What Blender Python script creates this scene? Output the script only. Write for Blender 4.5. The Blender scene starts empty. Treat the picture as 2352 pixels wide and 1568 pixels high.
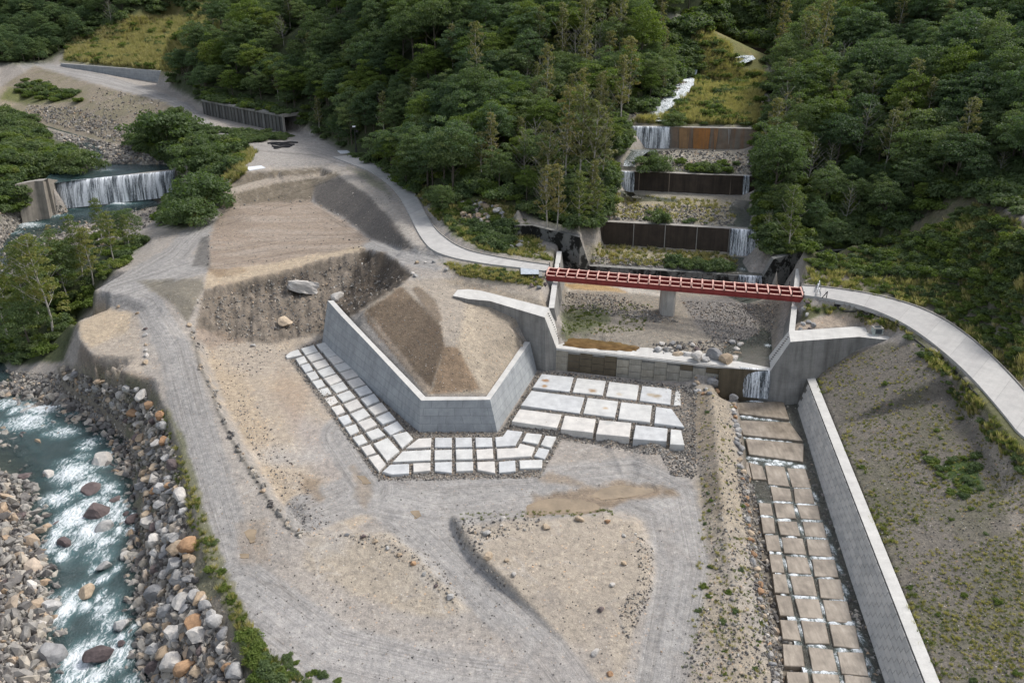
import bpy, math, random, numpy as np
from mathutils import Vector, Matrix, Euler
from mathutils.geometry import delaunay_2d_cdt
R = math.radians
rng = np.random.default_rng(7); random.seed(7)
S = bpy.context.scene; COL = S.collection

# ------------------------------------------------------------------ camera, light, sky
HC, PITCH, FPX, CX, CY = 47.5, R(24.0), 28/36*2352, 1176.0, 784.0
cam = bpy.data.objects.new('camera', bpy.data.cameras.new('camera')); COL.objects.link(cam)
cam.data.lens = 28; cam.data.sensor_width = 36; cam.data.clip_start = 1; cam.data.clip_end = 3000
cam.location = (0, 0, HC); cam.rotation_euler = (R(90)-PITCH, 0, 0); S.camera = cam
SUN_AZ, SUN_EL = R(60), R(50)        # azimuth from +Y towards +X
sd = bpy.data.lights.new('sun', 'SUN'); sd.energy = 1.6; sd.angle = R(10); sd.color = (1.0, .965, .915)
sun = bpy.data.objects.new('sun', sd); COL.objects.link(sun); sun.location = (80, 60, 150)
sv = Vector((math.sin(SUN_AZ)*math.cos(SUN_EL), math.cos(SUN_AZ)*math.cos(SUN_EL), math.sin(SUN_EL)))
sun.rotation_euler = sv.to_track_quat('Z', 'Y').to_euler()
W = bpy.data.worlds.new('World'); S.world = W; W.use_nodes = True
bg = W.node_tree.nodes['Background']; sky = W.node_tree.nodes.new('ShaderNodeTexSky')
sky.sky_type = 'NISHITA'; sky.sun_disc = False; sky.sun_elevation = SUN_EL; sky.sun_rotation = SUN_AZ
sky.air_density = 1.0; sky.dust_density = 3.0; sky.ozone_density = .8
hs = W.node_tree.nodes.new('ShaderNodeHueSaturation'); hs.inputs['Saturation'].default_value = .5   # thin bright cloud washes the blue out
W.node_tree.links.new(sky.outputs[0], hs.inputs['Color']); W.node_tree.links.new(hs.outputs[0], bg.inputs[0]); bg.inputs[1].default_value = .15
S.view_settings.view_transform = 'Standard'; S.view_settings.look = 'None'
S.view_settings.exposure = 0.52; S.view_settings.gamma = 1; S.view_settings.use_curve_mapping = False
S.cycles.max_bounces = 5; S.cycles.transparent_max_bounces = 12; S.cycles.diffuse_bounces = 3

# ------------------------------------------------------------------ survey helpers (photo sight lines -> ground positions)
cp, sp = math.cos(PITCH), math.sin(PITCH)
def P(px, py, z):
    """world point at height z on the sight line through photo point (2352 px wide)"""
    x = (px-CX)/FPX; u = (CY-py)/FPX
    dy, dz = cp+u*sp, -sp+u*cp
    t = (z-HC)/dz
    return (x*t, dy*t, z)
def Pf(px, py, f):
    z = 1.0
    for _ in range(8): z = f(P(px, py, z)[1])
    return P(px, py, z)
def proj(X, Y, Z):
    dz = Z-HC; dep = Y*cp-dz*sp
    dep = np.maximum(dep, 1e-3)
    return CX+FPX*X/dep, CY-FPX*(Y*sp+dz*cp)/dep, dep
def zl(y): return .25+.02*(y-78)            # left apron level
def zc(y): return -2.4+.05*(y-46)           # side channel level
ZR = 1.0                                    # right apron level

# ------------------------------------------------------------------ noise
def _h(ix, iy, s):
    n = (ix*374761393+iy*668265263+s*974634541) & 0x7fffffff
    n = (n ^ (n >> 13))*1274126177 & 0x7fffffff
    n = (n ^ (n >> 16)) & 0xffff
    return n/65535.0
def vnoise(x, y, s=0):
    ix = np.floor(x).astype(np.int64); iy = np.floor(y).astype(np.int64); fx = x-ix; fy = y-iy
    fx = fx*fx*(3-2*fx); fy = fy*fy*(3-2*fy)
    a = _h(ix, iy, s); b = _h(ix+1, iy, s); c = _h(ix, iy+1, s); d = _h(ix+1, iy+1, s)
    return (a+(b-a)*fx)+((c+(d-c)*fx)-(a+(b-a)*fx))*fy
def fbm(x, y, s=0, o=4):
    t = 0; a = 1; n = 0
    for k in range(o): t = t+a*vnoise(x*2**k+17*k, y*2**k-9*k, s+k); n += a; a *= .5
    return t/n*2-1
def sstep(a, b, x): t = np.clip((x-a)/(b-a), 0, 1); return t*t*(3-2*t)

# ------------------------------------------------------------------ terrain control lines
CTRL = []
def line(pts, step=1.4):
    w = [P(*p) for p in pts]; wl(w, step)
def wl(w, step=1.4):
    for a, b in zip(w[:-1], w[1:]):
        n = max(1, int(math.dist(a, b)/step))
        for i in range(n): CTRL.append(tuple(a[k]+(b[k]-a[k])*i/n for k in range(3)))
    CTRL.append(tuple(w[-1]))
def pts(l):
    for p in l: CTRL.append(P(*p))
# near platform
pts([(720,1760,-1.5),(1000,1760,-1.5),(1200,1750,-1.4),(1450,1750,-1.3),(1700,1750,-.9),
     (900,1568,-1.2),(1200,1568,-1.1),(1500,1568,-1.0),(1600,1568,-.8),(700,1400,-.8),(1000,1450,-1),(1560,1450,-.8),(1540,1300,-.6),
     (900,1170,-.25),(1000,1130,-.2),(1250,1140,-.5),(1450,1130,-.5),(1560,1120,-.2),(1520,1200,-.5),(880,1150,-.25),(1100,1160,-.35),
     (1000,1220,-.45),(1050,1300,-.6),(1150,1400,-.8),(1300,1480,-1),(700,1160,.1),(620,1000,.45),(680,900,.8),(560,900,.6),(780,1080,-.05)])
line([(650,1760,-1.4),(640,1568,-1.1),(590,1450,-.9),(530,1330,-.6),(485,1200,-.2),(455,1080,.4),(420,980,1.0),(390,900,1.9),(350,868,2.6)])
line([(700,1600,-1.1),(640,1450,-.9),(590,1330,-.6),(540,1200,-.1),(500,1080,.6),(455,960,1.4),(425,860,2.6),(400,780,3.6),(360,720,4.5),(300,680,5.2)])
# kerb of boulders between the road and the excavated lot: road side, lot side
line([(690,1225,-.1),(640,1175,.2),(590,1090,.6),(540,1010,1.1),(490,920,1.9),(462,850,2.6),(440,775,3.8)])
line([(704,1216,-.55),(655,1160,-.3),(606,1078,0),(556,1000,.35),(507,910,.7),(482,840,.9),(470,795,1.3)])
# islands left between the haul tracks
line([(705,1232,-.55),(790,1210,-.5),(900,1225,-.55),(985,1275,-.6),(1050,1345,-.8),(1085,1400,-.95)])
line([(720,1240,-.2),(790,1222,.0),(895,1240,.1),(970,1292,.0),(1030,1355,-.25),(1060,1400,-.7)])
line([(760,1300,-.5),(850,1330,-.6),(950,1400,-.8)])
line([(1032,1195,-.5),(1070,1280,-.6),(1140,1345,-.75),(1230,1420,-.9)])
line([(1050,1197,.45),(1095,1265,.45),(1160,1325,.3),(1235,1400,-.5)])
line([(1045,1188,.4),(1200,1187,.35),(1400,1178,.35),(1455,1200,.3),(1480,1260,.2),(1485,1330,.0),(1450,1400,-.4),(1420,1500,-.8)])
line([(1040,1180,-.45),(1200,1179,-.5),(1400,1168,-.5),(1470,1190,-.5),(1505,1260,-.55),(1510,1340,-.6),(1490,1420,-.75)])
pts([(1250,1280,.3),(1350,1350,-.1),(1300,1230,.35)])
# bank down to the river, water edge, bed
TOE = [(420,1640,-6.6),(345,1568,-6.3),(330,1480,-6.1),(335,1400,-6.0),(325,1300,-5.9),(318,1200,-5.8),(305,1100,-5.6),(290,1010,-5.4),(225,955,-5.2),(150,912,-5.0),(60,900,-4.9),(-60,895,-4.7)]
line(TOE)
line([(560,1640,-2.2),(530,1500,-2),(470,1400,-1.8),(445,1300,-1.6),(425,1200,-1.4),(400,1100,-1.2),(370,1000,-1.),(330,930,-.6),(260,890,-.6),(190,860,-1.0),(130,850,-2.2)])
line([(610,1640,-1.3),(575,1500,-1.0),(520,1380,-.8),(470,1260,-.5),(440,1140,-.1),(410,1020,.6),(380,940,1.2),(350,880,2.0),(290,862,2.4),(240,835,2.6)])
line([(180,735,3.0),(180,775,2.7),(215,825,2.6),(240,835,2.6)]); line([(165,740,1.2),(160,790,.8),(190,845,.2)])
line([(180,735,3.0),(250,708,3.5),(310,715,4.0)]); pts([(260,770,3.1),(310,820,2.9)])
BED = [(230,1700,-7.4),(200,1568,-7.3),(170,1450,-7.1),(180,1300,-7),(190,1150,-6.7),(130,1040,-6.4),(60,975,-6.2),(-60,940,-6)]
line(BED); line([(280,1568,-7.2),(260,1350,-6.9),(270,1180,-6.7),(230,1050,-6.4),(140,985,-6.1)])
line([(60,1640,-6.3),(90,1568,-6.2),(100,1450,-6.0),(95,1330,-5.9),(60,1200,-5.7),(60,1120,-5.6),(0,1060,-5.4),(-120,980,-5.1)])
pts([(-60,1568,-4.6),(-60,1400,-4.6),(-100,1250,-4.4),(-150,1100,-4.3),(-300,1568,-3),(-300,1200,-2)])
wl([(-75,105,-5.5),(-92,125,-4.8),(-104,150,-4.2),(-112,172,-3.6)]); wl([(-82,100,-4.2),(-105,128,-3.6),(-118,150,-3),(-125,172,-2.4)])
wl([(-64,112,-4.8),(-80,128,-4.1),(-90,148,-3.4),(-92,170,-2.8)]); wl([(-150,110,2),(-165,150,6),(-170,190,9),(-180,260,16)])
line([(0,590,-3.6),(60,540,-3.2),(140,500,-3.4),(250,480,-4.2)])
line([(0,505,-2.0),(60,486,-1.7),(110,486,-2.8),(390,456,-2.6),(420,452,-1.6)])
line([(0,640,-2.5),(60,625,-1.5),(200,570,-2.2),(300,510,-2.2),(390,480,-1.6)])
# wooded point beside the river
line([(0,760,-2.5),(110,800,-2.0),(170,800,-.5)]); line([(40,690,-.5),(130,660,1.0),(215,620,3.2),(330,565,3.4)])
line([(215,700,3.2),(212,668,5.0),(350,590,5.2),(350,530,4.3),(400,510,3.2)]); pts([(120,720,.4),(100,640,-1.0),(250,560,.2),(150,760,-.6)])
pts([(420,560,5.6),(380,600,5.7),(300,650,5.4),(250,670,5.3),(380,650,5.4),(470,560,6.2),(460,520,5.8),(430,600,6.0)])
# weir on the river, reach above it
_w = [P(34,424,6.2),P(98,415.5,6.0),P(124,418.5,4.2),P(280,403.5,4.2),P(404,391.5,4.2),P(440,387,6)]
wl([(a[0]-.5, a[1]-1.3, -3.4) for a in _w], 1); wl([(a[0], a[1]+.6, -3.4) for a in _w], 1); wl([(a[0], a[1]+2.3, a[2]-.25) for a in _w], 1)
line([(120,478,-3.4),(250,468,-3.6),(380,448,-3.2)],1.5)
line([(215,380,4.4),(230,350,4.7),(190,320,5.2),(110,300,5.8),(60,285,6.4),(0,268,7.0)]); line([(330,370,5.3),(270,335,5.9),(200,318,6.4),(110,292,7.3),(60,275,8),(0,255,8.5)])
line([(190,385,5.6),(150,350,5.8),(90,320,6.6),(0,300,7.4)]); line([(-80,420,10),(0,380,8.5),(-60,330,9),(0,310,8),(-60,270,10)]); pts([(100,350,6.5),(40,410,6.0),(0,430,5.6),(-150,500,8)])
# road bank in the far left
line([(60,284,7.2),(101,296,7),(202,319,6.4),(285,336,6.2),(400,362,6.4)])
line([(40,150,18.3),(77,153,17.8),(160,172,16.9),(232,198,16),(310,215,15),(380,235,14.3),(420,255,13.8),(465,290,12.9),(487,305,12.6),(500,322,12.3)])
line([(90,140,18.6),(140,153,17.8),(230,168,16.6),(320,188,15.3),(372,200,14.8),(440,232,14.2),(470,262,13.2),(500,290,12.8),(540,310,12.4)])
line([(60,200,13.5),(200,235,12.3),(300,262,11.4),(380,300,10.2),(420,330,9.8)],2)
_a, _b = P(139,152,17.3), P(383,199,14.0); _c, _d = P(139,146,18.7), P(383,164,18.8)
wl([(_c[0], _c[1]-.9, _a[2]), (_d[0], _d[1]-.9, _b[2])], 1.5); wl([(_c[0], _c[1]+.2, _a[2]), (_d[0], _d[1]+.2, _b[2])], 1.5); wl([(_c[0], _c[1]+1.4, 18.6), (_d[0], _d[1]+1.4, 18.7)], 1.5)
line([(150,110,23),(300,95,26),(420,90,28.5)],3); line([(150,60,30),(300,40,33),(450,30,37)],3)
pts([(40,120,21),(0,140,19),(-60,200,15),(0,200,12),(40,240,9.5),(-80,260,11),(60,170,16)])
wl([(-330,420,42),(-230,420,46),(-160,400,52),(-100,380,60)],6); wl([(-420,600,90),(-200,620,110),(0,640,120),(200,640,120),(420,600,110)],12)
wl([(-340,300,30),(-300,360,34),(-260,240,26),(-230,180,18),(-200,120,10),(-180,60,6),(-120,40,0)],6)
# shelf with the gallery and parking place
line([(470,262,12.9),(560,285,12.4),(653,306,12.1),(690,303,12.1),(760,325,12.0),(822,362,11.8)])
_g0, _g1 = P(470,263,12.9), P(653,305,12.1); _n = math.dist(_g0, _g1); _gx, _gy = -(_g1[1]-_g0[1])/_n, (_g1[0]-_g0[0])/_n
for _k, _z in ((-.6, 0), (1.0, 0), (4.6, 0)): wl([(_g0[0]+_gx*_k, _g0[1]+_gy*_k, 12.8+_z), (_g1[0]+_gx*_k, _g1[1]+_gy*_k, 12.05+_z)], 1)
wl([(_g0[0]+_gx*5.3-3, _g0[1]+_gy*5.3+1, 16.6), (_g1[0]+_gx*5.3, _g1[1]+_gy*5.3, 16.2)], 1); wl([(_g0[0]+_gx*9-5, _g0[1]+_gy*9+2, 18.6), (_g1[0]+_gx*9, _g1[1]+_gy*9, 18.2)], 2)
pts([(600,340,12),(650,350,11.9),(700,340,12),(720,370,11.8),(560,330,12.2),(610,375,11.8),(560,310,12.3)])
line([(560,350,12.0),(545,385,11.7),(560,395,11.6),(640,390,11.6),(740,385,11.6),(790,400,11.5),(870,440,11.2),(920,500,10.9),(960,562,10.5)])
line([(525,425,9.9),(620,408,10.1),(720,398,10.1),(770,412,9.8)]); line([(515,440,9.8),(620,418,10),(715,408,10)])
line([(505,478,7.3),(560,472,7.2),(640,462,7.1),(715,462,7.1),(790,500,7.3),(850,545,7.5),(930,578,8.8)])
line([(780,402,11.4),(850,450,11.1),(905,520,10.6),(935,565,10.2)],1.4)
pts([(600,520,6.9),(700,520,7),(550,560,6.8),(650,580,7),(760,560,7.3),(520,600,6.6)])
line([(480,540,6.9),(484,600,6.5),(488,618,6.4)]); line([(462,545,6.0),(450,590,5.9),(440,612,5.7)])
# brush covered bank from parking down to the river
line([(540,400,10.6),(505,440,8.5),(470,490,6.6),(430,520,5.6)]); line([(480,380,9.6),(430,420,4.2),(390,470,.6),(375,510,1.2)],1.5)
line([(520,330,12),(450,335,11),(400,330,9.6),(430,370,7.4),(470,400,8)],1.5)
# haul road by the terrace and the cut face
line([(1010,592,10.0),(930,580,9.0),(850,560,8.0)]); line([(985,603,9.8),(940,600,9.2),(890,586,8.6),(845,572,8.0)])
line([(830,575,7.8),(740,600,7.2),(640,625,6.7),(540,648,6.2),(468,668,5.8)],1)
line([(465,640,6.3),(400,640,5.9),(330,645,5.6)]); pts([(400,670,6.2),(440,690,5.6),(380,700,5.2)])
line([(850,606,6.0),(740,640,4.9),(640,660,4.5),(540,680,4.1),(470,700,4.4)],1.2); line([(800,680,3.6),(730,700,3.2),(640,716,2.9),(540,730,2.8),(460,738,3.4)],1.2)
line([(742,766,.9),(700,774,.85),(620,788,1.0),(520,778,1.3),(470,770,2.0)],1.2)
line([(880,578,8.6),(915,600,9.2),(944,625,9.3),(938,645,9.1),(905,668,8.7),(870,690,8.2),(832,709,7.6)],.8)
line([(880,650,5.2),(850,685,4.0),(800,712,2.7),(770,728,2.0)],1)
# mound behind the hexagonal wall
line([(925,658,9.1),(975,700,8.7),(1014,748,8.2),(1016,790,7.2),(1030,795,7.1),(1052,792,7.1),(1062,760,7.6),(1064,712,7.9),(1050,695,8.0)])
pts([(960,660,9.2),(1000,645,8.9),(1040,720,8.1),(1030,760,7.7),(1000,680,8.9),(1030,690,8.2)])
line([(828,716,6.6),(880,775,5.6),(940,850,4.5),(990,900,3.7),(1110,900,3.7),(1160,840,4.1),(1203,790,4.5)],1)
line([(1010,700,8.2),(985,665,8.7),(945,640,9.0)],1)
line([(1042,688,7.9),(1060,692,7.75),(1085,700,7.5),(1125,720,7.0),(1180,755,6.2),(1215,790,4.6)],1); pts([(1060,840,5.5),(1000,840,5.6),(1120,790,6.0)])
line([(1000,606,10.0),(1080,625,9.6),(1180,640,9.4),(1250,650,9.3)],1.2); line([(990,625,9.4),(1060,645,8.65),(1150,657,8.5),(1240,690,8.3)],1.2)
line([(1042,663,7.95),(1075,661,7.95),(1104,664,7.95),(1262,703,8.0)],.8)
# left concrete road and hillside foot
LR_L = [(765,362,11.9),(800,375,11.8),(860,398,11.6),(912,440,11.3),(945,505,10.9),(965,545,10.6),(990,576,10.4),(1040,594,10.2),(1120,608,10.1),(1200,617,10.0),(1254,624,10.0)]
LR_R = [(800,358,11.9),(840,370,11.8),(888,392,11.6),(945,432,11.3),(976,490,10.9),(1000,530,10.6),(1040,562,10.4),(1080,580,10.2),(1150,594,10.1),(1210,604,10.0),(1262,611,10.0)]
line(LR_L, 1); line(LR_R, 1)
line([(825,362,11.9),(905,392,11.9),(965,430,11.9),(1000,490,11.6),(1040,540,11.2),(1100,572,10.8),(1180,590,10.4),(1262,597,10.1)])
line([(1180,498,12.9),(1225,498,12.9),(1335,525,12.8)],1); line([(1190,566,10.2),(1268,582,10.0)]); pts([(1080,500,12.4),(1120,470,14),(1050,460,14),(1000,440,12.8),(1190,470,15)])
line([(1345,560,8.0),(1380,530,10.5),(1372,480,14.3),(1376,440,15.6),(1388,400,18.2),(1402,350,20),(1418,310,22),(1422,292,23.6),(1470,262,24),(1530,215,26.5),(1560,185,28)],1.4)
wl([(-8,160,21),(0,158,20),(8,158,20),(16,164,24)],3)
wl([(-24,186,18),(-14,180,24),(-6,172,27),(6,172,28),(14,178,29)],4); wl([(-64,240,20),(-46,218,21),(-32,202,25),(-16,194,34),(4,190,38),(20,200,40),(40,215,42)],4)
wl([(-72,262,32),(-56,246,38),(-36,232,42),(0,222,52),(30,235,54),(60,260,56)],5); wl([(-120,300,32),(-100,290,34),(-80,310,44),(-40,300,56),(0,300,70),(60,330,76)],5)
# torrent between the dams
pts([(1310,785,4.0),(1400,800,4.0),(1500,812,4.2),(1600,822,4.1),(1650,830,3.9),(1700,832,3.7),(1762,828,3.65),(1300,735,4.7),(1380,740,4.9),(1450,720,5.2),(1533,735,5.0),(1600,750,4.7),
     (1700,760,4.4),(1770,765,4.2),(1300,690,5.1),(1420,690,5.3),(1560,690,5.3),(1700,700,5.0),(1790,700,4.9)])
line([(1300,655,5.2),(1400,655,5.2),(1550,663,5.2),(1700,672,5.1),(1797,680,5.0)])
def sillrow(pl, dz, dy, n=1):
    w = [P(*p) for p in pl]; wl([(a[0], a[1]+dy, a[2]+dz) for a in w], 1)
    if dy < 0: wl([(a[0], a[1]+.25, a[2]+dz) for a in w], 1)
SILL = [(1354,611,7.05),(1753,635.5,7.05)]; DA = [(1385,509,12.0),(1752,530,12.0)]; DB = [(1400,392.5,17.0),(1752,405.5,17.0)]; DCr = [(1440,290,22.4),(1742,296,22.4)]; DD = [(1695,107,32.2),(1764,112,32.2)]
sillrow(SILL, -1.9, -.6); sillrow(SILL, -.15, .95); sillrow(DA, -3.8, -.8); sillrow(DA, -.15, 1.1); sillrow(DB, -3.4, -.8); sillrow(DB, -.15, 1.1); sillrow(DCr, -4.0, -.8); sillrow(DCr, -.15, 1.1); sillrow(DD, -2.8, -.8); sillrow(DD, -.1, 1)
pts([(1450,590,8.0),(1600,600,7.7),(1700,600,7.3),(1450,470,13),(1560,470,13.1),(1650,500,12.5),(1720,500,12.2),(1500,370,18),(1600,375,17.9),(1450,365,17.6)])
pts([(1500,262,23.6),(1600,262,24),(1720,262,24),(1570,200,25.8),(1660,200,26.5),(1730,190,26.8),(1600,150,27.6),(1700,150,28),(1620,120,29.5),(1660,60,34.5),(1700,50,36.5),(1560,60,35),(1640,25,39.5),(1740,30,40)])
wl([(60,270,41.5),(75,275,41.5),(85,300,45),(70,330,50)],5)
def wing(pl, zf, zb):
    w = [P(*p) for p in pl]; wl([(a[0], a[1]-.95, z) for a, z in zip(w, zf)], .8); wl([(a[0], a[1]+.15, z) for a, z in zip(w, zf)], .8); wl([(a[0], a[1]+.95, z) for a, z in zip(w, zb)], .8)
wing([(1180.7,518,12.4),(1222,518,12.2),(1283,533,12.1)], [10.3,10.2,10.1], [12.2,12.0,11.9]); wing([(1292,535,12.1),(1332,545,12.1),(1352,605,7.5)], [5.3,5.3,5.3], [11.9,11.9,7.2])
wing([(1755,633,7.2),(1777,595,10.0),(1818,584,10.3)], [5.2,5.2,5.2], [7.2,9.8,10.1]); wing([(1832,581,10.4),(1963,573,10.6)], [9.3,9.9], [10.5,11.2])
# side channel, berm, stone edge
_ce = [(1697,915),(1706,975),(1716,1050),(1726,1150),(1746,1280),(1768,1400),(1797,1568),(1832,1720)]
_cw = [Pf(x, y, lambda q: zc(q)-.3) for x, y in _ce]; wl(_cw, .8)
for _k in (.25, .5, .75, .95):
    wl([(a[0]+((28.2+(a[1]-43)*.163-.9)-a[0])*_k, a[1], zc(a[1])-.45) for a in _cw], 1.2)
wl([(a[0]-.75, a[1]+.1, zc(a[1])+.95) for a in _cw], .8)

line([(1630,890,2.0),(1645,960,1.8),(1650,1060,1.4),(1660,1180,.7),(1680,1300,.1),(1695,1430,-.4),(1695,1568,-.8)],1.2)
line([(1585,900,1.0),(1590,1000,.7),(1600,1060,.3),(1615,1180,-.3),(1620,1300,-.5)],1.2)
# foot and back of the hexagonal wall and of the main dam
_o = [P(740.7,780,.5),P(767,809,.4),P(832,873,.2),P(962,991,-.1),P(1142,991,-.1),P(1233,850.4,.6)]; _nn = [(-.8,-.5),(-.8,-.5),(-.8,-.5),(-.4,-.9),(.4,-.9),(.85,-.5)]
wl([(a[0]+n[0]*.5, a[1]+n[1]*.5, a[2]+.02) for a, n in zip(_o, _nn)], .7); wl([(a[0]-n[0]*.75, a[1]-n[1]*.75, a[2]) for a, n in zip(_o, _nn)], .7)
_t = [P(766,690,6.5),P(795,722,6.0),P(857.5,788.3,5.1),P(977.5,910.9,3.6),P(1116.9,910.2,3.6),P(1205,784.3,4.3)]
wl([(a[0]-n[0]*.15, a[1]-n[1]*.15, a[2]-.3) for a, n in zip(_t, _nn)], .7)
_f = [P(1236,850,.85),P(1279,853.4,.82),P(1400,866,.82),P(1500,876,.9),P(1585,884,1.2)]
wl([(a[0], a[1]-.35, a[2]) for a in _f], .8); wl([(a[0], a[1]+.9, a[2]) for a in _f], .8); wl([(a[0], a[1]+1.9, 3.55) for a in _f], .8)
wl([(22.5,88.6,1.7),(25.2,88.0,1.7)],.8); wl([(22.5,90.6,1.7),(25.2,90,1.7)],.8); wl([(a[0], a[1], 3.4) for a in (P(1640,815,3.5),P(1700,824,3.5),P(1764,822,3.5))], .8)
wl([(26.6,88.0,-.3),(30,87.6,-.3),(34,87.4,-.3)],.8); wl([(26.6,89.6,-.3),(30,89.2,-.3),(34,89,-.3)],.8)
# aprons
for a in [(1232,866),(1290,862),(1400,876),(1500,888),(1575,898),(1215,900),(1300,925),(1400,950),(1500,960),(1580,960),(1180,960),(1280,985),(1400,1005),(1500,1015),(1575,1020)]: CTRL.append(P(a[0], a[1], ZR-.2))
line([(1176,990,.2),(1270,1002,.1),(1400,1018,.05),(1480,1025,.0),(1580,1035,.0)],1)
for a in [(670,818),(700,800),(735,785),(752,800),(780,850),(700,880),(830,900),(760,970),(880,960),(810,1020),(940,1000),(850,1070),(900,1090),(1000,1090),(1100,1090),(1240,1085),(1270,1010),(1160,1000),(1140,1000),(1050,1000),(960,1000),(1200,1040)]:
    q = Pf(a[0], a[1], zl); CTRL.append((q[0], q[1], q[2]-.2))
# filled slope right of the block wall
_A, _B = P(1850,860,3.0), P(2126,1568,1.5)
WT, WTZ = [], []
for y_ in (89.4, 87.5, 82, 74, 66, 58, 50, 42, 34, 24, 15):
    t_ = (y_-_A[1])/(_B[1]-_A[1]); WT.append((_A[0]+(_B[0]-_A[0])*t_, y_)); WTZ.append(3.0+(1.5-3.0)*t_)
wl([(x+1.1, y, z-.15) for (x, y), z in zip(WT, WTZ)],1)
wl([(x-.3*(z-zc(y))-.25, y, zc(y)-.4) for (x, y), z in zip(WT, WTZ)],1); wl([(x+.2, y, zc(y)-.4) for (x, y), z in zip(WT, WTZ)],1)
RR_L = [(1848,680,10.0),(1900,687,10.0),(1980,703,10.0),(2050,730,9.9),(2110,765,9.8),(2170,812,9.6),(2225,862,9.4),(2270,912,9.2),(2310,960,9.0),(2352,1014,8.8)]
RR_R = [(1842,658,10.0),(1905,663,10.0),(1995,676,10.0),(2080,697,9.9),(2150,725,9.8),(2212,765,9.6),(2268,812,9.4),(2312,856,9.2),(2352,900,9.0),(2398,955,8.8)]
e1, e2 = P(*RR_L[-1]), P(*RR_R[-1])
RRLw = [P(*p) for p in RR_L]+[(e1[0]+3.2, e1[1]-8, 8.6),(e1[0]+5.5, e1[1]-18, 8.3),(e1[0]+7.5,e1[1]-30,8.0)]
RRRw = [P(*p) for p in RR_R]+[(e2[0]+3.2, e2[1]-8, 8.6),(e2[0]+5.5, e2[1]-18, 8.3),(e2[0]+7.5,e2[1]-30,8.0)]
wl(RRLw,1); wl(RRRw,1)
wl([(x-1.0, y-1.2, z-.25) for x, y, z in RRLw[5:]],1.2); wl([(x+1.2, y+1.2, z+.15) for x, y, z in RRRw],1.2)
line([(1840,742,8.0),(1880,722,8.5),(1925,712,8.8),(1975,718,8.75),(2010,728,8.6),(2050,743,8.3),(2080,761,7.55)],1.2)
line([(1822,756,7.75),(1968,745,7.75),(2085,762,7.75)],.8)
line([(1856,856,3.0),(1900,832,4.4),(1960,806,6.0),(2010,790,7.2),(2040,784,7.35)],.8)
line([(2100,788,7.35),(2160,860,7.2),(2220,960,6.6),(2280,1080,5.9),(2340,1220,5.2)],1.4)
wl([(44,40,4.6),(47,48,5.2)],3)
# right hillside
pts([(1790,590,10.5),(1850,570,12),(1960,560,12.5),(2100,600,12.6),(2250,620,14.3),(2352,620,16.5),(2200,690,11.2),(2352,760,12.6),(2300,720,12.2),(1850,640,10.2),(1960,600,11.0),(2060,660,10.6)])
line([(1765,590,9.2),(1762,540,12.2),(1765,470,14.5),(1768,410,17.5),(1772,350,19.5),(1768,300,22.6),(1790,240,25.5),(1800,180,28),(1790,130,31),(1780,80,35)],1.4)
line([(2200,440,20),(2352,505,21),(2420,540,22)],2)
wl([(60,135,18),(70,125,22),(80,110,26),(90,95,29),(100,75,31),(110,55,33)],4); wl([(64,160,26),(84,145,33),(104,125,40),(124,100,46),(140,70,50)],5)
wl([(72,195,35),(96,180,44),(124,165,52),(160,130,62)],6); wl([(100,250,50),(140,230,66),(200,180,80)],8); wl([(74,230,38),(80,250,42),(84,240,45)],5); wl([(70,80,19),(78,66,22),(84,48,24),(66,60,15),(74,40,17)],4)
wl([(160,30,50),(220,120,88),(300,200,110),(300,400,130),(100,420,90)],10)
wl([(-160,14,0),(-60,14,-5),(-38,14,-7.6),(-26,14,-7.2),(-18,14,-2),(10,14,-2),(20.5,14,-2.6),(22,14,-4.2),(26.4,14,-4.2),(27.6,14,.3),(50,16,7.4),(58,14,7.6),(70,14,13),(110,10,34)],3)
wl([(-22,34,-1.6),(-20,24,-1.8),(-18,14,-2)],2); wl([(22.4,34,-3.4),(22.1,24,-3.8)],2); wl([(26.6,30,-3.7),(26.4,22,-4)],2); wl([(28.9,30,.6),(28.2,22,.45)],2); wl([(-36,34,-7.4),(-38,24,-7.5)],2)

# --- triangulate, then sample on a fan-shaped grid that widens with distance
cw = np.array(CTRL)
key = {}
for c in CTRL:
    k = (round(c[0]/.12), round(c[1]/.12))
    key.setdefault(k, []).append(c)
cw = np.array([np.mean(v, axis=0) for v in key.values()])
vs2 = [Vector((float(c[0]), float(c[1]))) for c in cw]
ov, oe, of, ori, _, _ = delaunay_2d_cdt(vs2, [], [], 0, 1e-6)
zz = np.array([cw[o[0], 2] if len(o) else 0 for o in ori]); ox = np.array([[v.x, v.y] for v in ov])
NV, NU = 850, 840
D0, D1, T0, T1 = 22.0, 560.0, -1.1, 1.1
dv = np.exp(np.linspace(math.log(D0), math.log(D1), NV)); tu = np.linspace(T0, T1, NU)
GX = dv[:, None]*tu[None, :]; GY = np.repeat(dv[:, None], NU, 1); GZ = np.full((NV, NU), np.nan)
LD0, LDR = math.log(D0), (math.log(D1)-math.log(D0))/(NV-1)
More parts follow.
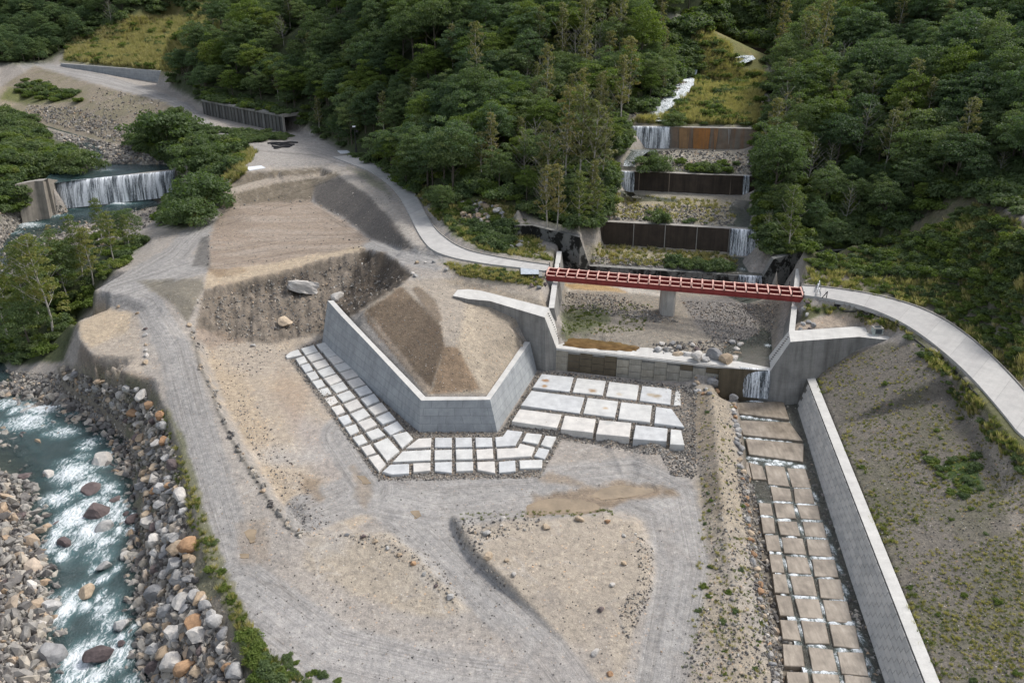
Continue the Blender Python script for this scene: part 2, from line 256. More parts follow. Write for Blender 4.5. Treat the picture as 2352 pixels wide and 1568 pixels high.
for f in of:
    a, b, c = [ox[i] for i in f]; z3 = zz[list(f)]
    ys = np.array([a[1], b[1], c[1]]); xs = np.array([a[0], b[0], c[0]])
    if ys.max() < D0: continue
    t3 = xs/np.maximum(ys, 5)
    r0 = int((math.log(max(ys.min(), D0))-LD0)/LDR); r1 = int((math.log(min(ys.max(), D1))-LD0)/LDR)+2
    if ys.min() > D1: continue
    tmin, tmax = min(t3.min(), (xs/np.maximum(ys.min(), D0)).min()), max(t3.max(), (xs/np.maximum(ys.min(), D0)).max())
    c0 = max(0, int((tmin-T0)/(T1-T0)*(NU-1))-1); c1 = min(NU, int((tmax-T0)/(T1-T0)*(NU-1))+3)
    r0 = max(0, r0); r1 = min(NV, r1)
    if r0 >= r1 or c0 >= c1: continue
    X = GX[r0:r1, c0:c1]; Y = GY[r0:r1, c0:c1]
    den = (b[1]-c[1])*(a[0]-c[0])+(c[0]-b[0])*(a[1]-c[1])
    if abs(den) < 1e-9: continue
    l1 = ((b[1]-c[1])*(X-c[0])+(c[0]-b[0])*(Y-c[1]))/den; l2 = ((c[1]-a[1])*(X-c[0])+(a[0]-c[0])*(Y-c[1]))/den; l3 = 1-l1-l2
    m = (l1 > -1e-6) & (l2 > -1e-6) & (l3 > -1e-6)
    GZ[r0:r1, c0:c1][m] = (l1*z3[0]+l2*z3[1]+l3*z3[2])[m]
for k in range(3000):                       # fill what lies outside the survey from its neighbours
    nn = np.isnan(GZ)
    if not nn.any(): break
    for ax, s in ((0, 1), (0, -1), (1, 1), (1, -1)):
        sh = np.roll(GZ, s, ax); m = np.isnan(GZ) & ~np.isnan(sh)
        if ax == 0: m[0 if s == 1 else -1, :] = False
        else: m[:, 0 if s == 1 else -1] = False
        GZ[m] = sh[m]
PX, PY, DEP = proj(GX, GY, GZ)              # where each ground point shows in the survey photo (before fine relief)

def sdist(poly, X, Y):
    p = np.array(poly, float); q = np.roll(p, -1, 0)
    best = np.full(X.shape, 1e9); ins = np.zeros(X.shape, bool)
    mnx, mxx, mny, mxy = p[:, 0].min()-40, p[:, 0].max()+40, p[:, 1].min()-40, p[:, 1].max()+40
    sel = (X > mnx) & (X < mxx) & (Y > mny) & (Y < mxy)
    x = X[sel]; y = Y[sel]; bb = np.full(x.shape, 1e9); ii = np.zeros(x.shape, bool)
    for (x0, y0), (x1, y1) in zip(p, q):
        dx, dy = x1-x0, y1-y0; t = np.clip(((x-x0)*dx+(y-y0)*dy)/(dx*dx+dy*dy+1e-9), 0, 1)
        bb = np.minimum(bb, np.hypot(x-x0-t*dx, y-y0-t*dy))
        c = (y0 > y) != (y1 > y)
        ii ^= c & (x < dx*(y-y0)/(dy if dy else 1e-9)+x0)
    best[sel] = bb; ins[sel] = ii
    return np.where(ins, best, -best)
def ldist(pl, X, Y):
    p = np.array(pl, float); bb = np.full(X.shape, 1e9); ss = np.zeros(X.shape); acc = 0
    sel = (X > p[:, 0].min()-150) & (X < p[:, 0].max()+150) & (Y > p[:, 1].min()-150) & (Y < p[:, 1].max()+150)
    x = X[sel]; y = Y[sel]; b = np.full(x.shape, 1e9); sg = np.zeros(x.shape)
    for (x0, y0), (x1, y1) in zip(p[:-1], p[1:]):
        dx, dy = x1-x0, y1-y0; L = math.hypot(dx, dy); t = np.clip(((x-x0)*dx+(y-y0)*dy)/(L*L), 0, 1)
        d = np.hypot(x-x0-t*dx, y-y0-t*dy); s = np.sign(dx*(y-y0)-dy*(x-x0)); m = d < b
        b = np.where(m, d, b); sg = np.where(m, d*s, sg)
    bb[sel] = b; ss[sel] = sg
    return bb, ss
N1 = fbm(GX*.9, GY*.9, 1, 5); N2 = fbm(GX*.25, GY*.25, 2, 4); N3 = fbm(GX*3.1, GY*3.1, 3, 3); N4 = fbm(GX*.07, GY*.07, 4, 3)
def mask(poly, soft=6, wob=8):
    return sstep(-soft, soft, sdist(poly, PX, PY)+N1*wob)
FOREST_L = [(820,368),(905,418),(960,450),(1010,500),(1060,455),(1180,470),(1230,505),(1330,530),(1392,520),(1400,430),(1432,330),(1450,265),(1540,205),(1520,100),(1560,-10),(1560,-400),(560,-400),(560,-60),(520,60),(470,130),(395,165),(392,200),(460,238),(560,262),(690,285)]
FOREST_V = [(1540,-400),(1540,40),(1600,22),(1640,2),(1680,20),(1735,90),(1800,90),(1800,-400)]
FOREST_R = [(1760,585),(1850,570),(1960,560),(2080,530),(2200,450),(2352,500),(2700,600),(2700,-400),(1700,-400),(1770,60),(1790,130),(1765,200),(1760,300),(1760,450)]
FOREST_F = [(-400,-400),(430,-400),(425,-20),(300,36),(150,110),(120,140),(60,148),(-400,140)]
MEADOW = [(140,140),(160,100),(300,42),(420,-10),(420,-60),(570,-60),(540,38),(520,90),(400,170),(385,170)]
fL, fR, fF = mask(FOREST_L, 10, 10), mask(FOREST_R, 10, 12), mask(FOREST_F, 10, 10)
fO = np.maximum(sstep(-.80, -.88, GX/GY+N1*.02)*sstep(112, 122, GY), sstep(.80, .86, GX/GY+N1*.02)*sstep(9.5, 11, GZ))
forest = np.maximum(np.maximum(np.maximum(np.maximum(fL, fR), fF), mask(FOREST_V, 6, 6)), fO)
RSLOPE = [(1850,570),(2080,522),(2200,436),(2352,490),(2600,600),(2500,1000),(2352,900),(2250,790),(2160,720),(2060,680),(1850,652),(1850,620)]
rs = mask(RSLOPE, 6, 6)
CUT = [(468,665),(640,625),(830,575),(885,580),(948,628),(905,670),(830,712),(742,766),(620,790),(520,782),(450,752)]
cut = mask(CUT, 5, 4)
RIVER_W = [(-74,100),(-92,128),(-104,150),(-112,172)]
riv = mask([(420,1640),(345,1568),(335,1400),(325,1300),(305,1100),(290,1000),(140,880),(-600,850),(-600,1000),(-100,1700)], 8, 6)
bank = mask([(640,1700),(575,1500),(520,1380),(470,1260),(440,1140),(410,1020),(380,940),(350,880),(290,862),(200,840),(130,840),(140,890),(215,950),(290,1010),(318,1200),(330,1400),(345,1700)], 8, 8)
lbank = mask([(100,1700),(100,1450),(95,1330),(60,1200),(60,1120),(-400,980),(-400,1700)], 8, 10)
APM = mask([(650,812),(745,770),(962,980),(1150,985),(1232,850),(1610,892),(1600,1050),(1290,1015),(1240,1100),(868,1108)], 5, 2)
# fine relief
amp = np.full(GZ.shape, .035)+forest*.5+cut*.28+rs*.12+bank*.2+riv*.1+lbank*.22
far = np.clip((GY-230)/150, 0, 1); amp = amp+far*forest*1.0
GZ2 = GZ.copy()
for _ in range(1):
    k = .25*(np.roll(GZ2, 1, 1)+np.roll(GZ2, -1, 1)+np.roll(GZ2, 1, 0)+np.roll(GZ2, -1, 0)); k[0] = GZ2[0]; k[-1] = GZ2[-1]; k[:, 0] = GZ2[:, 0]; k[:, -1] = GZ2[:, -1]; GZ2 = .5*GZ2+.5*k
roadm = np.zeros(GZ.shape)
for a, b in ((LR_L, LR_R), (RR_L, RR_R)):
    roadm = np.maximum(roadm, sstep(-22, -10, sdist([p[:2] for p in a]+[p[:2] for p in reversed(b)], PX, PY)))
GZ2 = GZ2+(N1*amp+(N3*.025+N2*.06)*(1-roadm))*(1-.85*APM)
mnd = mask([(832,709),(905,668),(940,645),(1060,640),(1180,755),(1205,790),(1110,900),(985,900),(900,800)], 5, 4); GZ2 = GZ2+mnd*(.03*fbm(GX*1.4, GY*.5, 71, 4)-.05*np.abs(fbm((GX-GY)*1.3, (GX+GY)*.16, 73, 3)))
gul = fbm((GX+.25*GY)*1.3, GY*.12, 31, 4)                     # rills down the cut face
GZ2 = GZ2+cut*(-.7*np.abs(gul)**.7+.3+.22*fbm(GX*1.1, GY*1.1, 33, 4))
GZ2 = GZ2*(1-roadm)+roadm*(GZ-.06)
PUD = [[(1212,1162),(1250,1147),(1330,1143),(1370,1158),(1372,1170),(1300,1176),(1215,1180)], [(1355,1138),(1380,1120),(1420,1113),(1500,1118),(1505,1128),(1440,1140),(1390,1146)], [(560,1222),(572,1212),(590,1212),(585,1240),(575,1244)], [(550,1270),(572,1270),(570,1280),(553,1280)], [(940,1172),(962,1172),(966,1183),(955,1190)], [(816,1090),(838,1092),(850,1108),(836,1110)]]
PUDZ = []
for pl in PUD:
    dd_ = sdist(pl, PX, PY); m = sstep(-9, 4, dd_+N3*3+N1*4); z0 = float(GZ2[dd_ > -1].mean()); PUDZ.append(z0); GZ2 = GZ2*(1-m)+(z0-.09+N1*.05+N3*.02)*m
m = mask([(1290,770),(1325,768),(1400,776),(1470,788),(1462,812),(1400,812),(1292,800)], 5, 4); GZ2 = GZ2*(1-m)+(3.76+.05*N1)*m
def bil(A, x, y):
    x = np.asarray(x, float); y = np.asarray(y, float)
    v = np.clip((np.log(np.maximum(y, D0))-LD0)/LDR, 0, NV-1.001); u = np.clip((x/np.maximum(y, D0)-T0)/(T1-T0)*(NU-1), 0, NU-1.001)
    i = v.astype(int); j = u.astype(int); fv = v-i; fu = u-j
    return (A[i, j]*(1-fu)+A[i, j+1]*fu)*(1-fv)+(A[i+1, j]*(1-fu)+A[i+1, j+1]*fu)*fv
def H(x, y): return float(bil(GZ2, x, y))
_TY = np.exp(np.linspace(math.log(38), math.log(545), 520))
def cast(X, Y):
    """first ground point met along the sight lines through photo points"""
    X = np.atleast_1d(np.asarray(X, float)); Y = np.atleast_1d(np.asarray(Y, float)); ox_, oy_ = [], []
    for i in range(0, len(X), 2000):
        x = (X[i:i+2000]-CX)/FPX; u = (CY-Y[i:i+2000])/FPX; dy = cp+u*sp; dz = -sp+u*cp
        T = _TY[None, :]/dy[:, None]; df = HC+dz[:, None]*T-bil(GZ2, x[:, None]*T, np.broadcast_to(_TY, T.shape)); hit = df < 0; k = np.where(hit.any(1), hit.argmax(1), len(_TY)-1); k = np.maximum(k, 1)
        r = np.arange(len(x)); a, b = df[r, k-1], df[r, k]; f = np.clip(a/np.where(np.abs(a-b) < 1e-9, 1, a-b), 0, 1); t = T[r, k-1]+(T[r, k]-T[r, k-1])*f
        ox_.append(x*t); oy_.append(dy*t)
    ox_ = np.concatenate(ox_); oy_ = np.concatenate(oy_); return ox_, oy_, bil(GZ2, ox_, oy_)
def hz(x, y, z=0):
    a, b, c = cast([x], [y]); return (float(a[0]), float(b[0]), float(c[0]))

# ------------------------------------------------------------------ ground colours
def C(*c): return np.array(c, float)
col = np.empty(GZ.shape+(3,)); col[:] = C(.335,.31,.28)
def lay(m, c, o=1.0):
    m = (m*o)[..., None]; col[:] = col*(1-m)+C(*c)*m
veg = np.zeros(GZ.shape); peb = np.full(GZ.shape, .5); wet = np.zeros(GZ.shape); trk = np.zeros(GZ.shape); lat = np.zeros(GZ.shape)
GREY, TAN, SAND, BROWN, DARK, GREEN = (.315,.308,.297), (.385,.335,.275), (.45,.37,.27), (.22,.165,.12), (.12,.105,.09), (.05,.075,.022)
lay(sstep(-.2, .5, N2), (.37,.335,.295), .6)
farv = sstep(150, 90, PY)*sstep(200, 260, GY); lay(farv, (.07,.085,.035)); veg = np.maximum(veg, farv*.8)
# excavated lot: warm earth
LOT = [(470,790),(520,780),(740,765),(660,815),(860,1080),(900,1110),(1000,1110),(830,1200),(740,1225),(690,1225),(600,1090),(510,925)]
lay(mask(LOT, 14, 14), TAN); lay(mask(LOT, 10, 20)*sstep(-.1, .5, N2), SAND, .35)
lay(mask([(470,810),(560,860),(600,960),(640,1080),(720,1200),(690,1200),(600,1080),(500,900)], 14, 20), (.45,.36,.25), .55)
lay(mask([(650,930),(760,980),(840,1080),(880,1150),(790,1150),(700,1050)], 22, 12), (.34,.31,.285), .85)
lay(mask([(650,850),(720,900),(680,980),(620,900)], 25, 15), (.33,.24,.165), .45)
ISL1 = [(700,1240),(790,1215),(900,1230),(985,1280),(1050,1350),(1080,1400),(1000,1420),(850,1380),(700,1300)]
ISL2 = [(1035,1192),(1200,1184),(1400,1174),(1470,1200),(1500,1270),(1500,1340),(1470,1400),(1420,1560),(1330,1560),(1240,1430),(1150,1340),(1080,1280)]
lay(mask(ISL1, 12, 14), (.38,.33,.26), .8); lay(mask(ISL2, 12, 14), (.385,.335,.27), .85)
BERM = [(1590,890),(1670,880),(1690,1000),(1715,1180),(1760,1430),(1800,1720),(1560,1720),(1600,1400),(1610,1200),(1590,1040)]
lay(mask(BERM, 12, 10), (.34,.295,.23), .9); lay(mask([(1585,910),(1630,900),(1650,1060),(1665,1180),(1640,1180),(1600,1060)], 8, 5), (.22,.185,.14), .7)
# dirt haul tracks
TR = [[(640,1640),(560,1350),(500,1150),(440,950),(400,800),(340,700),(260,670)],
      [(560,1350),(760,1500),(1000,1560),(1300,1600)],
      [(860,1120),(1000,1250),(1120,1370),(1260,1500),(1350,1620)],
      [(860,1120),(1000,1150),(1250,1130),(1450,1110),(1540,1150),(1570,1300),(1520,1568),(1480,1700)],
      [(260,670),(400,590),(480,500),(560,480),(700,440),(760,420)],
      [(260,670),(420,620),(480,600),(560,585),(700,560),(830,556),(930,585),(1000,598)],
      [(700,460),(800,520),(870,565),(950,590)],
      [(60,146),(230,182),(340,215),(430,250),(500,310),(600,340),(720,350),(790,370)],
      [(700,1180),(860,1120)], [(780,1000),(860,1120)]]
WID = [42, 60, 42, 52, 26, 24, 16, 13, 40, 40]
for t, w in zip(TR, WID):
    b, s = ldist(t, PX, PY); wl_ = w*np.clip((PY+40)/900, .3, 1.2) if w > 30 else w
    m = sstep(1.12, .8, (b+N1*5)/wl_); lay(m, GREY, .9)
    for o_ in (-.72, -.45, .4, .68): lay(np.exp(-((s/wl_-o_+.1*N2+.05*N1)/.07)**2)*(b < wl_*1.1), (.235,.22,.205), .38)
    st = sstep(-.2, .7, fbm(s/wl_*7, (PX+PY)*.006, 11, 3)); lay(m*st, (.40,.385,.365), .35); peb *= 1-.55*m; trk = np.maximum(trk, m)
    lat = np.where(m > .3, s*.25, lat)
lay(mask([(560,1350),(900,1480),(1350,1500),(1350,1700),(600,1700)], 30, 20), (.39,.375,.36), .45)
lay(sstep(.1, .55, fbm(GX*.12+5, GY*.09, 61, 4))*sstep(1000, 1060, PY), (.42,.405,.385), .7); lay(sstep(.15, .5, fbm(GX*.2+5, GY*.15, 63, 4))*sstep(1000, 1060, PY), (.30,.275,.25), .45)
for q in range(150):                    # scattered bits of tyre marks
    x0, y0 = random.uniform(480,1560), random.uniform(1040,1560); a = random.uniform(-.6, .9); L = random.uniform(30, 110)
    b, s = ldist([(x0, y0), (x0+L*math.cos(a)*.6, y0+L*math.sin(a)*.6), (x0+L*math.cos(a+.25), y0+L*math.sin(a+.25))], PX, PY)
    lay(np.exp(-(b/random.uniform(1.6, 3.5))**2), random.choice([(.22,.20,.18), (.43,.41,.385)]), random.uniform(.2, .45))
lay(mask([(1040,420),(1041,421)]), GREY, 0)
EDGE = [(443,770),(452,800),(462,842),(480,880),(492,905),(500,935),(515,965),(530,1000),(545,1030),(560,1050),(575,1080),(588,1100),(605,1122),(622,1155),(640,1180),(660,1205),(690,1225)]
b_, s_ = ldist(EDGE, PX, PY); lay(np.exp(-((s_-3+N1*3)/4.5)**2)*(b_ < 30), (.12,.115,.10), .75); lay(np.exp(-((s_+12+N1*5)/7)**2)*(b_ < 40), (.25,.24,.225), .5)  # shadow edge of the boulder row painted into the ground, wet stripe beside it
# grey finishing around the parking, steps, terraces
PARK = [(500,320),(560,310),(640,305),(700,305),(790,340),(830,365),(765,365),(740,385),(600,385),(545,392),(560,345)]
lay(mask(PARK, 6, 4), (.36,.34,.315), .9)
STEP = [(545,392),(740,384),(785,400),(720,440),(715,465),(600,472),(500,482),(515,440)]
lay(mask(STEP, 3, 3), (.19,.163,.125)); lay(mask(STEP, 3, 3)*sstep(.1, .5, N1), (.30,.26,.205), .7); lay(mask([(515,434),(620,408),(740,396),(750,405),(620,424),(515,452)], 2, 2), (.385,.34,.285), .9); lay(mask([(540,388),(740,379),(790,395),(780,400),(738,386),(545,396)], 2, 2), (.40,.365,.32), .8)
TERR = [(505,480),(640,463),(715,463),(790,505),(850,550),(820,572),(640,620),(480,640),(478,560)]
lay(mask(TERR, 7, 6), (.30,.245,.195)); lay(mask(TERR, 7, 6)*sstep(-.3, .4, fbm(GX*.15+GY*.02, GY*.9, 15, 4)), (.36,.31,.26), .75)
lay(mask([(478,625),(560,615),(700,590),(830,566),(840,575),(740,602),(640,627),(468,668)], 4, 5), SAND, .95)
GSLOPE = [(722,425),(785,402),(870,445),(920,505),(965,565),(930,576),(850,548),(790,500),(722,466)]
lay(mask(GSLOPE, 4, 3), (.15,.138,.125)); lay(mask([(790,396),(880,440),(925,500),(970,565),(990,580),(960,580),(905,510),(850,450),(780,405)], 4, 4), (.37,.345,.31), .9)
lay(mask([(800,385),(840,392),(880,420),(900,450),(860,430)], 5, 8), (.09,.12,.035), .45)
lay(mask([(315,645),(465,640),(468,665),(430,740),(400,700)], 5, 6), (.19,.175,.14), .9); lay(mask([(462,545),(478,540),(482,615),(440,612)], 4, 4), (.19,.18,.165), .9)
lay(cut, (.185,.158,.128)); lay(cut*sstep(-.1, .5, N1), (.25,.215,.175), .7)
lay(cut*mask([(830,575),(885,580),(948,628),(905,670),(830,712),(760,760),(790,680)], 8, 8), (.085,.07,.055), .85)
lay(mask([(455,750),(560,785),(480,800),(450,780)], 8, 10), (.30,.235,.18), .7)
# sand lobe
LOBE = [(178,745),(250,708),(315,722),(330,860),(240,835),(190,790)]
lay(mask(LOBE, 8, 8), TAN, .8); lay(mask([(178,745),(250,708),(300,720),(290,760),(210,800),(185,780)], 8, 10), SAND, .9)
lay(mask([(185,785),(240,836),(350,868),(330,890),(230,870),(180,830)], 6, 6), (.21,.175,.14), .85)
# mound
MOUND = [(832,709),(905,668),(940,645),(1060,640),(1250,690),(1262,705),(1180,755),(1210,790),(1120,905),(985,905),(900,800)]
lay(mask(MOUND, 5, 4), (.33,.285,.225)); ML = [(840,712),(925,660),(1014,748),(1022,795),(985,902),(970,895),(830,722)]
lay(mask(ML, 2.5, 3), (.205,.158,.112)); lay(mask(ML, 5, 6)*sstep(-.4, .5, fbm((GX-GY)*.5, (GX+GY)*.12, 17, 4)), (.165,.125,.09), .7)  # left face of the mound darker: its shade is put into the earth colour
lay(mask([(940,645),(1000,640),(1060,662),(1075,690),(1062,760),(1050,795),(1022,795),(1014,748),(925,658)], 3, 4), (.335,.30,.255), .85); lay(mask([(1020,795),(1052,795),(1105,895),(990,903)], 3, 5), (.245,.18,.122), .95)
lay(mask([(1052,795),(1068,700),(1085,695),(1120,880),(1105,895)], 7, 9), (.40,.345,.27), .8)  # sunlit right slope painted lighter
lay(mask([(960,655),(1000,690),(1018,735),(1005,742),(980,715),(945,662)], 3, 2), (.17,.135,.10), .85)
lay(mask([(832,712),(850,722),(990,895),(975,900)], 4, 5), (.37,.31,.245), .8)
lay(mask([(1000,600),(1240,648),(1250,690),(1060,645)], 6, 8), (.385,.335,.27), .8); lay(mask([(1010,598),(1100,608),(1250,625),(1252,655),(1140,650),(1060,632)], 5, 8), (.15,.15,.085), .75)
# torrent bed
lay(mask([(1290,655),(1800,680),(1775,830),(1300,792)], 6, 4), (.27,.245,.205)); TB = mask([(1290,655),(1800,680),(1775,830),(1300,792)], 6, 4); peb = np.maximum(peb, TB*.8)
lay(mask([(1295,675),(1400,685),(1560,720),(1540,760),(1450,700),(1340,712)], 10, 14), (.17,.15,.12), .55)
lay(mask([(1560,680),(1720,690),(1760,790),(1690,810),(1600,750)], 8, 8), (.20,.19,.18), .9)
lay(mask([(1288,715),(1400,705),(1400,745),(1330,765),(1290,770)], 8, 16), (.07,.095,.03), .7)
lay(mask([(1300,655),(1400,656),(1540,672),(1540,682),(1440,672),(1330,668),(1302,668)], 4, 5), (.50,.47,.42), .9)
lay(mask([(1286,650),(1380,650),(1420,662),(1440,672),(1310,664)], 4, 3), (.40,.27,.12), .9)
for poly in ([(1345,612),(1700,630),(1690,580),(1345,560)], [(1385,508),(1690,522),(1750,455),(1400,432)], [(1410,392),(1745,405),(1740,345),(1440,335)]):
    m = mask(poly, 5, 5); lay(m, (.30,.28,.235)); peb = np.maximum(peb, m*.9)
lay(mask([(1360,560),(1690,580),(1695,600),(1355,588)], 5, 5), (.36,.32,.22), .8); lay(mask([(1395,445),(1650,462),(1690,480),(1680,515),(1400,500)], 6, 8), (.34,.30,.20), .7)
lay(mask([(1500,392),(1690,400),(1690,372),(1560,375)], 6, 8), (.10,.12,.045), .7)
TM = [(1445,285),(1740,290),(1750,200),(1770,130),(1740,40),(1640,10),(1560,60),(1560,150),(1540,210)]
mm = mask(TM, 8, 10); lay(mm, (.17,.175,.065)); lay(mm*sstep(0, .5, N2), (.26,.22,.10), .8); veg = np.maximum(veg, mm*.9)
lay(mask([(1530,150),(1590,165),(1600,200),(1565,250),(1490,285),(1450,285),(1540,230)], 4, 5), (.30,.25,.21), .9)
# vegetation ground
lay(forest, (.06,.075,.035)); veg = np.maximum(veg, forest)
lay(rs, (.135,.125,.08)); lay(rs*sstep(-.1, .35, N2+N1*.4), (.06,.085,.025), .9); lay(rs*sstep(.3, .6, N1), (.25,.22,.19), .6); lay(rs*mask([(1990,640),(2100,560),(2200,600),(2352,700),(2400,900),(2250,780),(2100,690)], 20, 25), (.22,.20,.165), .55)
TRAIL = sstep(9, 4, ldist([(2235,440),(2290,468),(2352,498),(2500,560)], PX, PY)[0]); lay(TRAIL, (.34,.31,.29)); lay(sstep(7, 3, ldist([(1885,195),(1900,215),(1918,250),(1925,275)], PX, PY)[0]), (.2,.15,.12), .8); veg = np.maximum(veg, rs*.5)
m = mask(MEADOW, 8, 8); lay(m, (.20,.20,.07)); lay(m*sstep(-.2, .5, N2), (.31,.255,.12), .8); veg = np.maximum(veg, m*.8)
m = mask([(830,362),(905,392),(965,430),(1000,490),(1040,540),(1100,572),(1275,600),(1280,575),(1180,560),(1180,470),(1060,440),(960,430),(880,385)], 6, 8); lay(m, (.10,.115,.04), .9); veg = np.maximum(veg, m*.6)
lay(mask([(1195,560),(1275,578),(1278,600),(1200,590)], 4, 4), (.27,.25,.21), .9)
m = mask([(400,250),(520,320),(560,330),(590,345),(540,395),(500,440),(430,525),(360,520),(380,470),(430,400),(280,330),(340,280),(410,250)], 6, 8); lay(m, (.055,.075,.022), .9); veg = np.maximum(veg, m)
m = mask([(-200,800),(-200,640),(100,560),(250,520),(330,560),(215,668),(215,700),(175,740),(150,830),(0,840)], 8, 8); lay(m, (.05,.07,.022), .9); veg = np.maximum(veg, m)
m = mask([(-200,520),(-200,230),(60,270),(200,340),(190,390),(120,420),(30,425),(60,475),(0,510)], 6, 8); lay(m, (.055,.075,.022), .9); veg = np.maximum(veg, m)
m = mask([(80,152),(232,198),(380,235),(420,262),(340,330),(285,336),(202,319),(57,282),(-80,250)], 5, 5); lay(m, (.27,.235,.18)); lay(m*sstep(-.2, .3, N2), (.20,.19,.11), .5); peb = np.maximum(peb, m)
lay(mask([(20,200),(150,225),(185,232),(60,240),(0,230)], 6, 5), (.10,.12,.03), .8)
RF = [(1850,862),(1960,806),(2040,786),(2100,786),(2360,1020),(2700,1400),(2700,1760),(2180,1760),(2130,1568),(1950,1100)]
m = mask(RF, 5, 4); lay(m, (.185,.168,.143)); lay(m*sstep(-.15, .35, N2+.35*N1), (.14,.135,.095), .7); rf = m; peb = np.maximum(peb, m*.7)
lay(mask([(2100,786),(2150,840),(2230,960),(2300,1120),(2352,1300),(2352,1100),(2330,1060),(2260,960),(2180,860)], 14, 12), (.32,.285,.24), .9)
m = mask([(2100,775),(2160,830),(2240,920),(2352,1070),(2500,1200),(2400,1010),(2225,870),(2110,770),(1980,708),(1850,700),(1840,740),(1900,722),(2040,735)], 5, 7); lay(m, (.125,.13,.055), .9); veg = np.maximum(veg, m*.5)
lay(mask([(2160,1060),(2250,1050),(2260,1120),(2200,1130)], 8, 14), (.045,.085,.015), .9)
lay(mask([(1832,745),(1900,722),(1990,718),(2070,745),(2080,760),(1968,748),(1825,757)], 4, 4), (.40,.33,.26), .95)
lay(mask([(1840,620),(1930,625),(1990,650),(1990,668),(1845,655)], 5, 5), (.24,.21,.17), .8)
# river bed and banks
lay(np.maximum(riv, lbank), (.20,.185,.165)); lay(bank, (.22,.20,.165)); lay(bank*sstep(.05, .4, N2), (.095,.115,.04), .4)
m = mask([(600,1700),(575,1568),(520,1400),(470,1280),(440,1150),(400,1000),(370,930),(380,930),(420,990),(450,1090),(480,1200),(530,1330),(590,1450),(640,1568),(680,1700)], 6, 10); lay(m, (.13,.135,.06), .75); lay(m*sstep(0, .4, N1), (.27,.25,.18), .7)
m = mask([(0,640),(0,480),(130,474),(385,443),(400,470),(330,520),(200,580)], 6, 6); lay(m, (.24,.225,.2)); peb = np.maximum(peb, m)
m = mask([(60,285),(110,300),(300,340),(400,365),(400,392),(130,418),(190,350)], 6, 5); lay(m, (.24,.225,.2)); peb = np.maximum(peb, m)
peb = np.maximum(peb, np.maximum(bank, np.maximum(riv, lbank)))
lay(mask([(1690,880),(1830,905),(2040,1568),(2060,1760),(1820,1760),(1770,1500),(1715,1180)], 5, 4), (.17,.15,.12), .95)
# apron gravel
lay(mask([(655,815),(745,775),(962,985),(1150,990),(1232,855),(1600,895),(1590,1045),(1290,1010),(1240,1095),(870,1100)], 4, 2), (.20,.18,.155))
peb = np.maximum(peb, mask([(655,815),(745,775),(962,985),(1150,990),(1232,855),(1600,895),(1590,1045),(1290,1010),(1240,1095),(870,1100)], 4, 2))
# orange iron stain, puddles (wet ground; the water sheets are separate)
for poly, o in (([(1225,1140),(1330,1125),(1420,1108),(1540,1120),(1560,1135),(1440,1150),(1370,1175),(1210,1182)], .75), ([(1260,1085),(1340,1105),(1330,1120),(1240,1100)], .5), ([(690,1090),(735,1100),(740,1150),(700,1130)], .55),
                ([(480,618),(560,622),(500,640)], .8), ([(545,1200),(610,1190),(620,1290),(550,1300)], .25), ([(810,1070),(860,1110),(840,1170),(815,1140)], .4)):
    lay(mask(poly, 9, 12), (.32,.235,.15), o*.85); wet = np.maximum(wet, mask(poly, 9, 10)*o)
col *= .955
col *= (1+.10*N3+.07*N1+.05*N4)[..., None]; col = np.clip(col, .01, .8)

# ------------------------------------------------------------------ material builder
class NT:
    def __init__(s, name):
        s.m = bpy.data.materials.new(name); s.m.use_nodes = True; s.t = s.m.node_tree; s.t.nodes.clear()
    def n(s, ty, **k):
        nd = s.t.nodes.new('ShaderNode'+ty)
        for a, v in k.items():
            if a.startswith('i_'):
                q = a[2:]; q = int(q) if q.isdigit() else q.replace('_', ' ')
                if isinstance(v, bpy.types.NodeSocket): s.t.links.new(v, nd.inputs[q])
                else: nd.inputs[q].default_value = v
            else: setattr(nd, a, v)
        return nd
    def math(s, op, a, b=0.0, clamp=False):
        nd = s.n('Math', operation=op, use_clamp=clamp)
        for i, v in enumerate((a, b)):
            if isinstance(v, bpy.types.NodeSocket): s.t.links.new(v, nd.inputs[i])
            else: nd.inputs[i].default_value = v
        return nd.outputs[0]
    def ramp(s, f, stops):
        nd = s.n('ValToRGB'); s.t.links.new(f, nd.inputs[0]); e = nd.color_ramp.elements
        while len(e) < len(stops): e.new(.5)
        for q, (p, c) in zip(e, stops):
            q.position = p; q.color = (*c, 1) if len(c) == 3 else c
        return nd.outputs[0]
    def mix(s, f, a, b, bt='MIX'):
        nd = s.n('Mix', data_type='RGBA', blend_type=bt)
        for i, v in ((0, f), (6, a), (7, b)):
            if isinstance(v, bpy.types.NodeSocket): s.t.links.new(v, nd.inputs[i])
            elif i == 0: nd.inputs[0].default_value = v
            else: nd.inputs[i].default_value = (*v, 1) if len(v) == 3 else v
        return nd.outputs[2]
    def map(s, v, sc, rot=(0, 0, 0)):
        nd = s.n('Mapping'); s.t.links.new(v, nd.inputs[0]); nd.inputs['Scale'].default_value = sc; nd.inputs['Rotation'].default_value = rot
        return nd.outputs[0]
    def noise(s, v, sc, det=4, rough=.55):
        nd = s.n('TexNoise', i_Scale=sc, i_Detail=det, i_Roughness=rough)
        if v is not None: s.t.links.new(v, nd.inputs['Vector'])
        return nd.outputs[0]
    def out(s, sh): o = s.n('OutputMaterial'); s.t.links.new(sh, o.inputs[0]); return s.m
    def pos(s): return s.n('NewGeometry').outputs['Position']
    def bump(s, h, st, d=.05, nrm=None):
        nd = s.n('Bump', i_Strength=st, i_Distance=d); s.t.links.new(h, nd.inputs['Height'])
        return nd.outputs[0]

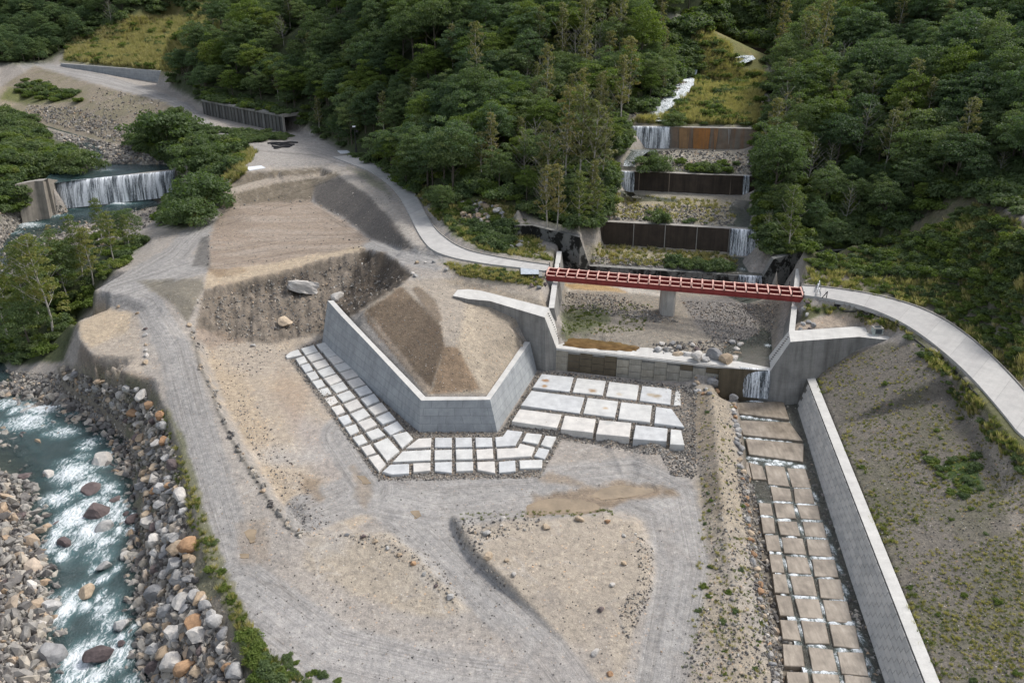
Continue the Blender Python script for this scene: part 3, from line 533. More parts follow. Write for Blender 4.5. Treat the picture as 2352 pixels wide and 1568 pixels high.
def ground_mat():
    s = NT('ground'); p = s.pos()
    c = s.n('Attribute', attribute_name='Col').outputs['Color']; a = s.n('Attribute', attribute_name='Aux').outputs['Vector']
    sep = s.n('SeparateXYZ', i_0=a); pb, vg, wt = sep.outputs
    v1 = s.n('TexVoronoi', i_Scale=3.2); s.t.links.new(p, v1.inputs['Vector']); v2 = s.n('TexVoronoi', i_Scale=7.5); s.t.links.new(p, v2.inputs['Vector'])
    n1 = s.noise(p, 1.7, 6, .65); n2 = s.noise(p, 14, 3, .6); n3 = s.noise(p, .35, 4)
    k = s.ramp(n1, [(.3, (.74,.74,.75)), (.7, (1.22,1.2,1.17))]); c1 = s.mix(1.0, c, k, 'MULTIPLY')
    c1 = s.mix(1.0, c1, s.ramp(n2, [(.3, (.76,.76,.76)), (.72, (1.24,1.24,1.24))]), 'MULTIPLY')
    # individual pebbles: cell colour where the cell lies close to its centre
    cell = s.ramp(s.n('SeparateColor', i_0=v1.outputs['Color']).outputs[0], [(0, (.42,.42,.45)), (.35, (.8,.78,.76)), (.6, (1.25,1.2,1.12)), (.8, (1.5,1.45,1.38)), (.93, (1.6,1.1,.7)), (1, (1.9,1.85,1.8))])
    cell2 = s.ramp(s.n('SeparateColor', i_0=v2.outputs['Color']).outputs[1], [(0, (.5,.5,.52)), (.5, (1,.97,.95)), (.85, (1.5,1.42,1.35)), (1, (1.9,1.85,1.8))])
    r1 = s.math('MULTIPLY', s.math('LESS_THAN', v1.outputs['Distance'], .34), s.math('GREATER_THAN', s.n('SeparateColor', i_0=v1.outputs['Color']).outputs[2], .45))
    f1 = s.math('MULTIPLY', r1, pb); f2 = s.math('MULTIPLY', s.math('LESS_THAN', v2.outputs['Distance'], .36), s.math('MULTIPLY_ADD', pb, .55, ), True)
    nd = f2.node; nd.inputs[1].default_value = 1.0
    c2 = s.mix(s.math('MULTIPLY', s.math('MULTIPLY', s.math('LESS_THAN', v2.outputs['Distance'], .36), .75), pb), c1, s.mix(1.0, c1, cell2, 'MULTIPLY'))
    c2 = s.mix(f1, c2, s.mix(1.0, c1, cell, 'MULTIPLY'))
    # sparse white stones everywhere
    v3 = s.n('TexVoronoi', i_Scale=2.1); s.t.links.new(p, v3.inputs['Vector'])
    ws = s.math('MULTIPLY', s.math('LESS_THAN', v3.outputs['Distance'], .1), s.math('GREATER_THAN', s.n('SeparateColor', i_0=v3.outputs['Color']).outputs[0], .72))
    c2 = s.mix(s.math('MULTIPLY', ws, s.math('SUBTRACT', 1.0, vg, True)), c2, (.55,.53,.5))
    tr = s.n('Attribute', attribute_name='Trk').outputs['Vector']; st = s.n('SeparateXYZ', i_0=tr)
    tn = s.noise(s.map(tr, (.95, 0, .05)), 1.0, 4, .6)
    c3 = s.mix(s.math('MULTIPLY', st.outputs[1], s.math('MULTIPLY', n3, 1.5, True), True), c2, s.mix(1.0, c2, s.ramp(tn, [(.34, (.70,.69,.68)), (.5, (1,1,1)), (.68, (1.12,1.12,1.12))]), 'MULTIPLY'))
    c3 = s.mix(wt, c3, s.mix(1.0, c3, (.7,.66,.6), 'MULTIPLY'))
    hgt = s.math('ADD', s.math('MULTIPLY', s.math('SUBTRACT', .5, v1.outputs['Distance'], True), pb), s.math('MULTIPLY', n1, 1.3))
    hgt = s.math('ADD', hgt, s.math('MULTIPLY', n2, .35)); hgt = s.math('ADD', hgt, s.math('MULTIPLY', s.math('MULTIPLY', tn, st.outputs[1]), .35))
    b = s.n('BsdfPrincipled', i_Base_Color=c3, i_Normal=s.bump(hgt, .6, .16)); s.t.links.new(s.math('MULTIPLY_ADD', wt, -.5), b.inputs['Roughness'])
    b.inputs['Roughness'].links[0].from_node.inputs[2].default_value = .95; b.inputs['Specular IOR Level'].default_value = .25
    return s.out(b.outputs[0])
M = {}
M['ground'] = ground_mat()
def conc(name, base, streak=.35, joints=None, stain=(.10,.09,.07), stain_amt=.35, rough=.85, iso=False):
    s = NT(name); p = s.pos(); uv = s.n('UVMap').outputs[0]
    n1 = s.noise(p, .45, 6, .7) if iso else s.noise(s.map(uv, (1.1, .10, 1)), 1.0, 5, .65); n2 = s.noise(p, .8, 5, .6); n3 = s.noise(p, 9, 3)
    c = s.mix(s.ramp(n1, [(.46, (0,0,0)), (.52, (1,1,1))] if iso else [(.42, (0,0,0)), (.72, (1,1,1))]), base, stain) if stain_amt > 0 else None
    c = s.mix(stain_amt, base, c) if c else base
    c = s.mix(streak, c, s.mix(1.0, c, s.ramp(n2, [(.3, (.62,.62,.63)), (.7, (1.3,1.29,1.27))]), 'MULTIPLY'))
    c = s.mix(.5, c, s.mix(1.0, c, s.ramp(n3, [(.3, (.85,.85,.85)), (.7, (1.15,1.15,1.15))]), 'MULTIPLY'))
    h = n3
    if joints:
        bt = s.n('TexBrick', i_Scale=1.0, offset=.5); s.t.links.new(uv, bt.inputs[0]); bt.inputs['Brick Width'].default_value = joints[0]; bt.inputs['Row Height'].default_value = joints[1]
        bt.inputs['Mortar Size'].default_value = joints[2]; bt.inputs['Color1'].default_value = (.92,.92,.93,1); bt.inputs['Color2'].default_value = (1.1,1.1,1.09,1); bt.inputs['Mortar'].default_value = (.62,.62,.62,1)
        c = s.mix(joints[3], c, s.mix(1.0, c, bt.outputs['Color'], 'MULTIPLY'))
    b = s.n('BsdfPrincipled', i_Base_Color=c, i_Roughness=rough, i_Normal=s.bump(h, .25, .03)); b.inputs['Specular IOR Level'].default_value = .3
    return s.out(b.outputs[0])
M['wall_new'] = conc('grey_concrete', (.34,.36,.37), .45, (1.8,.9,.03,.7), (.22,.23,.235), .5)
M['wall_cap'] = conc('pale_concrete_cap', (.56,.55,.52), .3, None, (.40,.385,.355), .4)
M['dam'] = conc('weathered_concrete', (.27,.265,.25), .5, (1.8,.9,.02,.4), (.10,.095,.085), .7)
M['damface'] = conc('block_concrete', (.36,.35,.315), .4, None, (.15,.13,.10), .55)
M['damwet'] = conc('algae_dark_concrete', (.115,.092,.060), .5, None, (.03,.025,.015), .7, .5)
M['mossy'] = conc('moss_black_concrete', (.15,.15,.14), .5, None, (.012,.012,.01), 1.0, iso=True)
M['olddam'] = conc('old_brown_dam', (.062,.047,.036), .6, (2.2,4,.03,.5), (.022,.018,.014), .7)
M['reddam'] = conc('rust_streaked_dam', (.24,.21,.17), .5, None, (.30,.12,.035), .6)
M['slab'] = conc('white_slab_concrete', (.80,.80,.775), .18, None, (.66,.64,.60), .35, .8)
M['road'] = conc('worn_road_concrete', (.46,.45,.43), .3, (5,50,.04,.6), (.36,.34,.33), .4)
M['kerb'] = conc('kerb_concrete', (.33,.31,.28), .4, None, (.16,.15,.13), .4)
M['block'] = conc('wall_block_concrete', (.355,.35,.335), .35, None, (.24,.235,.22), .4)
M['joint'] = conc('dark_joint', (.16,.155,.14), .3, None, (.05,.05,.04), .3)
M['weir'] = conc('weir_concrete', (.30,.27,.23), .5, None, (.10,.09,.075), .6)
def wetpad():
    s = NT('sandy_wet_concrete'); p = s.pos()
    n = s.noise(s.map(p, (2.2,.5,1)), 1.3, 5, .6); r = s.noise(s.map(p, (3,1.2,1)), 4, 3)
    n9 = s.noise(p, .6, 4, .6); c = s.ramp(n, [(.3, (.20,.165,.125)), (.6, (.31,.262,.205)), (.8, (.40,.35,.29))]); c = s.mix(1.0, c, s.ramp(n9, [(.35, (.62,.60,.57)), (.6, (1.08,1.08,1.08))]), 'MULTIPLY')
    b = s.n('BsdfPrincipled', i_Base_Color=c, i_Roughness=.3, i_Normal=s.bump(r, .35, .05)); return s.out(b.outputs[0])
M['wetpad'] = wetpad()
def flat(name, c, rough=.6, metal=0, var=.25, sc=3):
    s = NT(name); p = s.pos(); n = s.noise(p, sc, 4)
    cc = s.mix(1.0, c, s.ramp(n, [(.3, (1-var,)*3), (.7, (1+var,)*3)]), 'MULTIPLY')
    b = s.n('BsdfPrincipled', i_Base_Color=cc, i_Roughness=rough, i_Metallic=metal, i_Normal=s.bump(n, .1, .02)); return s.out(b.outputs[0])
M['red'] = flat('red_oxide_paint', (.27,.035,.03), .55, 0, .2, 2)
M['pink'] = flat('faded_pink_flange', (.62,.36,.30), .7, 0, .25, 3)
M['black'] = flat('black_steel', (.02,.02,.022), .5); M['steel'] = flat('galvanised_steel', (.45,.47,.5), .4, .6)
M['hose'] = flat('black_rubber', (.012,.012,.014), .6); M['white'] = flat('white_sheet', (.78,.8,.82), .5, 0, .05)
M['greenbox'] = flat('grey_green_box', (.38,.42,.39), .6); M['glass'] = flat('dark_panel', (.05,.06,.07), .3)
def rock(name, stops, var=.35, moss=0):
    s = NT(name); oi = s.n('ObjectInfo').outputs['Random']; tc = s.n('TexCoord').outputs['Object']
    off = s.n('VectorMath', operation='ADD'); s.t.links.new(tc, off.inputs[0]); cb = s.n('CombineXYZ'); s.t.links.new(s.math('MULTIPLY', oi, 37.0), cb.inputs[0]); s.t.links.new(cb.outputs[0], off.inputs[1]); v = off.outputs[0]
    c = s.ramp(oi, stops); n = s.noise(v, 1.6, 6, .65); n2 = s.noise(v, 7, 4, .7)
    c = s.mix(1.0, c, s.ramp(n, [(.28, (1-var,)*3), (.72, (1+var,)*3)]), 'MULTIPLY'); c = s.mix(.5, c, s.mix(1.0, c, s.ramp(n2, [(.3, (.7,.7,.7)), (.7, (1.3,1.28,1.25))]), 'MULTIPLY'))
    b = s.n('BsdfPrincipled', i_Base_Color=c, i_Roughness=.85, i_Normal=s.bump(s.math('ADD', n, s.math('MULTIPLY', n2, .4)), .6, .15)); b.inputs['Specular IOR Level'].default_value = .3
    return s.out(b.outputs[0])
M['r_grey'] = rock('grey_rock', [(0, (.22,.22,.225)), (.5, (.33,.325,.315)), (1, (.45,.44,.425))]); M['r_dark'] = rock('dark_purple_rock', [(0, (.095,.075,.075)), (1, (.17,.135,.13))])
M['r_pale'] = rock('pale_rock', [(0, (.44,.42,.39)), (1, (.56,.53,.49))]); M['r_tan'] = rock('tan_rock', [(0, (.34,.26,.18)), (1, (.46,.37,.27))]); M['r_orange'] = rock('orange_rock', [(0, (.31,.18,.10)), (1, (.42,.27,.16))])
M['r_mix'] = rock('mixed_gravel', [(0, (.09,.082,.078)), (.25, (.18,.17,.16)), (.6, (.30,.285,.26)), (.82, (.40,.365,.31)), (.92, (.38,.28,.19)), (1, (.56,.54,.50))])
def leafm(name, c0, c1, c2=None, tr=.42):
    s = NT(name); oi = s.n('ObjectInfo').outputs['Random']; at = s.n('Attribute', attribute_name='lv').outputs['Fac']
    f = s.math('ADD', s.math('MULTIPLY', oi, .55), s.math('MULTIPLY', at, .45))
    c = s.ramp(f, [(.05, c0), (.6, c1), (.98, c2 or c1)])
    d = s.n('BsdfPrincipled', i_Base_Color=c, i_Roughness=.6); d.inputs['Specular IOR Level'].default_value = .25; t = s.n('BsdfTranslucent', i_Color=s.mix(1.0, c, (1.2,1.35,.6), 'MULTIPLY'))
    mx = s.n('MixShader', i_0=tr); s.t.links.new(d.outputs[0], mx.inputs[1]); s.t.links.new(t.outputs[0], mx.inputs[2]); return s.out(mx.outputs[0])
M['l_dark'] = leafm('dark_leaves', (.066,.108,.058), (.112,.165,.078), (.18,.22,.105)); M['l_mid'] = leafm('green_leaves', (.085,.128,.055), (.13,.178,.075), (.185,.22,.095))
M['l_light'] = leafm('bright_leaves', (.095,.145,.032), (.145,.195,.045), (.205,.225,.06)); M['l_aut'] = leafm('autumn_leaves', (.15,.165,.075), (.21,.20,.09), (.29,.23,.095))
M['l_grass'] = leafm('grass_blades', (.11,.15,.045), (.20,.22,.08), (.33,.30,.15)); M['l_dry'] = leafm('dry_grass_blades', (.30,.27,.13), (.44,.38,.20), (.54,.47,.28))
M['bark'] = flat('dark_bark', (.10,.085,.065), .9, 0, .3, 4); M['pale'] = flat('pale_bark', (.42,.39,.34), .85, 0, .35, 5); M['greybark'] = flat('silvery_bark', (.30,.28,.25), .85, 0, .3, 5)
def water(name, deep, mid, foam_on=(1.12, 3.9, .63), shallow=True, rough=.12, flow=(1.7,.45,1), foamc=(.86,.9,.92)):
    s = NT(name); p = s.pos(); a = s.n('Attribute', attribute_name='Wat').outputs['Vector']; sx = s.n('SeparateXYZ', i_0=a); fo, de, _ = sx.outputs
    w = s.n('VectorMath', operation='ADD'); nz = s.n('TexNoise', i_Scale=.8, i_Detail=3.0); s.t.links.new(p, nz.inputs['Vector']); sc = s.n('VectorMath', operation='SCALE', i_Scale=1.4); s.t.links.new(nz.outputs['Color'], sc.inputs[0]); s.t.links.new(p, w.inputs[0]); s.t.links.new(sc.outputs[0], w.inputs[1]); p2 = w.outputs[0]
    n = s.noise(s.map(p2, flow, (0,0,.15)), 2.4, 8, .78); n2 = s.noise(s.map(p2, (2.5,1.2,1)), 2.4, 5, .6); n3 = s.noise(p, .45, 3)
    f = s.math('ADD', s.math('MULTIPLY', fo, foam_on[0]), s.math('MULTIPLY', s.math('SUBTRACT', n, foam_on[2]), foam_on[1])); f = s.math('MULTIPLY', f, 1.5, True); f = s.math('MULTIPLY', f, s.math('MULTIPLY', fo, 3.0, True), True)
    c = s.mix(s.math('MULTIPLY', n3, 1.0), deep, mid); c = s.mix(s.math('MULTIPLY', fo, .5), c, (.16,.34,.36)); c = s.mix(f, c, foamc)
    b = s.n('BsdfPrincipled', i_Base_Color=c, i_Normal=s.bump(s.math('ADD', n2, n), .75, .22)); s.t.links.new(s.math('MULTIPLY_ADD', f, .5), b.inputs['Roughness']); b.inputs['Roughness'].links[0].from_node.inputs[2].default_value = rough
    if shallow:
        t = s.n('BsdfTransparent', i_Color=(.62,.70,.68,1)); mx = s.n('MixShader'); al = s.math('MAXIMUM', s.math('ADD', s.math('MULTIPLY', de, 1.1), .18, True), f)
        s.t.links.new(al, mx.inputs[0]); s.t.links.new(t.outputs[0], mx.inputs[1]); s.t.links.new(b.outputs[0], mx.inputs[2]); return s.out(mx.outputs[0])
    return s.out(b.outputs[0])
M['river'] = water('river_water', (.014,.034,.036), (.040,.078,.080)); M['chan'] = water('channel_water', (.10,.10,.085), (.17,.16,.135), (1.15, 4.2, .60), True, .15, (3,1.4,1))
M['puddle'] = flat('muddy_water', (.26,.20,.13), .1, 0, .25, .6); M['bogwater'] = flat('iron_water', (.155,.10,.045), .08, 0, .45, .8)
def fallm(name, dens=.5, dark=(.05,.055,.06), sc=9):
    s = NT(name); uv = s.n('UVMap').outputs[0]
    n = s.noise(s.map(uv, (sc*.55, .22, 1)), 1.0, 5, .7); n2 = s.noise(s.map(uv, (sc*2, 3.2, 1)), 1.0, 4, .7); n3 = s.noise(s.map(uv, (.8, .1, 1)), 1.0, 3)
    f = s.math('ADD', s.math('MULTIPLY', n, .75), s.math('MULTIPLY', n2, .45)); f = s.math('ADD', f, s.math('MULTIPLY_ADD', n3, .7)); f.node.inputs[1].links[0].from_node.inputs[2].default_value = -.22
    f = s.ramp(f, [(.86-dens*.36, (0,0,0)), (1.02-dens*.34, (1,1,1))])
    b = s.n('BsdfPrincipled', i_Base_Color=s.mix(f, (.30,.34,.38), (.9,.93,.96)), i_Roughness=.35); t = s.n('BsdfTransparent', i_Color=(.7,.74,.76,1)); mx = s.n('MixShader')
    s.t.links.new(s.math('ADD', s.math('MULTIPLY', f, .85), .13, True), mx.inputs[0]); s.t.links.new(t.outputs[0], mx.inputs[1]); s.t.links.new(b.outputs[0], mx.inputs[2]); return s.out(mx.outputs[0])
M['fall'] = fallm('falling_water', .68); M['fall2'] = fallm('falling_water_thin', .66); M['foam'] = flat('white_foam', (.85,.88,.9), .6, 0, .1, 4)

# ------------------------------------------------------------------ object helpers
def tag(o, label=None, cat=None, group=None, kind=None):
    if label: o['label'] = label
    if cat: o['category'] = cat
    if group: o['group'] = group
    if kind: o['kind'] = kind
    return o
def mesh(name, V, F, mats, uv=None, smooth=False, mi=None):
    me = bpy.data.meshes.new(name); me.from_pydata([tuple(map(float, v)) for v in V], [], [tuple(f) for f in F])
    for m in (mats if isinstance(mats, (list, tuple)) else [mats]): me.materials.append(m)
    if uv is not None:
        l = me.uv_layers.new(name='UVMap'); vi = np.empty(len(me.loops), np.int32); me.loops.foreach_get('vertex_index', vi); l.data.foreach_set('uv', np.asarray(uv, np.float32)[vi].ravel())
    if smooth: me.polygons.foreach_set('use_smooth', [True]*len(me.polygons))
    if mi is not None: me.polygons.foreach_set('material_index', mi)
    me.update(); return me
def link(name, me, parent=None, loc=None):
    o = bpy.data.objects.new(name, me); COL.objects.link(o)
    if parent is not None:
        o.parent = parent
        if me is not None and loc is None: o.location = -Vector(parent.location) if parent.rotation_euler.z == 0 else (0, 0, 0)
    if loc is not None: o.location = loc
    return o
def empty(name, loc, label, cat, group=None):
    o = bpy.data.objects.new(name, None); COL.objects.link(o); o.location = loc; return tag(o, label, cat, group)
def rebase(o):                                  # put a top-level mesh's origin at its base
    me = o.data; n = len(me.vertices); v = np.empty(n*3, np.float32); me.vertices.foreach_get('co', v); v = v.reshape(-1, 3)
    c = Vector(((v[:, 0].min()+v[:, 0].max())/2, (v[:, 1].min()+v[:, 1].max())/2, v[:, 2].min()))
    v -= np.array(c, np.float32); me.vertices.foreach_set('co', v.ravel()); me.update(); o.location = c; return o
def strip(FT, BT, FB, BB):
    """closed prism along stations; returns verts, faces, uv. face order: front, top, back, bottom, ends"""
    n = len(FT); V = []; UV = []; u = 0
    for i in range(n):
        if i: u += math.dist(FT[i-1][:2], FT[i][:2])
        for q, w in ((FT[i], 0), (BT[i], .4), (BB[i], 0), (FB[i], 0)): V.append(q); UV.append((u, q[2]+(w if w else 0)))
    F = []; kind = []
    for i in range(n-1):
        a, b = 4*i, 4*i+4
        F.append((a+3, b+3, b, a)); kind.append(0); F.append((a, b, b+1, a+1)); kind.append(1); F.append((a+1, b+1, b+2, a+2)); kind.append(2); F.append((a+2, b+2, b+3, a+3)); kind.append(2)
    F.append((0, 1, 2, 3)); F.append((4*n-1, 4*n-2, 4*n-3, 4*n-4)); kind += [2, 2]
    return V, F, UV, kind
def wall(name, FT, BT, FB, BB, body, cap=None, parent=None):
    V, F, UV, k = strip(FT, BT, FB, BB)
    # unshared faces so that the caps keep crisp edges
    V2 = []; U2 = []; F2 = []
    for f in F:
        b = len(V2); V2 += [V[i] for i in f]; U2 += [UV[i] for i in f]; F2.append(tuple(range(b, b+len(f))))
    me = mesh(name, V2, F2, [M[body], M[cap or body]], U2, False, [1 if q == 1 else 0 for q in k]); return link(name, me, parent)
def off(l, dx=0, dy=0, dz=0): return [(a[0]+dx, a[1]+dy, a[2]+dz) for a in l]
def setz(l, z): return [(a[0], a[1], z) for a in l]
def box(V, F, c, s, rz=0, rx=0, ry=0):
    b = len(V); m = Euler((rx, ry, rz)).to_matrix()
    for dx in (-1, 1):
        for dy in (-1, 1):
            for dz in (-1, 1): V.append(tuple(Vector(c)+m@Vector((dx*s[0]/2, dy*s[1]/2, dz*s[2]/2))))
    F += [(b, b+1, b+3, b+2), (b+4, b+6, b+7, b+5), (b, b+4, b+5, b+1), (b+2, b+3, b+7, b+6), (b, b+2, b+6, b+4), (b+1, b+5, b+7, b+3)]
def beam(V, F, a, b_, w, h):
    a = Vector(a); b_ = Vector(b_); d = (b_-a).normalized(); up = Vector((0, 0, 1)) if abs(d.z) < .95 else Vector((0, 1, 0)); s = d.cross(up).normalized(); u = s.cross(d).normalized(); k = len(V)
    for q in (a, b_):
        for i, j in ((-1, -1), (1, -1), (1, 1), (-1, 1)): V.append(tuple(q+s*i*w/2+u*j*h/2))
    F += [(k, k+1, k+2, k+3), (k+7, k+6, k+5, k+4)]+[(k+i, k+4+i, k+4+(i+1) % 4, k+(i+1) % 4) for i in range(4)]
def tube(V, F, path, r, n=7):
    k = len(V); rr = r if isinstance(r, (list, tuple)) else [r]*len(path); prev = None
    for i, p in enumerate(path):
        p = Vector(p); d = (Vector(path[min(i+1, len(path)-1)])-Vector(path[max(i-1, 0)])).normalized()
        x = d.cross(Vector((0, 0, 1)) if abs(d.z) < .9 else Vector((1, 0, 0))).normalized(); y = d.cross(x)
        for j in range(n): a = 2*math.pi*j/n; V.append(tuple(p+(x*math.cos(a)+y*math.sin(a))*rr[i]))
    for i in range(len(path)-1):
        for j in range(n): F.append((k+i*n+j, k+i*n+(j+1) % n, k+(i+1)*n+(j+1) % n, k+(i+1)*n+j))
    F.append(tuple(k+j for j in range(n))); F.append(tuple(k+(len(path)-1)*n+j for j in reversed(range(n))))

# ------------------------------------------------------------------ the ground sheet
idx = (np.arange(NV-1)[:, None]*NU+np.arange(NU-1)[None, :]).ravel()
Fq = np.stack([idx, idx+1, idx+NU+1, idx+NU], 1).astype(np.int32)
def gridmesh(name, X, Y, Z, F, attrs, mat_):
    me = bpy.data.meshes.new(name); n = X.size; me.vertices.add(n); me.vertices.foreach_set('co', np.stack([X.ravel(), Y.ravel(), Z.ravel()], 1).astype(np.float32).ravel())
    me.loops.add(F.size); me.loops.foreach_set('vertex_index', F.ravel()); me.polygons.add(len(F)); me.polygons.foreach_set('loop_start', np.arange(0, F.size, 4, dtype=np.int32)); me.polygons.foreach_set('loop_total', np.full(len(F), 4, np.int32))
    me.update(calc_edges=True); me.validate(); me.polygons.foreach_set('use_smooth', np.ones(len(me.polygons), bool))
    for an, A in attrs.items():
        if A.shape[-1] == 3 and an == 'Col':
            at = me.color_attributes.new(an, 'FLOAT_COLOR', 'POINT'); at.data.foreach_set('color', np.concatenate([A.reshape(-1, 3), np.ones((n, 1))], 1).astype(np.float32).ravel())
        else:
            at = me.attributes.new(an, 'FLOAT_VECTOR', 'POINT'); at.data.foreach_set('vector', A.reshape(-1, 3).astype(np.float32).ravel())
    me.materials.append(mat_); return me
g = link('ground', gridmesh('ground', GX, GY, GZ2, Fq, {'Col': col, 'Aux': np.stack([peb, veg, wet], -1), 'Trk': np.stack([lat, trk, GY*1.0], -1)}, M['ground'])); tag(g, kind='structure')

# ------------------------------------------------------------------ river water
def wsheet(name, centre, zw, halfw, mat_, foam_spots, noise_a=.12, du=.32, dw=.3, foam_base=0):
    """water following a centre line (world xy), zw(t) level; width halfw(t)"""
    c = np.array(centre, float); seg = np.r_[0, np.cumsum(np.hypot(*np.diff(c, axis=0).T))]; L = seg[-1]; n = int(L/du); t = np.linspace(0, L, n)
    cx = np.interp(t, seg, c[:, 0]); cy = np.interp(t, seg, c[:, 1]); 
    k = np.ones(15)/15; cx[7:-7] = np.convolve(cx, k, 'valid'); cy[7:-7] = np.convolve(cy, k, 'valid')
    tx, ty = np.gradient(cx), np.gradient(cy); l = np.hypot(tx, ty); nx, ny = ty/l, -tx/l
    hw = np.interp(t, seg, halfw); m = int(2*max(halfw)/dw); w = np.linspace(-1, 1, m)
    X = cx[:, None]+nx[:, None]*hw[:, None]*w; Y = cy[:, None]+ny[:, None]*hw[:, None]*w; zz_ = np.interp(t, seg, zw)[:, None]+0*X
    foam = np.zeros(X.shape)+foam_base
    for fx, fy, r, ry, s in foam_spots: foam = np.maximum(foam, s*np.exp(-(((X-fx)/r)**2+((Y-fy)/ry)**2)**1.2))
    Z = zz_+noise_a*fbm(X*.55, Y*.35, 41, 4)*(.5+1.6*foam)+.12*foam
    dep = np.clip(Z-bil(GZ2, X, Y), -.2, 3)
    F = (np.arange(n-1)[:, None]*m+np.arange(m-1)[None, :]).ravel(); F = np.stack([F, F+m, F+m+1, F+1], 1)
    keep = dep.ravel()[F].max(1) > -.15; F = F[keep].astype(np.int32)
    o = link(name, gridmesh(name, X, Y, Z, F, {'Wat': np.stack([foam, dep, foam], -1)}, mat_)); return tag(o, kind='structure')
def brook(pl, hw, foam, mat_='chan', base=0., lift=.16):
    c_ = [hz(x, y) for x, y in pl]; z_ = [q[2]+lift for q in c_]
    for i in range(len(z_)-2, -1, -1): pass
    wsheet('stream', [q[:2] for q in c_], z_, hw, M[mat_], foam, .05, .3, .25, base)
def spots(l, z):
    r = []
    for px, py, w, h, s in l:
        q = P(px, py, z); dep = q[1]*cp-(q[2]-HC)*sp; k = dep/FPX
        r.append((q[0], q[1], max(.5, w*k), max(.5, h*k/.55), s))
    return r
def PT(l): return [P(*p)[:2] for p in l]
rc = [(260,1720,-6.3),(225,1568,-6.2),(205,1450,-6.1),(215,1300,-5.9),(210,1180,-5.7),(170,1080,-5.5),(120,1000,-5.3),(40,945,-5.1),(-80,900,-4.9)]
fo = [(150,1000,40,16,.8),(210,1020,30,14,.7),(30,935,40,12,.8),(170,960,30,8,.6),(250,1050,25,12,.7),(100,945,55,22,1),(60,985,70,18,.8),(75,970,40,14,1),(190,1055,25,14,.6),(170,1090,50,26,1),(205,1120,40,22,.9),(255,1120,35,12,.6),(130,1150,40,22,.9),(170,1190,45,32,1),(210,1220,45,30,1),(255,1170,35,28,.8),(285,1165,18,20,.7),
      (120,1250,30,30,.8),(160,1260,40,30,.6),(135,1225,25,25,.8),(225,1270,40,20,.6),(155,1390,26,40,1),(150,1360,18,14,.7),(240,1390,30,26,.8),(250,1420,25,20,.7),(185,1520,34,60,1),(175,1500,36,30,1),(270,1500,38,32,.8),(300,1560,30,20,.7),(200,1568,30,40,.9),(110,1395,10,14,.4)]
c = PT(rc)+[(-92,128),(-104,150),(-110,166),P(110,520,-3)[:2],P(170,490,-2.4)[:2],P(250,463,-2.3)[:2],P(330,450,-2.3)[:2]]
for (x, y, w) in ((212,1122,50),(225,1176,60),(243,1212,42),(68,948,44),(242,1298,36),(201,1357,40),(230,1498,62),(150,1245,40),(268,1148,32),(290,1180,22),(130,1205,24),(280,1475,20),(118,1388,50),(305,1190,36),(280,1433,36)):
    fo += [(x-w*.75, y+w*.1, w*.3, w*.3, .85), (x+w*.7, y+w*.15, w*.3, w*.35, .85), (x-w*.15, y+w*.75, w*.5, w*.35, .95), (x, y-w*.45, w*.5, w*.15, .7)]
for _ in range(26):
    t_ = random.random(); k_ = t_*7.99; i_ = int(k_); x = rc[i_][0]+(rc[i_+1][0]-rc[i_][0])*(k_-i_)+random.uniform(-75, 75); y = rc[i_][1]+(rc[i_+1][1]-rc[i_][1])*(k_-i_); fo.append((x, y, random.uniform(10, 30), random.uniform(5, 14), random.uniform(.5, .9)))
wsheet('river', c, [p[2] for p in rc]+[-4.3,-3.7,-3.2,-2.9,-2.5,-2.3,-2.3], [11,11,10.5,9.5,9,9,9,9,9,9,9,10,10,13,13,12], M['river'], spots(fo, -5.8)+spots([(140,480,40,8,.9),(250,470,60,8,1),(340,458,50,7,1),(60,515,50,14,.8),(110,495,40,9,.7),(20,530,40,10,.7)], -2.6)+[(-84,118,3,5,.7),(-98,140,3,6,.7)], .2)
rc = [(262,404,4.25),(235,385,4.4),(220,355,4.9),(175,330,5.5),(110,305,6.2),(60,288,6.8),(0,270,7.5),(-80,255,8.4)]
wsheet('river', PT(rc), [p[2] for p in rc], [17,12,7,6,5,4.5,4.5,4.5], M['river'], spots([(235,385,30,10,.8),(80,292,30,4,.9),(150,320,25,4,.8),(110,310,20,5,.6),(60,285,20,5,.8),(200,372,20,6,.7)], 5), .12, .6, .4)

# torrent and channel water
wsheet('stream', PT([(1735,840,3.7),(1760,790,4.1),(1775,740,4.5),(1780,700,4.9),(1745,680,5.2),(1730,668,5.3)]), [3.86,4.1,4.5,4.95,5.2,5.25], [4.6,4.5,3.4,3,4,5], M['chan'], spots([(1765,790,8,6,.9),(1788,745,6,18,.8),(1785,715,6,12,.6),(1730,678,30,5,1)], 4.3), .05, .3, .25)
wsheet('stream', PT([(1715,632,7.05),(1712,605,7.3),(1709,592,7.6)]), [7.15,7.45,7.9], [3.6,3.8,3.8], M['chan'], spots([(1709,590,28,5,1),(1705,615,10,6,.6)], 7.5), .05, .3, .25)
brook([(1712,524),(1712,505),(1715,485),(1722,464)], [2.9,3,3,2.5], spots([(1715,475,18,5,.4)], 12.5))
brook([(1425,440),(1440,450),(1490,456),(1560,463)], [2.5,2,1.2,.8], spots([(1436,440,26,5,1)], 13.5))
brook([(1436,386),(1438,372),(1452,350),(1480,345)], [1.8,1.6,3,4], spots([(1436,378,14,12,1),(1480,342,45,5,1)], 18), 'chan', .3)
brook([(1490,284),(1488,276),(1505,262),(1530,246),(1552,225),(1570,200),(1576,182),(1588,165),(1600,150),(1640,142),(1700,135)], [4,2.4,2,2,2.1,2.2,2.0,1.6,1,.8,.8], [], 'river', .95, .3)
brook([(1700,148),(1716,138),(1712,131)], [1.2,2,2], [], 'river', .8, .25)
# side channel water laid over the pads' joints

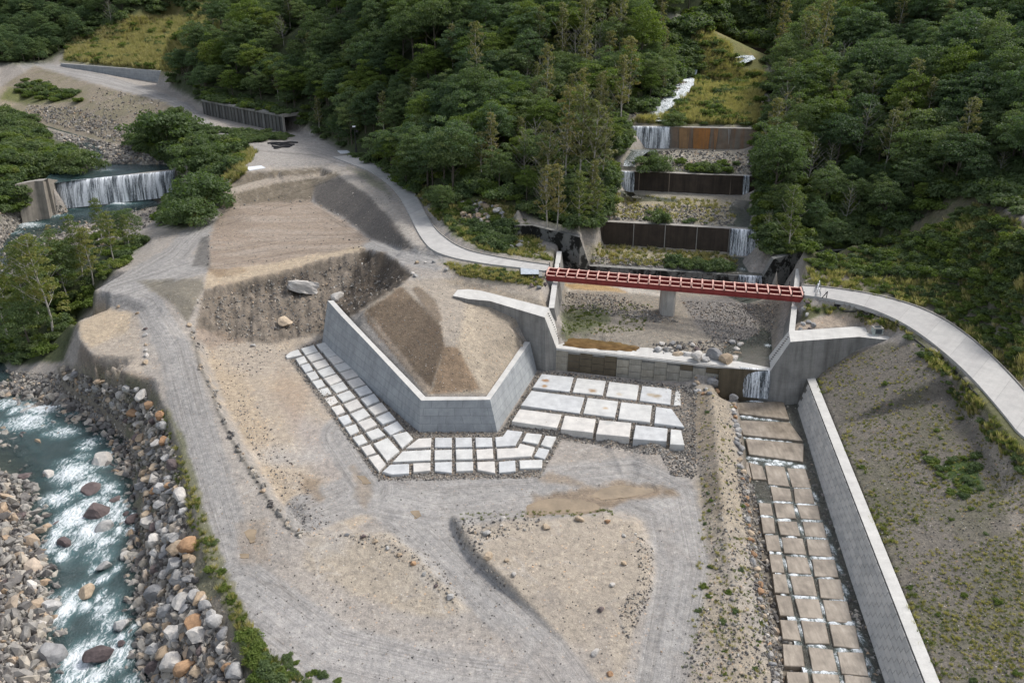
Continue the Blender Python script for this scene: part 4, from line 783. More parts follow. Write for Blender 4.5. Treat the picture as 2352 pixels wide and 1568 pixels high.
# ------------------------------------------------------------------ main dam
ZW_L, ZW_R, ZK = 8.2, 7.9, 3.85
FTi = [(1040,679,ZW_L),(1075,686.5,ZW_L),(1125,691,ZW_L),(1251,728.8,ZW_L),(1278,798.5,ZK),(1400,811,ZK),(1530,825,ZK),(1640,837,ZK),(1700,845,ZK),(1770,851,ZK),(1815.5,784.9,ZW_R),(1971.7,773.2,ZW_R),(2035.6,779.9,ZW_R),(2092,783.5,ZW_R)]
BTi = [(1051,665.5,ZW_L),(1075,664,ZW_L),(1103,667,ZW_L),(1261,706.7,ZW_L),(1291.6,776.5,ZK),(1405,788,ZK),(1533,802,ZK),(1640,814,ZK),(1702,821,ZK),(1765,818.5,ZK),(1812,759.7,ZW_R),(1965,749.7,ZW_R),(2035,755,ZW_R),(2081,764.8,ZW_R)]
FT = [P(*p) for p in FTi]; BT = [P(*p) for p in BTi]
FB = [(a[0], a[1]-.14*(a[2]+1.2), -1.2) for a in FT]; FB = [(FB[i][0]+(.3 if i < 4 else 0), FB[i][1], FB[i][2]) for i in range(len(FB))]
dam = empty('main_dam', (FT[6][0], FT[6][1], 0), 'broad grey concrete dam with two raised wings just in front of the red bridge', 'dam')
wall('dam_body', FT, BT, FB, setz(BT, -1.2), 'dam', 'wall_cap', dam)
# facing blocks
def facing(parent, A, B, z0, z1, bw, bh, th, matf, batter, gap=.03, name='block', stag=.5, col_stag=False, ztop=None):
    A = Vector(A[:2]); B = Vector(B[:2]); L = (B-A).length; d = (B-A)/L; nrm = Vector((d.y, -d.x)); ang = math.atan2(d.y, d.x); cache = {}; out = []
    rows = int(math.ceil((z1-z0)/bh))
    for r in range(rows):
        s = -(stag*bw if r % 2 and not col_stag else 0); k = 0
        while s < L-.05:
            a = max(s, 0); b = min(s+bw, L); zt = z1 if ztop is None else ztop((a+b)/2); zb = z0 if ztop is None else ztop(0, True)((a+b)/2)
            o_ = (bh*.5 if col_stag and k % 2 else 0); lo = zb+r*bh-o_; hi = lo+bh
            lo = max(lo, zb); hi = min(hi, zt)
            if hi-lo > .12 and b-a > .15:
                w, h = round(b-a-gap, 2), round(hi-lo-gap, 2); key = (w, h)
                if key not in cache:
                    V = []; F = []; e = .025
                    V = [(-w/2, 0, -h/2), (w/2, 0, -h/2), (w/2, 0, h/2), (-w/2, 0, h/2), (-w/2, -th+e, -h/2), (w/2, -th+e, -h/2), (w/2, -th+e, h/2), (-w/2, -th+e, h/2), (-w/2+e, -th, -h/2+e), (w/2-e, -th, -h/2+e), (w/2-e, -th, h/2-e), (-w/2+e, -th, h/2-e)]
                    F = [(0, 3, 2, 1)]+[(i, (i+1) % 4, 4+(i+1) % 4, 4+i) for i in range(4)]+[(4+i, 4+(i+1) % 4, 8+(i+1) % 4, 8+i) for i in range(4)]+[(8, 9, 10, 11)]
                    cache[key] = mesh(name, V, F, matf(0), [(v[0], v[2]) for v in V])
                zc_ = (lo+hi)/2; c_ = A+d*((a+b)/2)+nrm*(batter*(z1-zc_)+random.uniform(-.008, .012))
                o = bpy.data.objects.new(name, cache[key]); COL.objects.link(o); o.parent = parent; o.location = Vector((c_.x, c_.y, zc_))-parent.location; o.rotation_euler = (-math.atan(batter), 0, ang)
                if matf(1, (a+b)/2, zc_) is not None:
                    o.material_slots[0].link = 'OBJECT'; o.material_slots[0].material = matf(1, (a+b)/2, zc_)
                out.append(o)
            s += bw; k += 1
    return out
Ld = math.dist(FT[4][:2], FT[8][:2])
mats_dam = [conc('block_concrete', (.34,.32,.275), .5, None, (.12,.10,.07), .7), conc('block_concrete', (.31,.295,.255), .5, None, (.11,.09,.06), .75), conc('block_concrete', (.35,.325,.27), .5, None, (.11,.085,.05), .8)]
def mf(k, u=0, z=0):
    if k == 0: return mats_dam[0]
    if u < 2.1 or 2.1 <= u < 7.6: return M['damwet'] if 2.1 < u < 7.6 else mats_dam[2]
    if u > Ld*.68 and z > 2.6 or u > Ld*.82: return M['damwet'] if random.random() < .75 else mats_dam[1]
    return random.choice(mats_dam)
facing(dam, FT[4], FT[8], -.2, ZK-.32, 1.62, .98, .07, mf, .14, col_stag=True)
# dark algae band behind the fall and a coping strip
V = []; F = []; beam(V, F, (FT[4][0], FT[4][1]-.10, ZK-.14), (FT[8][0], FT[8][1]-.10, ZK-.14), .14, .28); link('coping', mesh('coping', V, F, M['wall_cap'], [(v[0], v[2]) for v in V]), dam)
V = []; F = []; a, b = Vector(FT[8]), Vector(FT[9]); u = (b-a).normalized()
V = [tuple(a+Vector((-2.6, -.03, -.01))), tuple(b+Vector((.6, -.03, -.01))), (b.x+2.6, b.y-.66, -.4), (a.x-2.6, a.y-.66, -.4)]; V += [(x, y+.02, z) for x, y, z in V]
link('wet_stain', mesh('wet_stain', V, [(3, 2, 1, 0), (4, 5, 6, 7), (0, 1, 5, 4), (1, 2, 6, 5), (2, 3, 7, 6), (3, 0, 4, 7)], M['damwet'], [(v[0], v[2]) for v in V]), dam)
# sloping notch copings with step irons
for i, (q0, q1, r0, r1) in enumerate(((FT[3], FT[4], BT[3], BT[4]), (FT[10], FT[9], BT[10], BT[9]))):
    V = []; F = []
    for t in np.linspace(.06, .94, 13):
        c_ = Vector(q0).lerp(Vector(q1), t)*.45+Vector(r0).lerp(Vector(r1), t)*.55; box(V, F, c_+Vector((0, 0, .06)), (.34, .12, .10))
    tag(link('step_iron', mesh('step_iron', V, F, M['joint']), dam), kind='stuff')
# training walls behind the dam
def twall(label, FTp, BTp, FBp, matn='dam'):
    o = wall('training_wall', FTp, BTp, FBp, setz(BTp, 2), matn, 'wall_cap'); rebase(o); return tag(o, label, 'wall')
a, b = P(1273,707,ZW_L), P(1290,577,9.9); n_ = 5
L1 = [tuple(a[k]+(b[k]-a[k])*i/n_ for k in range(3)) for i in range(n_+1)]
twall('battered concrete wall lining the left bank of the stream under the left bridge end', L1, off(L1, -.75), [(q[0]+1.35, q[1], 2) for q in L1])
a, b = P(1812,759.7,ZW_R), P(1828,617,9.5); L2 = [tuple(a[k]+(b[k]-a[k])*i/n_ for k in range(3)) for i in range(n_+1)]
twall('battered concrete wall lining the right bank of the stream under the right bridge end', L2, off(L2, .75), [(q[0]-1.5, q[1], 2) for q in L2])
# sill and upstream dams
def checkdam(label, st, thick, zb, mat_, batter=.1, cap=None, cat='dam'):
    F_ = [P(*p) for p in st]; o = wall('check_dam', F_, off(F_, 0, thick), [(q[0], q[1]-batter*(q[2]-zb), zb) for q in F_], setz(off(F_, 0, thick), zb), mat_, cap or mat_); rebase(o); return tag(o, label, cat)
checkdam('moss-blackened sill dam with sloping wings close behind the red bridge', [(1180.7,518,12.4),(1222,518,12.2),(1332,545,12.1),(1354,611,7.05),(1500,620,7.05),(1640,628.5,7.05),(1753,635.5,7.05),(1777,595,10.0),(1830,581,10.4),(1963,573,10.6)], 1.1, 4.5, 'mossy', .12, 'dam')
def panelled(dm, A, B, ztop, h, n, mat_):
    A = P(*A); B = P(*B)
    for i in range(1, n):
        t = i/n; V = []; F = []; x = A[0]+(B[0]-A[0])*t; y = A[1]+(B[1]-A[1])*t
        V = [(x-.06, y-.02, ztop-.05), (x+.06, y-.02, ztop-.05), (x+.06, y-.04-.1*h, ztop-h), (x-.06, y-.04-.1*h, ztop-h)]; V += [(a_, b_-.05, c_) for a_, b_, c_ in V]
        o = link('joint_rib', mesh('joint_rib', V, [(0, 1, 2, 3), (7, 6, 5, 4), (0, 4, 5, 1), (1, 5, 6, 2), (2, 6, 7, 3), (3, 7, 4, 0)], M[mat_]), dm)
d = checkdam('lower dark brown dam up the torrent, water falling at its right end', [(1335,500,13.5),(1370,508,12.4),(1385,509,12.0),(1500,515,12.0),(1620,522,12.0),(1752,530,12.0),(1772,520,13.4),(1800,515,13.6)], 1.3, 6.5, 'olddam', .1, 'kerb'); panelled(d, DA[0], DA[1], 12, 4.5, 5, 'kerb')
d = checkdam('upper dark brown dam with a narrow fall at its left end', [(1385,380,18.2),(1400,392,17.0),(1500,396,17.0),(1620,401,17.0),(1752,405.5,17.0),(1785,398,18.4)], 1.3, 11.5, 'olddam', .1, 'kerb'); panelled(d, DB[0], DB[1], 17, 4.5, 5, 'reddam')
rd = checkdam('uppermost wide dam with orange and white streaks beside its left waterfall', [(1425,280,24),(1441,290,22.4),(1542,292,22.4),(1640,294,22.4),(1742,296,22.4),(1790,290,23.5)], 1.3, 16.5, 'reddam', .1, 'kerb')
for (xa, xb, mt, dr) in ((1592,1632,(.42,.19,.06),1.0),(1560,1585,(.33,.20,.10),.9),(1640,1650,(.36,.20,.10),.8),(1672,1679,(.36,.35,.33),.6)):
    a, b = P(xa, 292.8+(xa-1542)*.02, 22.38), P(xb, 292.8+(xb-1542)*.02, 22.38); h_ = 5.0*dr; V = []
    for q in (0, .03): V += [(a[0], a[1]-.04-q, 22.33), (b[0], b[1]-.04-q, 22.33), (b[0]-.2, b[1]-.05-q-.1*h_, 22.33-h_), (a[0]+.3, a[1]-.05-q-.1*h_, 22.33-h_*.97)]
    o = link('stain', mesh('stain', V, [(0, 1, 2, 3), (7, 6, 5, 4), (0, 4, 5, 1), (1, 5, 6, 2), (2, 6, 7, 3), (3, 7, 4, 0)], conc('stain_%d' % xa, mt, .5, None, (.17,.13,.09), .8), [(v[0]*1.5, v[2]) for v in V])); o.parent = rd; o.location = -Vector(rd.location)
checkdam('small dark dam with a thin white fall high up the valley', [(1680,100,33.5),(1695,107,32.2),(1764,112,32.2),(1785,104,33.6)], 1.2, 28, 'olddam', .1)
# waterfalls
def fall(label, pl, h, matn='fall', bulge=.5, fb=0, name='waterfall'):
    T = [P(*p) for p in pl]; T = [(t[0], t[1]-fb, t[2]+.03) for t in T]; V = []; UV = []; nz = 9; u = 0; ns = 14
    A = np.array(T); seg = np.r_[0, np.cumsum(np.hypot(*np.diff(A[:, :2], axis=0).T))]; uu = np.linspace(0, seg[-1], ns)
    X = np.interp(uu, seg, A[:, 0]); Y = np.interp(uu, seg, A[:, 1]); Z = np.interp(uu, seg, A[:, 2])
    for side in (0, 1):
        for i in range(ns):
            for j in range(nz):
                t = j/(nz-1); V.append((X[i]+.05*math.sin(i*2.1+j), Y[i]+.25-(bulge+.25)*math.sqrt(t)-.10*h*t+side*.05, Z[i]-h*t*t*.98-.02*t)); UV.append((uu[i], t*h))
    F = []
    for i in range(ns-1):
        for j in range(nz-1): a = i*nz+j; F.append((a, a+1, a+nz+1, a+nz)); b = ns*nz+a; F.append((b, b+nz, b+nz+1, b+1))
    for j in range(nz-1):
        F.append((j, ns*nz+j, ns*nz+j+1, j+1)); a = (ns-1)*nz+j; F.append((a, a+1, ns*nz+a+1, ns*nz+a))
    o = link(name, mesh(name, V, F, M[matn], UV, True)); rebase(o); return tag(o, label, 'waterfall')
fall('waterfall dropping through the right notch of the main dam into the side channel', [(1698,845,ZK),(1769,851,ZK)], 3.7, 'fall2', .35)
fall('low white fall over the sill just behind the red bridge', [(1696,632.5,7.1),(1750,635.5,7.1)], 1.7, 'fall', .2)
fall('white waterfall at the right end of the lowest brown dam', [(1678,526,12.05),(1751,530,12.05)], 4.4, 'fall', .4)
fall('narrow white waterfall at the left end of the middle brown dam', [(1415,393,17.05),(1457,395,17.05)], 3.7, 'fall', .35)
fall('thin trickle of water at the right end of the middle brown dam', [(1708,404,17.05),(1722,405,17.05)], 3.9, 'fall2', .2)
fall('wide waterfall at the left end of the orange streaked dam', [(1445,290.3,22.45),(1540,292,22.45)], 4.1, 'fall2', .5)
fall('thin fall over the small dark dam high in the valley', [(1703,107.6,32.3),(1720,109,32.3)], 2.8, 'fall', .3)
fall('tiny distant fall at the head of the valley', [(1646,16,41.8),(1660,18,41.6)], 3, 'fall', .3)
# river weir
WC = [(34,424,6.2),(79,416,6.2),(98,415,6.2),(123,418.5,4.2),(200,411.5,4.2),(280,403.5,4.2),(350,397,4.2),(404,391.5,4.2),(425,380,6.5),(470,378,7)]
w_ = checkdam('concrete river weir with a grey wing wall at its left end below the brush', WC, 2.2, -4.5, 'weir', .08, 'kerb', 'weir')
fall('very wide curtain of water over the river weir at the left', [(126,418.2,4.25),(200,411.5,4.25),(280,403.5,4.25),(350,397,4.25),(402,391.8,4.25)], 6.5, 'fall', .8)

# ------------------------------------------------------------------ hexagonal retaining wall
oT = [(752.5,690,6.5),(781,722,6.0),(849.8,793.3,5.1),(967.4,919.3,3.6),(1125.6,917.6,3.6),(1217.7,785,4.3)]
iT = [(766,690,6.5),(795,722,6.0),(857.5,788.3,5.1),(977.5,910.9,3.6),(1116.9,910.2,3.6),(1205,784.3,4.3)]
oB = [(740.7,780,1.0),(767,809,.8),(832,873,.45),(962,991,.0),(1142,991,.0),(1233,850.4,.75)]
FT_, BT_ = [P(*p) for p in oT], [P(*p) for p in iT]
FB_ = []
for t, bq in zip(FT_, oB):
    b_ = P(*bq); k = (t[2]+1)/(t[2]-b_[2]); FB_.append(tuple(t[i]+(b_[i]-t[i])*k for i in range(3)))
BB_ = [(b_[0]+(b_[0]-f[0])*.1, b_[1], -1.0) for b_, f in zip(BT_, FT_)]
o = wall('retaining_wall', FT_, BT_, FB_, BB_, 'wall_new', 'wall_cap'); rebase(o)
tag(o, 'tall blue-grey concrete retaining wall wrapping three sides of the earth mound', 'wall')

# ------------------------------------------------------------------ channel block wall
WTT = [(x, y, z) for (x, y), z in zip(WT, WTZ)]
bw = empty('block_wall', (WT[4][0], WT[4][1], zc(WT[4][1])), 'long battered wall of grey blocks with a pale cap along the right side of the channel', 'wall')
FBw = [(x-.30*(z-zc(y)+.6), y-.02, zc(y)-.6) for x, y, z in WTT]
wall('wall_core', WTT, off(WTT, 1.05), FBw, setz(off(WTT, 1.6), -4), 'joint', 'wall_cap', bw)
cnt = 0
Lw = [0]
for a, b in zip(WTT[1:-1], WTT[2:]): Lw.append(Lw[-1]+math.dist(a[:2], b[:2]))
Ltot = Lw[-1]; Wn = np.array(WTT[1:])
def wpt(s): return np.array([np.interp(s, Lw, Wn[:, k]) for k in range(3)])
cache = {}
BW, BH = 1.2, .56
mats_b = [conc('wall_block_concrete', (.53,.515,.485), .3, None, (.39,.375,.35), .4), conc('wall_block_concrete', (.48,.47,.445), .3, None, (.3,.29,.275), .4), conc('wall_block_concrete', (.56,.54,.505), .3, None, (.42,.40,.37), .35)]
th = .07; e = .02; sl = math.atan(.30); ncol = int(Ltot/BW)
for r in range(7):
    for k in range(ncol+1):
        s0 = k*BW+(BW/2 if r % 2 else 0); sc_ = s0+BW/2
        if sc_ > Ltot: continue
        q = wpt(sc_); q2 = wpt(sc_+.1); zt = q[2]-.16; ht = (zt-(zc(q[1])-.35))*math.sqrt(1+.30**2); hi = r*BH
        if hi > ht-.15: continue
        h = min(BH, ht-hi)-.03; w = BW-.03; h = round(h, 1) if h < BH-.05 else h; key = (round(w, 2), round(h, 2))
        if key not in cache:
            V = [(-w/2, 0, -h/2), (w/2, 0, -h/2), (w/2, 0, h/2), (-w/2, 0, h/2), (-w/2, -th+e, -h/2), (w/2, -th+e, -h/2), (w/2, -th+e, h/2), (-w/2, -th+e, h/2), (-w/2+e, -th, -h/2+e), (w/2-e, -th, -h/2+e), (w/2-e, -th, h/2-e), (-w/2+e, -th, h/2-e)]
            F = [(0, 3, 2, 1)]+[(i, (i+1) % 4, 4+(i+1) % 4, 4+i) for i in range(4)]+[(4+i, 4+(i+1) % 4, 8+(i+1) % 4, 8+i) for i in range(4)]+[(8, 9, 10, 11)]
            cache[key] = mesh('block', V, F, mats_b[0], [(v[0], v[2]) for v in V])
        dz = (hi+h/2)/math.sqrt(1+.30**2); pos = Vector((q[0]-.30*(dz+.16)-.0, q[1], zt-dz)); dd = Vector((q2[0]-q[0], q2[1]-q[1]))
        ang = math.atan2(dd.y, dd.x)
        o = bpy.data.objects.new('block', cache[key]); COL.objects.link(o); o.parent = bw; o.location = pos-bw.location+Vector((-.0, 0, 0)); o.rotation_euler = Euler((-sl, 0, ang), 'XYZ')
        o.material_slots[0].link = 'OBJECT'; o.material_slots[0].material = mats_b[random.choice((0, 0, 1, 2))]; cnt += 1

# ------------------------------------------------------------------ slabs
def prism(poly, zf, th_, bev=.05):
    T = [Pf(x, y, zf) for x, y in poly]; cx_ = sum(t[0] for t in T)/len(T); cy_ = sum(t[1] for t in T)/len(T); n = len(T); V = []
    ar = sum(T[i][0]*T[(i+1) % n][1]-T[(i+1) % n][0]*T[i][1] for i in range(n))
    if ar < 0: T = T[::-1]
    def sh(t, k): d_ = math.hypot(t[0]-cx_, t[1]-cy_); return (t[0]+(cx_-t[0])*k/d_, t[1]+(cy_-t[1])*k/d_)
    for t in T: V.append((*sh(t, bev*1.4), t[2]))
    for t in T: V.append((t[0], t[1], t[2]-bev))
    for t in T: V.append((t[0], t[1], t[2]-th_))
    F = [tuple(range(n))]+[(n+i, n+(i+1) % n, (i+1) % n, i) for i in range(n)]+[(2*n+i, 2*n+(i+1) % n, n+(i+1) % n, n+i) for i in range(n)]+[tuple(reversed(range(2*n, 3*n)))]
    return V, F
def slabset(parent, polys, ox_, oy_, sc_, zf, th_, matn, jit=.04, name='slab'):
    for pl in polys:
        j = random.uniform(-jit, jit); V, F = prism([(ox_+x*sc_, oy_+y*sc_) for x, y in pl], lambda y, j=j: zf(y)+j, th_)
        m = M[matn] if isinstance(matn, str) else random.choice(matn)
        c_ = Vector(V[0]); o = link(name, mesh(name, [tuple(Vector(v)-c_) for v in V], F, m, [(v[0], v[1]) for v in V]), parent, c_-parent.location)
wm = [conc('white_slab_concrete', (.56,.56,.54), .45, None, (.44,.43,.40), .35, .8), conc('white_slab_concrete', (.52,.53,.53), .45, None, (.40,.40,.395), .4, .8), conc('white_slab_concrete', (.58,.56,.525), .45, None, (.46,.43,.39), .3, .8)]
LA = [[(305,68),(418,38),(450,92),(345,124)],[(355,122),(458,95),(498,150),(398,180)],[(403,182),(512,153),(550,206),(450,238)],[(453,243),(562,212),(604,266),(500,298)],[(505,305),(612,274),(660,330),(555,362)],[(562,375),(664,343),(718,398),(614,435)],
 [(622,443),(727,409),(777,468),(672,503)],[(677,523),(790,480),(836,540),(730,583)],[(738,602),(853,553),(905,617),(795,660)],[(803,680),(917,630),(972,695),(862,737)],[(868,768),(985,710),(1040,775),(925,828)],[(942,830),(1065,798),(1117,855),(1025,937)],
 [(175,103),(283,73),(320,125),(214,157)],[(218,165),(328,132),(366,182),(260,215)],[(268,225),(378,192),(415,242),(310,277)],[(312,290),(422,250),(468,308),(362,343)],[(367,353),(477,317),(522,370),(420,410)],[(420,417),(527,380),(572,437),(473,477)],
 [(473,493),(585,452),(635,510),(528,550)],[(532,570),(645,525),(695,587),(585,632)],[(590,650),(705,603),(755,660),(650,713)],[(652,722),(765,682),(817,740),(712,787)],[(720,805),(825,768),(885,828),(770,868)],[(785,900),(905,850),(1003,960),(897,1045)],
 [(45,165),(85,132),(153,110),(184,156),(60,182)],[(130,187),(202,165),(230,213),(162,238)],[(173,245),(243,225),(277,280),(212,303)],[(220,312),(293,290),(328,345),(262,370)],[(268,378),(348,360),(380,412),(315,440)],[(318,450),(400,428),(433,482),(368,508)],
 [(372,522),(455,500),(490,550),(420,583)],[(428,597),(508,573),(547,632),(475,660)],[(485,680),(570,655),(603,715),(535,745)],[(545,762),(635,735),(665,795),(590,830)],[(607,848),(690,820),(735,885),(660,915)],[(680,930),(760,905),(805,975),(727,1000)],[(740,1015),(825,990),(888,1073),(830,1132)],
 [(1057,940),(1165,857),(1272,852),(1267,928)],[(1302,850),(1443,850),(1443,930),(1300,930)],[(1473,850),(1610,848),(1613,928),(1475,930)],[(1640,848),(1780,850),(1785,925),(1645,928)],[(1808,848),(1870,840),(1910,785),(2037,800),(1975,915),(1815,925)],[(2035,880),(2072,810),(2200,822),(2165,905)],[(2190,910),(2230,832),(2320,842),(2275,935)],
 [(945,1055),(1028,965),(1267,952),(1263,1040)],[(1298,955),(1443,950),(1443,1033),(1298,1037)],[(1475,948),(1615,945),(1617,1030),(1480,1032)],[(1648,950),(1788,942),(1793,1025),(1655,1030)],[(1820,945),(2000,935),(2018,898),(2142,930),(2110,1005),(1825,1025)],[(2135,1005),(2175,933),(2263,950),(2222,1030)],
 [(860,1135),(928,1075),(1083,1070),(1083,1150),(940,1160)],[(1118,1065),(1263,1060),(1263,1125),(1120,1140)],[(1300,1057),(1443,1052),(1443,1145),(1300,1130)],[(1477,1055),(1622,1052),(1622,1125),(1480,1132)],[(1655,1055),(1802,1048),(1808,1148),(1660,1120)],[(1838,1052),(1975,1040),(1980,1130),(1840,1145)],[(2010,1040),(2205,1035),(2200,1105),(2015,1110)]]
ap = empty('left_apron', Pf(900, 1000, zl), 'white concrete slab grid in gravel at the foot of the blue-grey retaining wall', 'apron'); slabset(ap, LA, 643.1, 771.75, .27344, lambda y: zl(y)+.1, .55, wm)
RA = [[(490,160),(865,200),(818,372),(385,318)],[(905,208),(1245,243),(1207,412),(855,375)],[(1285,250),(1635,292),(1605,468),(1245,422)],[(1672,300),(2020,335),(2003,522),(1642,473)],[(2067,345),(2118,350),(2125,530),(2045,530)],
 [(370,357),(992,437),(935,625),(245,530)],[(1030,440),(1390,482),(1350,670),(980,625)],[(1425,490),(1788,530),(1765,728),(1390,685)],[(1835,545),(2020,570),(2170,785),(1815,738)],
 [(230,572),(725,638),(668,795),(137,718)],[(762,648),(1127,690),(1092,850),(715,810)],[(1170,700),(1545,735),(1520,902),(1130,865)],[(1595,760),(1972,800),(1958,952),(1565,925)],[(2010,808),(2130,820),(2170,995),(2000,985)]]
ap2 = empty('dam_apron', P(1400, 940, ZR), 'large pale concrete slabs in gravel joints at the foot of the main dam', 'apron'); slabset(ap2, RA, 1148.4, 826.9, .19531, lambda y: ZR, 1.0, wm, .02)
# rust and silt stains soaked into five of the slabs (world positions)
for m_ in wm:
    t_ = m_.node_tree; pr = next(n for n in t_.nodes if n.type == 'BSDF_PRINCIPLED'); src = pr.inputs['Base Color'].links[0].from_socket; pos_ = t_.nodes.new('ShaderNodeNewGeometry').outputs['Position']
    nz = t_.nodes.new('ShaderNodeTexNoise'); nz.inputs['Scale'].default_value = 2.2; nz.inputs['Detail'].default_value = 5; t_.links.new(pos_, nz.inputs['Vector'])
    for (x, y, rr, cc) in ((1253,873,.75,(.30,.17,.08)),(1251,886,.6,(.34,.22,.12)),(1362,897,.75,(.31,.21,.12)),(1508,909,.9,(.33,.27,.19)),(1493,906,.7,(.40,.34,.26)),(1390,937,.5,(.48,.38,.27)),(1400,968,1.0,(.42,.42,.40)),(1423,905,.6,(.5,.45,.37))):
        q = P(x, y, ZR); d_ = t_.nodes.new('ShaderNodeVectorMath'); d_.operation = 'DISTANCE'; d_.inputs[1].default_value = q; t_.links.new(pos_, d_.inputs[0])
        a_ = t_.nodes.new('ShaderNodeMath'); a_.operation = 'MULTIPLY_ADD'; a_.inputs[1].default_value = -1/rr; a_.inputs[2].default_value = .72; t_.links.new(d_.outputs['Value'], a_.inputs[0])
        b_ = t_.nodes.new('ShaderNodeMath'); b_.operation = 'ADD'; t_.links.new(a_.outputs[0], b_.inputs[0]); t_.links.new(nz.outputs[0], b_.inputs[1]); c_ = t_.nodes.new('ShaderNodeMapRange'); c_.inputs['From Min'].default_value = .35; c_.inputs['From Max'].default_value = .95; t_.links.new(b_.outputs[0], c_.inputs['Value'])
        mx_ = t_.nodes.new('ShaderNodeMix'); mx_.data_type = 'RGBA'; t_.links.new(c_.outputs[0], mx_.inputs[0]); t_.links.new(src, mx_.inputs[6]); mx_.inputs[7].default_value = (*cc, 1); src = mx_.outputs[2]
    t_.links.new(src, pr.inputs['Base Color'])
CHS = [[(475,50),(560,75),(590,165),(500,160)],[(585,70),(710,80),(745,210),(607,195)],[(735,90),(855,95),(893,220),(770,215)],[(620,213),(750,232),(765,313),(640,308)],[(780,228),(895,232),(918,330),(790,325)],[(540,325),(620,330),(635,410),(550,405)],[(645,325),(770,335),(790,430),(665,425)],[(800,340),(940,345),(958,440),(830,430)],
 [(555,425),(640,430),(650,530),(570,530)],[(668,450),(795,455),(820,550),(690,540)],[(840,455),(975,462),(998,562),(860,550)],[(580,545),(670,548),(690,655),(600,650)],[(697,562),(835,570),(862,678),(715,665)],[(868,575),(1010,580),(1037,695),(885,680)],
 [(610,675),(695,680),(712,800),(630,795)],[(725,690),(865,700),(895,810),(745,800)],[(905,710),(1055,715),(1080,830),(925,825)],[(635,810),(720,815),(745,940),(650,935)],[(755,825),(905,830),(935,960),(785,950)],[(948,845),(1095,850),(1120,985),(965,970)],
 [(655,955),(755,965),(780,1100),(685,1090)],[(788,980),(945,985),(975,1115),(825,1105)],[(980,990),(1140,1000),(1175,1145),(1010,1130)],[(685,1125),(795,1130),(825,1265),(705,1250)],[(830,1130),(990,1145),(1020,1285),(860,1280)],[(1025,1155),(1195,1165),(1225,1320),(1055,1300)],
 [(705,1290),(830,1300),(850,1440),(715,1435)],[(880,1310),(1040,1330),(1075,1475),(910,1470)],[(1080,1345),(1250,1350),(1285,1505),(1110,1490)],[(730,1480),(870,1485),(890,1630),(745,1625)],[(905,1490),(1080,1500),(1105,1640),(930,1635)],[(1125,1500),(1300,1520),(1330,1660),(1150,1650)],
 [(750,1660),(900,1665),(925,1830),(775,1820)],[(935,1670),(1120,1680),(1155,1850),(965,1840)],[(1165,1685),(1350,1700),(1390,1870),(1195,1860)],[(420,40),(465,48),(490,155),(430,120)]]
csp = []
CHS = [[(sum(p[0] for p in pl)/len(pl)+(x-sum(p[0] for p in pl)/len(pl))*1.055, sum(p[1] for p in pl)/len(pl)+(y-sum(p[1] for p in pl)/len(pl))*1.05) for x, y in pl] for pl in CHS]
cs = empty('channel_bed', Pf(1800, 1250, zc), 'stepped bed of wet brown concrete pads in the side channel left of the block wall', 'channel'); slabset(cs, CHS, 1561.9, 1044.6, .33594, lambda y: zc(y)+.09, .6, 'wetpad', .04, 'pad')
for pl in CHS[:-1]:
    pp = [Pf(1561.9+x*.33594, 1044.6+y*.33594, zc) for x, y in pl]; w_ = math.dist(pp[0], pp[1])/2
    for k in (-.6, 0, .6): csp.append(((pp[0][0]+pp[1][0])/2+k*w_, (pp[0][1]+pp[1][1])/2+.12+.1*random.random(), w_*.5, .42, random.uniform(.7, 1.25) if random.random() < .85 else .2))
    if random.random() < .5: csp.append(((pp[1][0]+pp[2][0])/2+.2, (pp[1][1]+pp[2][1])/2, .28, .9, .8))
for pl in ([(318,482),(1010,562)], [(405,762),(1190,845)], [(485,1018),(1190,1115)], [(300,250),(740,330)]):
    for k in range(9): t = k/8; q = Pf(1635.4+.17577*(pl[0][0]+(pl[1][0]-pl[0][0])*t), 863.6+.17577*(pl[0][1]+(pl[1][1]-pl[0][1])*t+22), lambda y: zc(y)+.2); csp.append((q[0], q[1]-.1, .5, .33, random.uniform(.7, 1.3) if t < .85 else .3))
wsheet('channel_stream', [(27.0, 36), (28.3, 50), (29.6, 60), (31.0, 70), (31.6, 80), (31.6, 88.6)], [zc(36)-.06, zc(50)-.06, zc(60)-.06, zc(70)-.06, zc(80)+.02, zc(88)+.12], [4.6,4.9,5.2,5.4,5.3,5.2], M['chan'], csp, .03, .16, .16)
POOL = [[(262,345),(935,330),(1010,562),(318,482)],[(345,575),(1015,600),(1190,845),(405,762)],[(440,815),(1200,880),(1190,1115),(485,1018)]]
for i, pl in enumerate(POOL):
    slabset(cs, [pl], 1635.4, 863.6, .17577, lambda y, i=i: zc(y)+(.42, .34, .26)[i], .8, 'wetpad', 0, 'weir_step')
# muddy puddles
def blob(name, poly, zz0, matn, label, cat, seed=0):
    r = random.Random(seed); T = []
    n = len(poly)
    for i in range(n):
        a, b = poly[i], poly[(i+1) % n]
        for k in range(9): t = k/9; w_ = min(.2*math.hypot(b[0]-a[0], b[1]-a[1]), 3.2); T.append(P(a[0]+(b[0]-a[0])*t+r.uniform(-1, 1)*w_, a[1]+(b[1]-a[1])*t+r.uniform(-.5, .5)*w_, zz0))
    m_ = len(T); V = T+[(p[0], p[1], p[2]-.3) for p in T]; F = [tuple(range(m_)), tuple(reversed(range(m_, 2*m_)))]+[(i, m_+i, m_+(i+1) % m_, (i+1) % m_) for i in range(m_)]
    if sum(T[i][0]*T[(i+1) % m_][1]-T[(i+1) % m_][0]*T[i][1] for i in range(m_)) < 0: F = [tuple(reversed(f)) for f in F]
    o = link(name, mesh(name, V, F, M[matn])); rebase(o); return tag(o, label, cat)
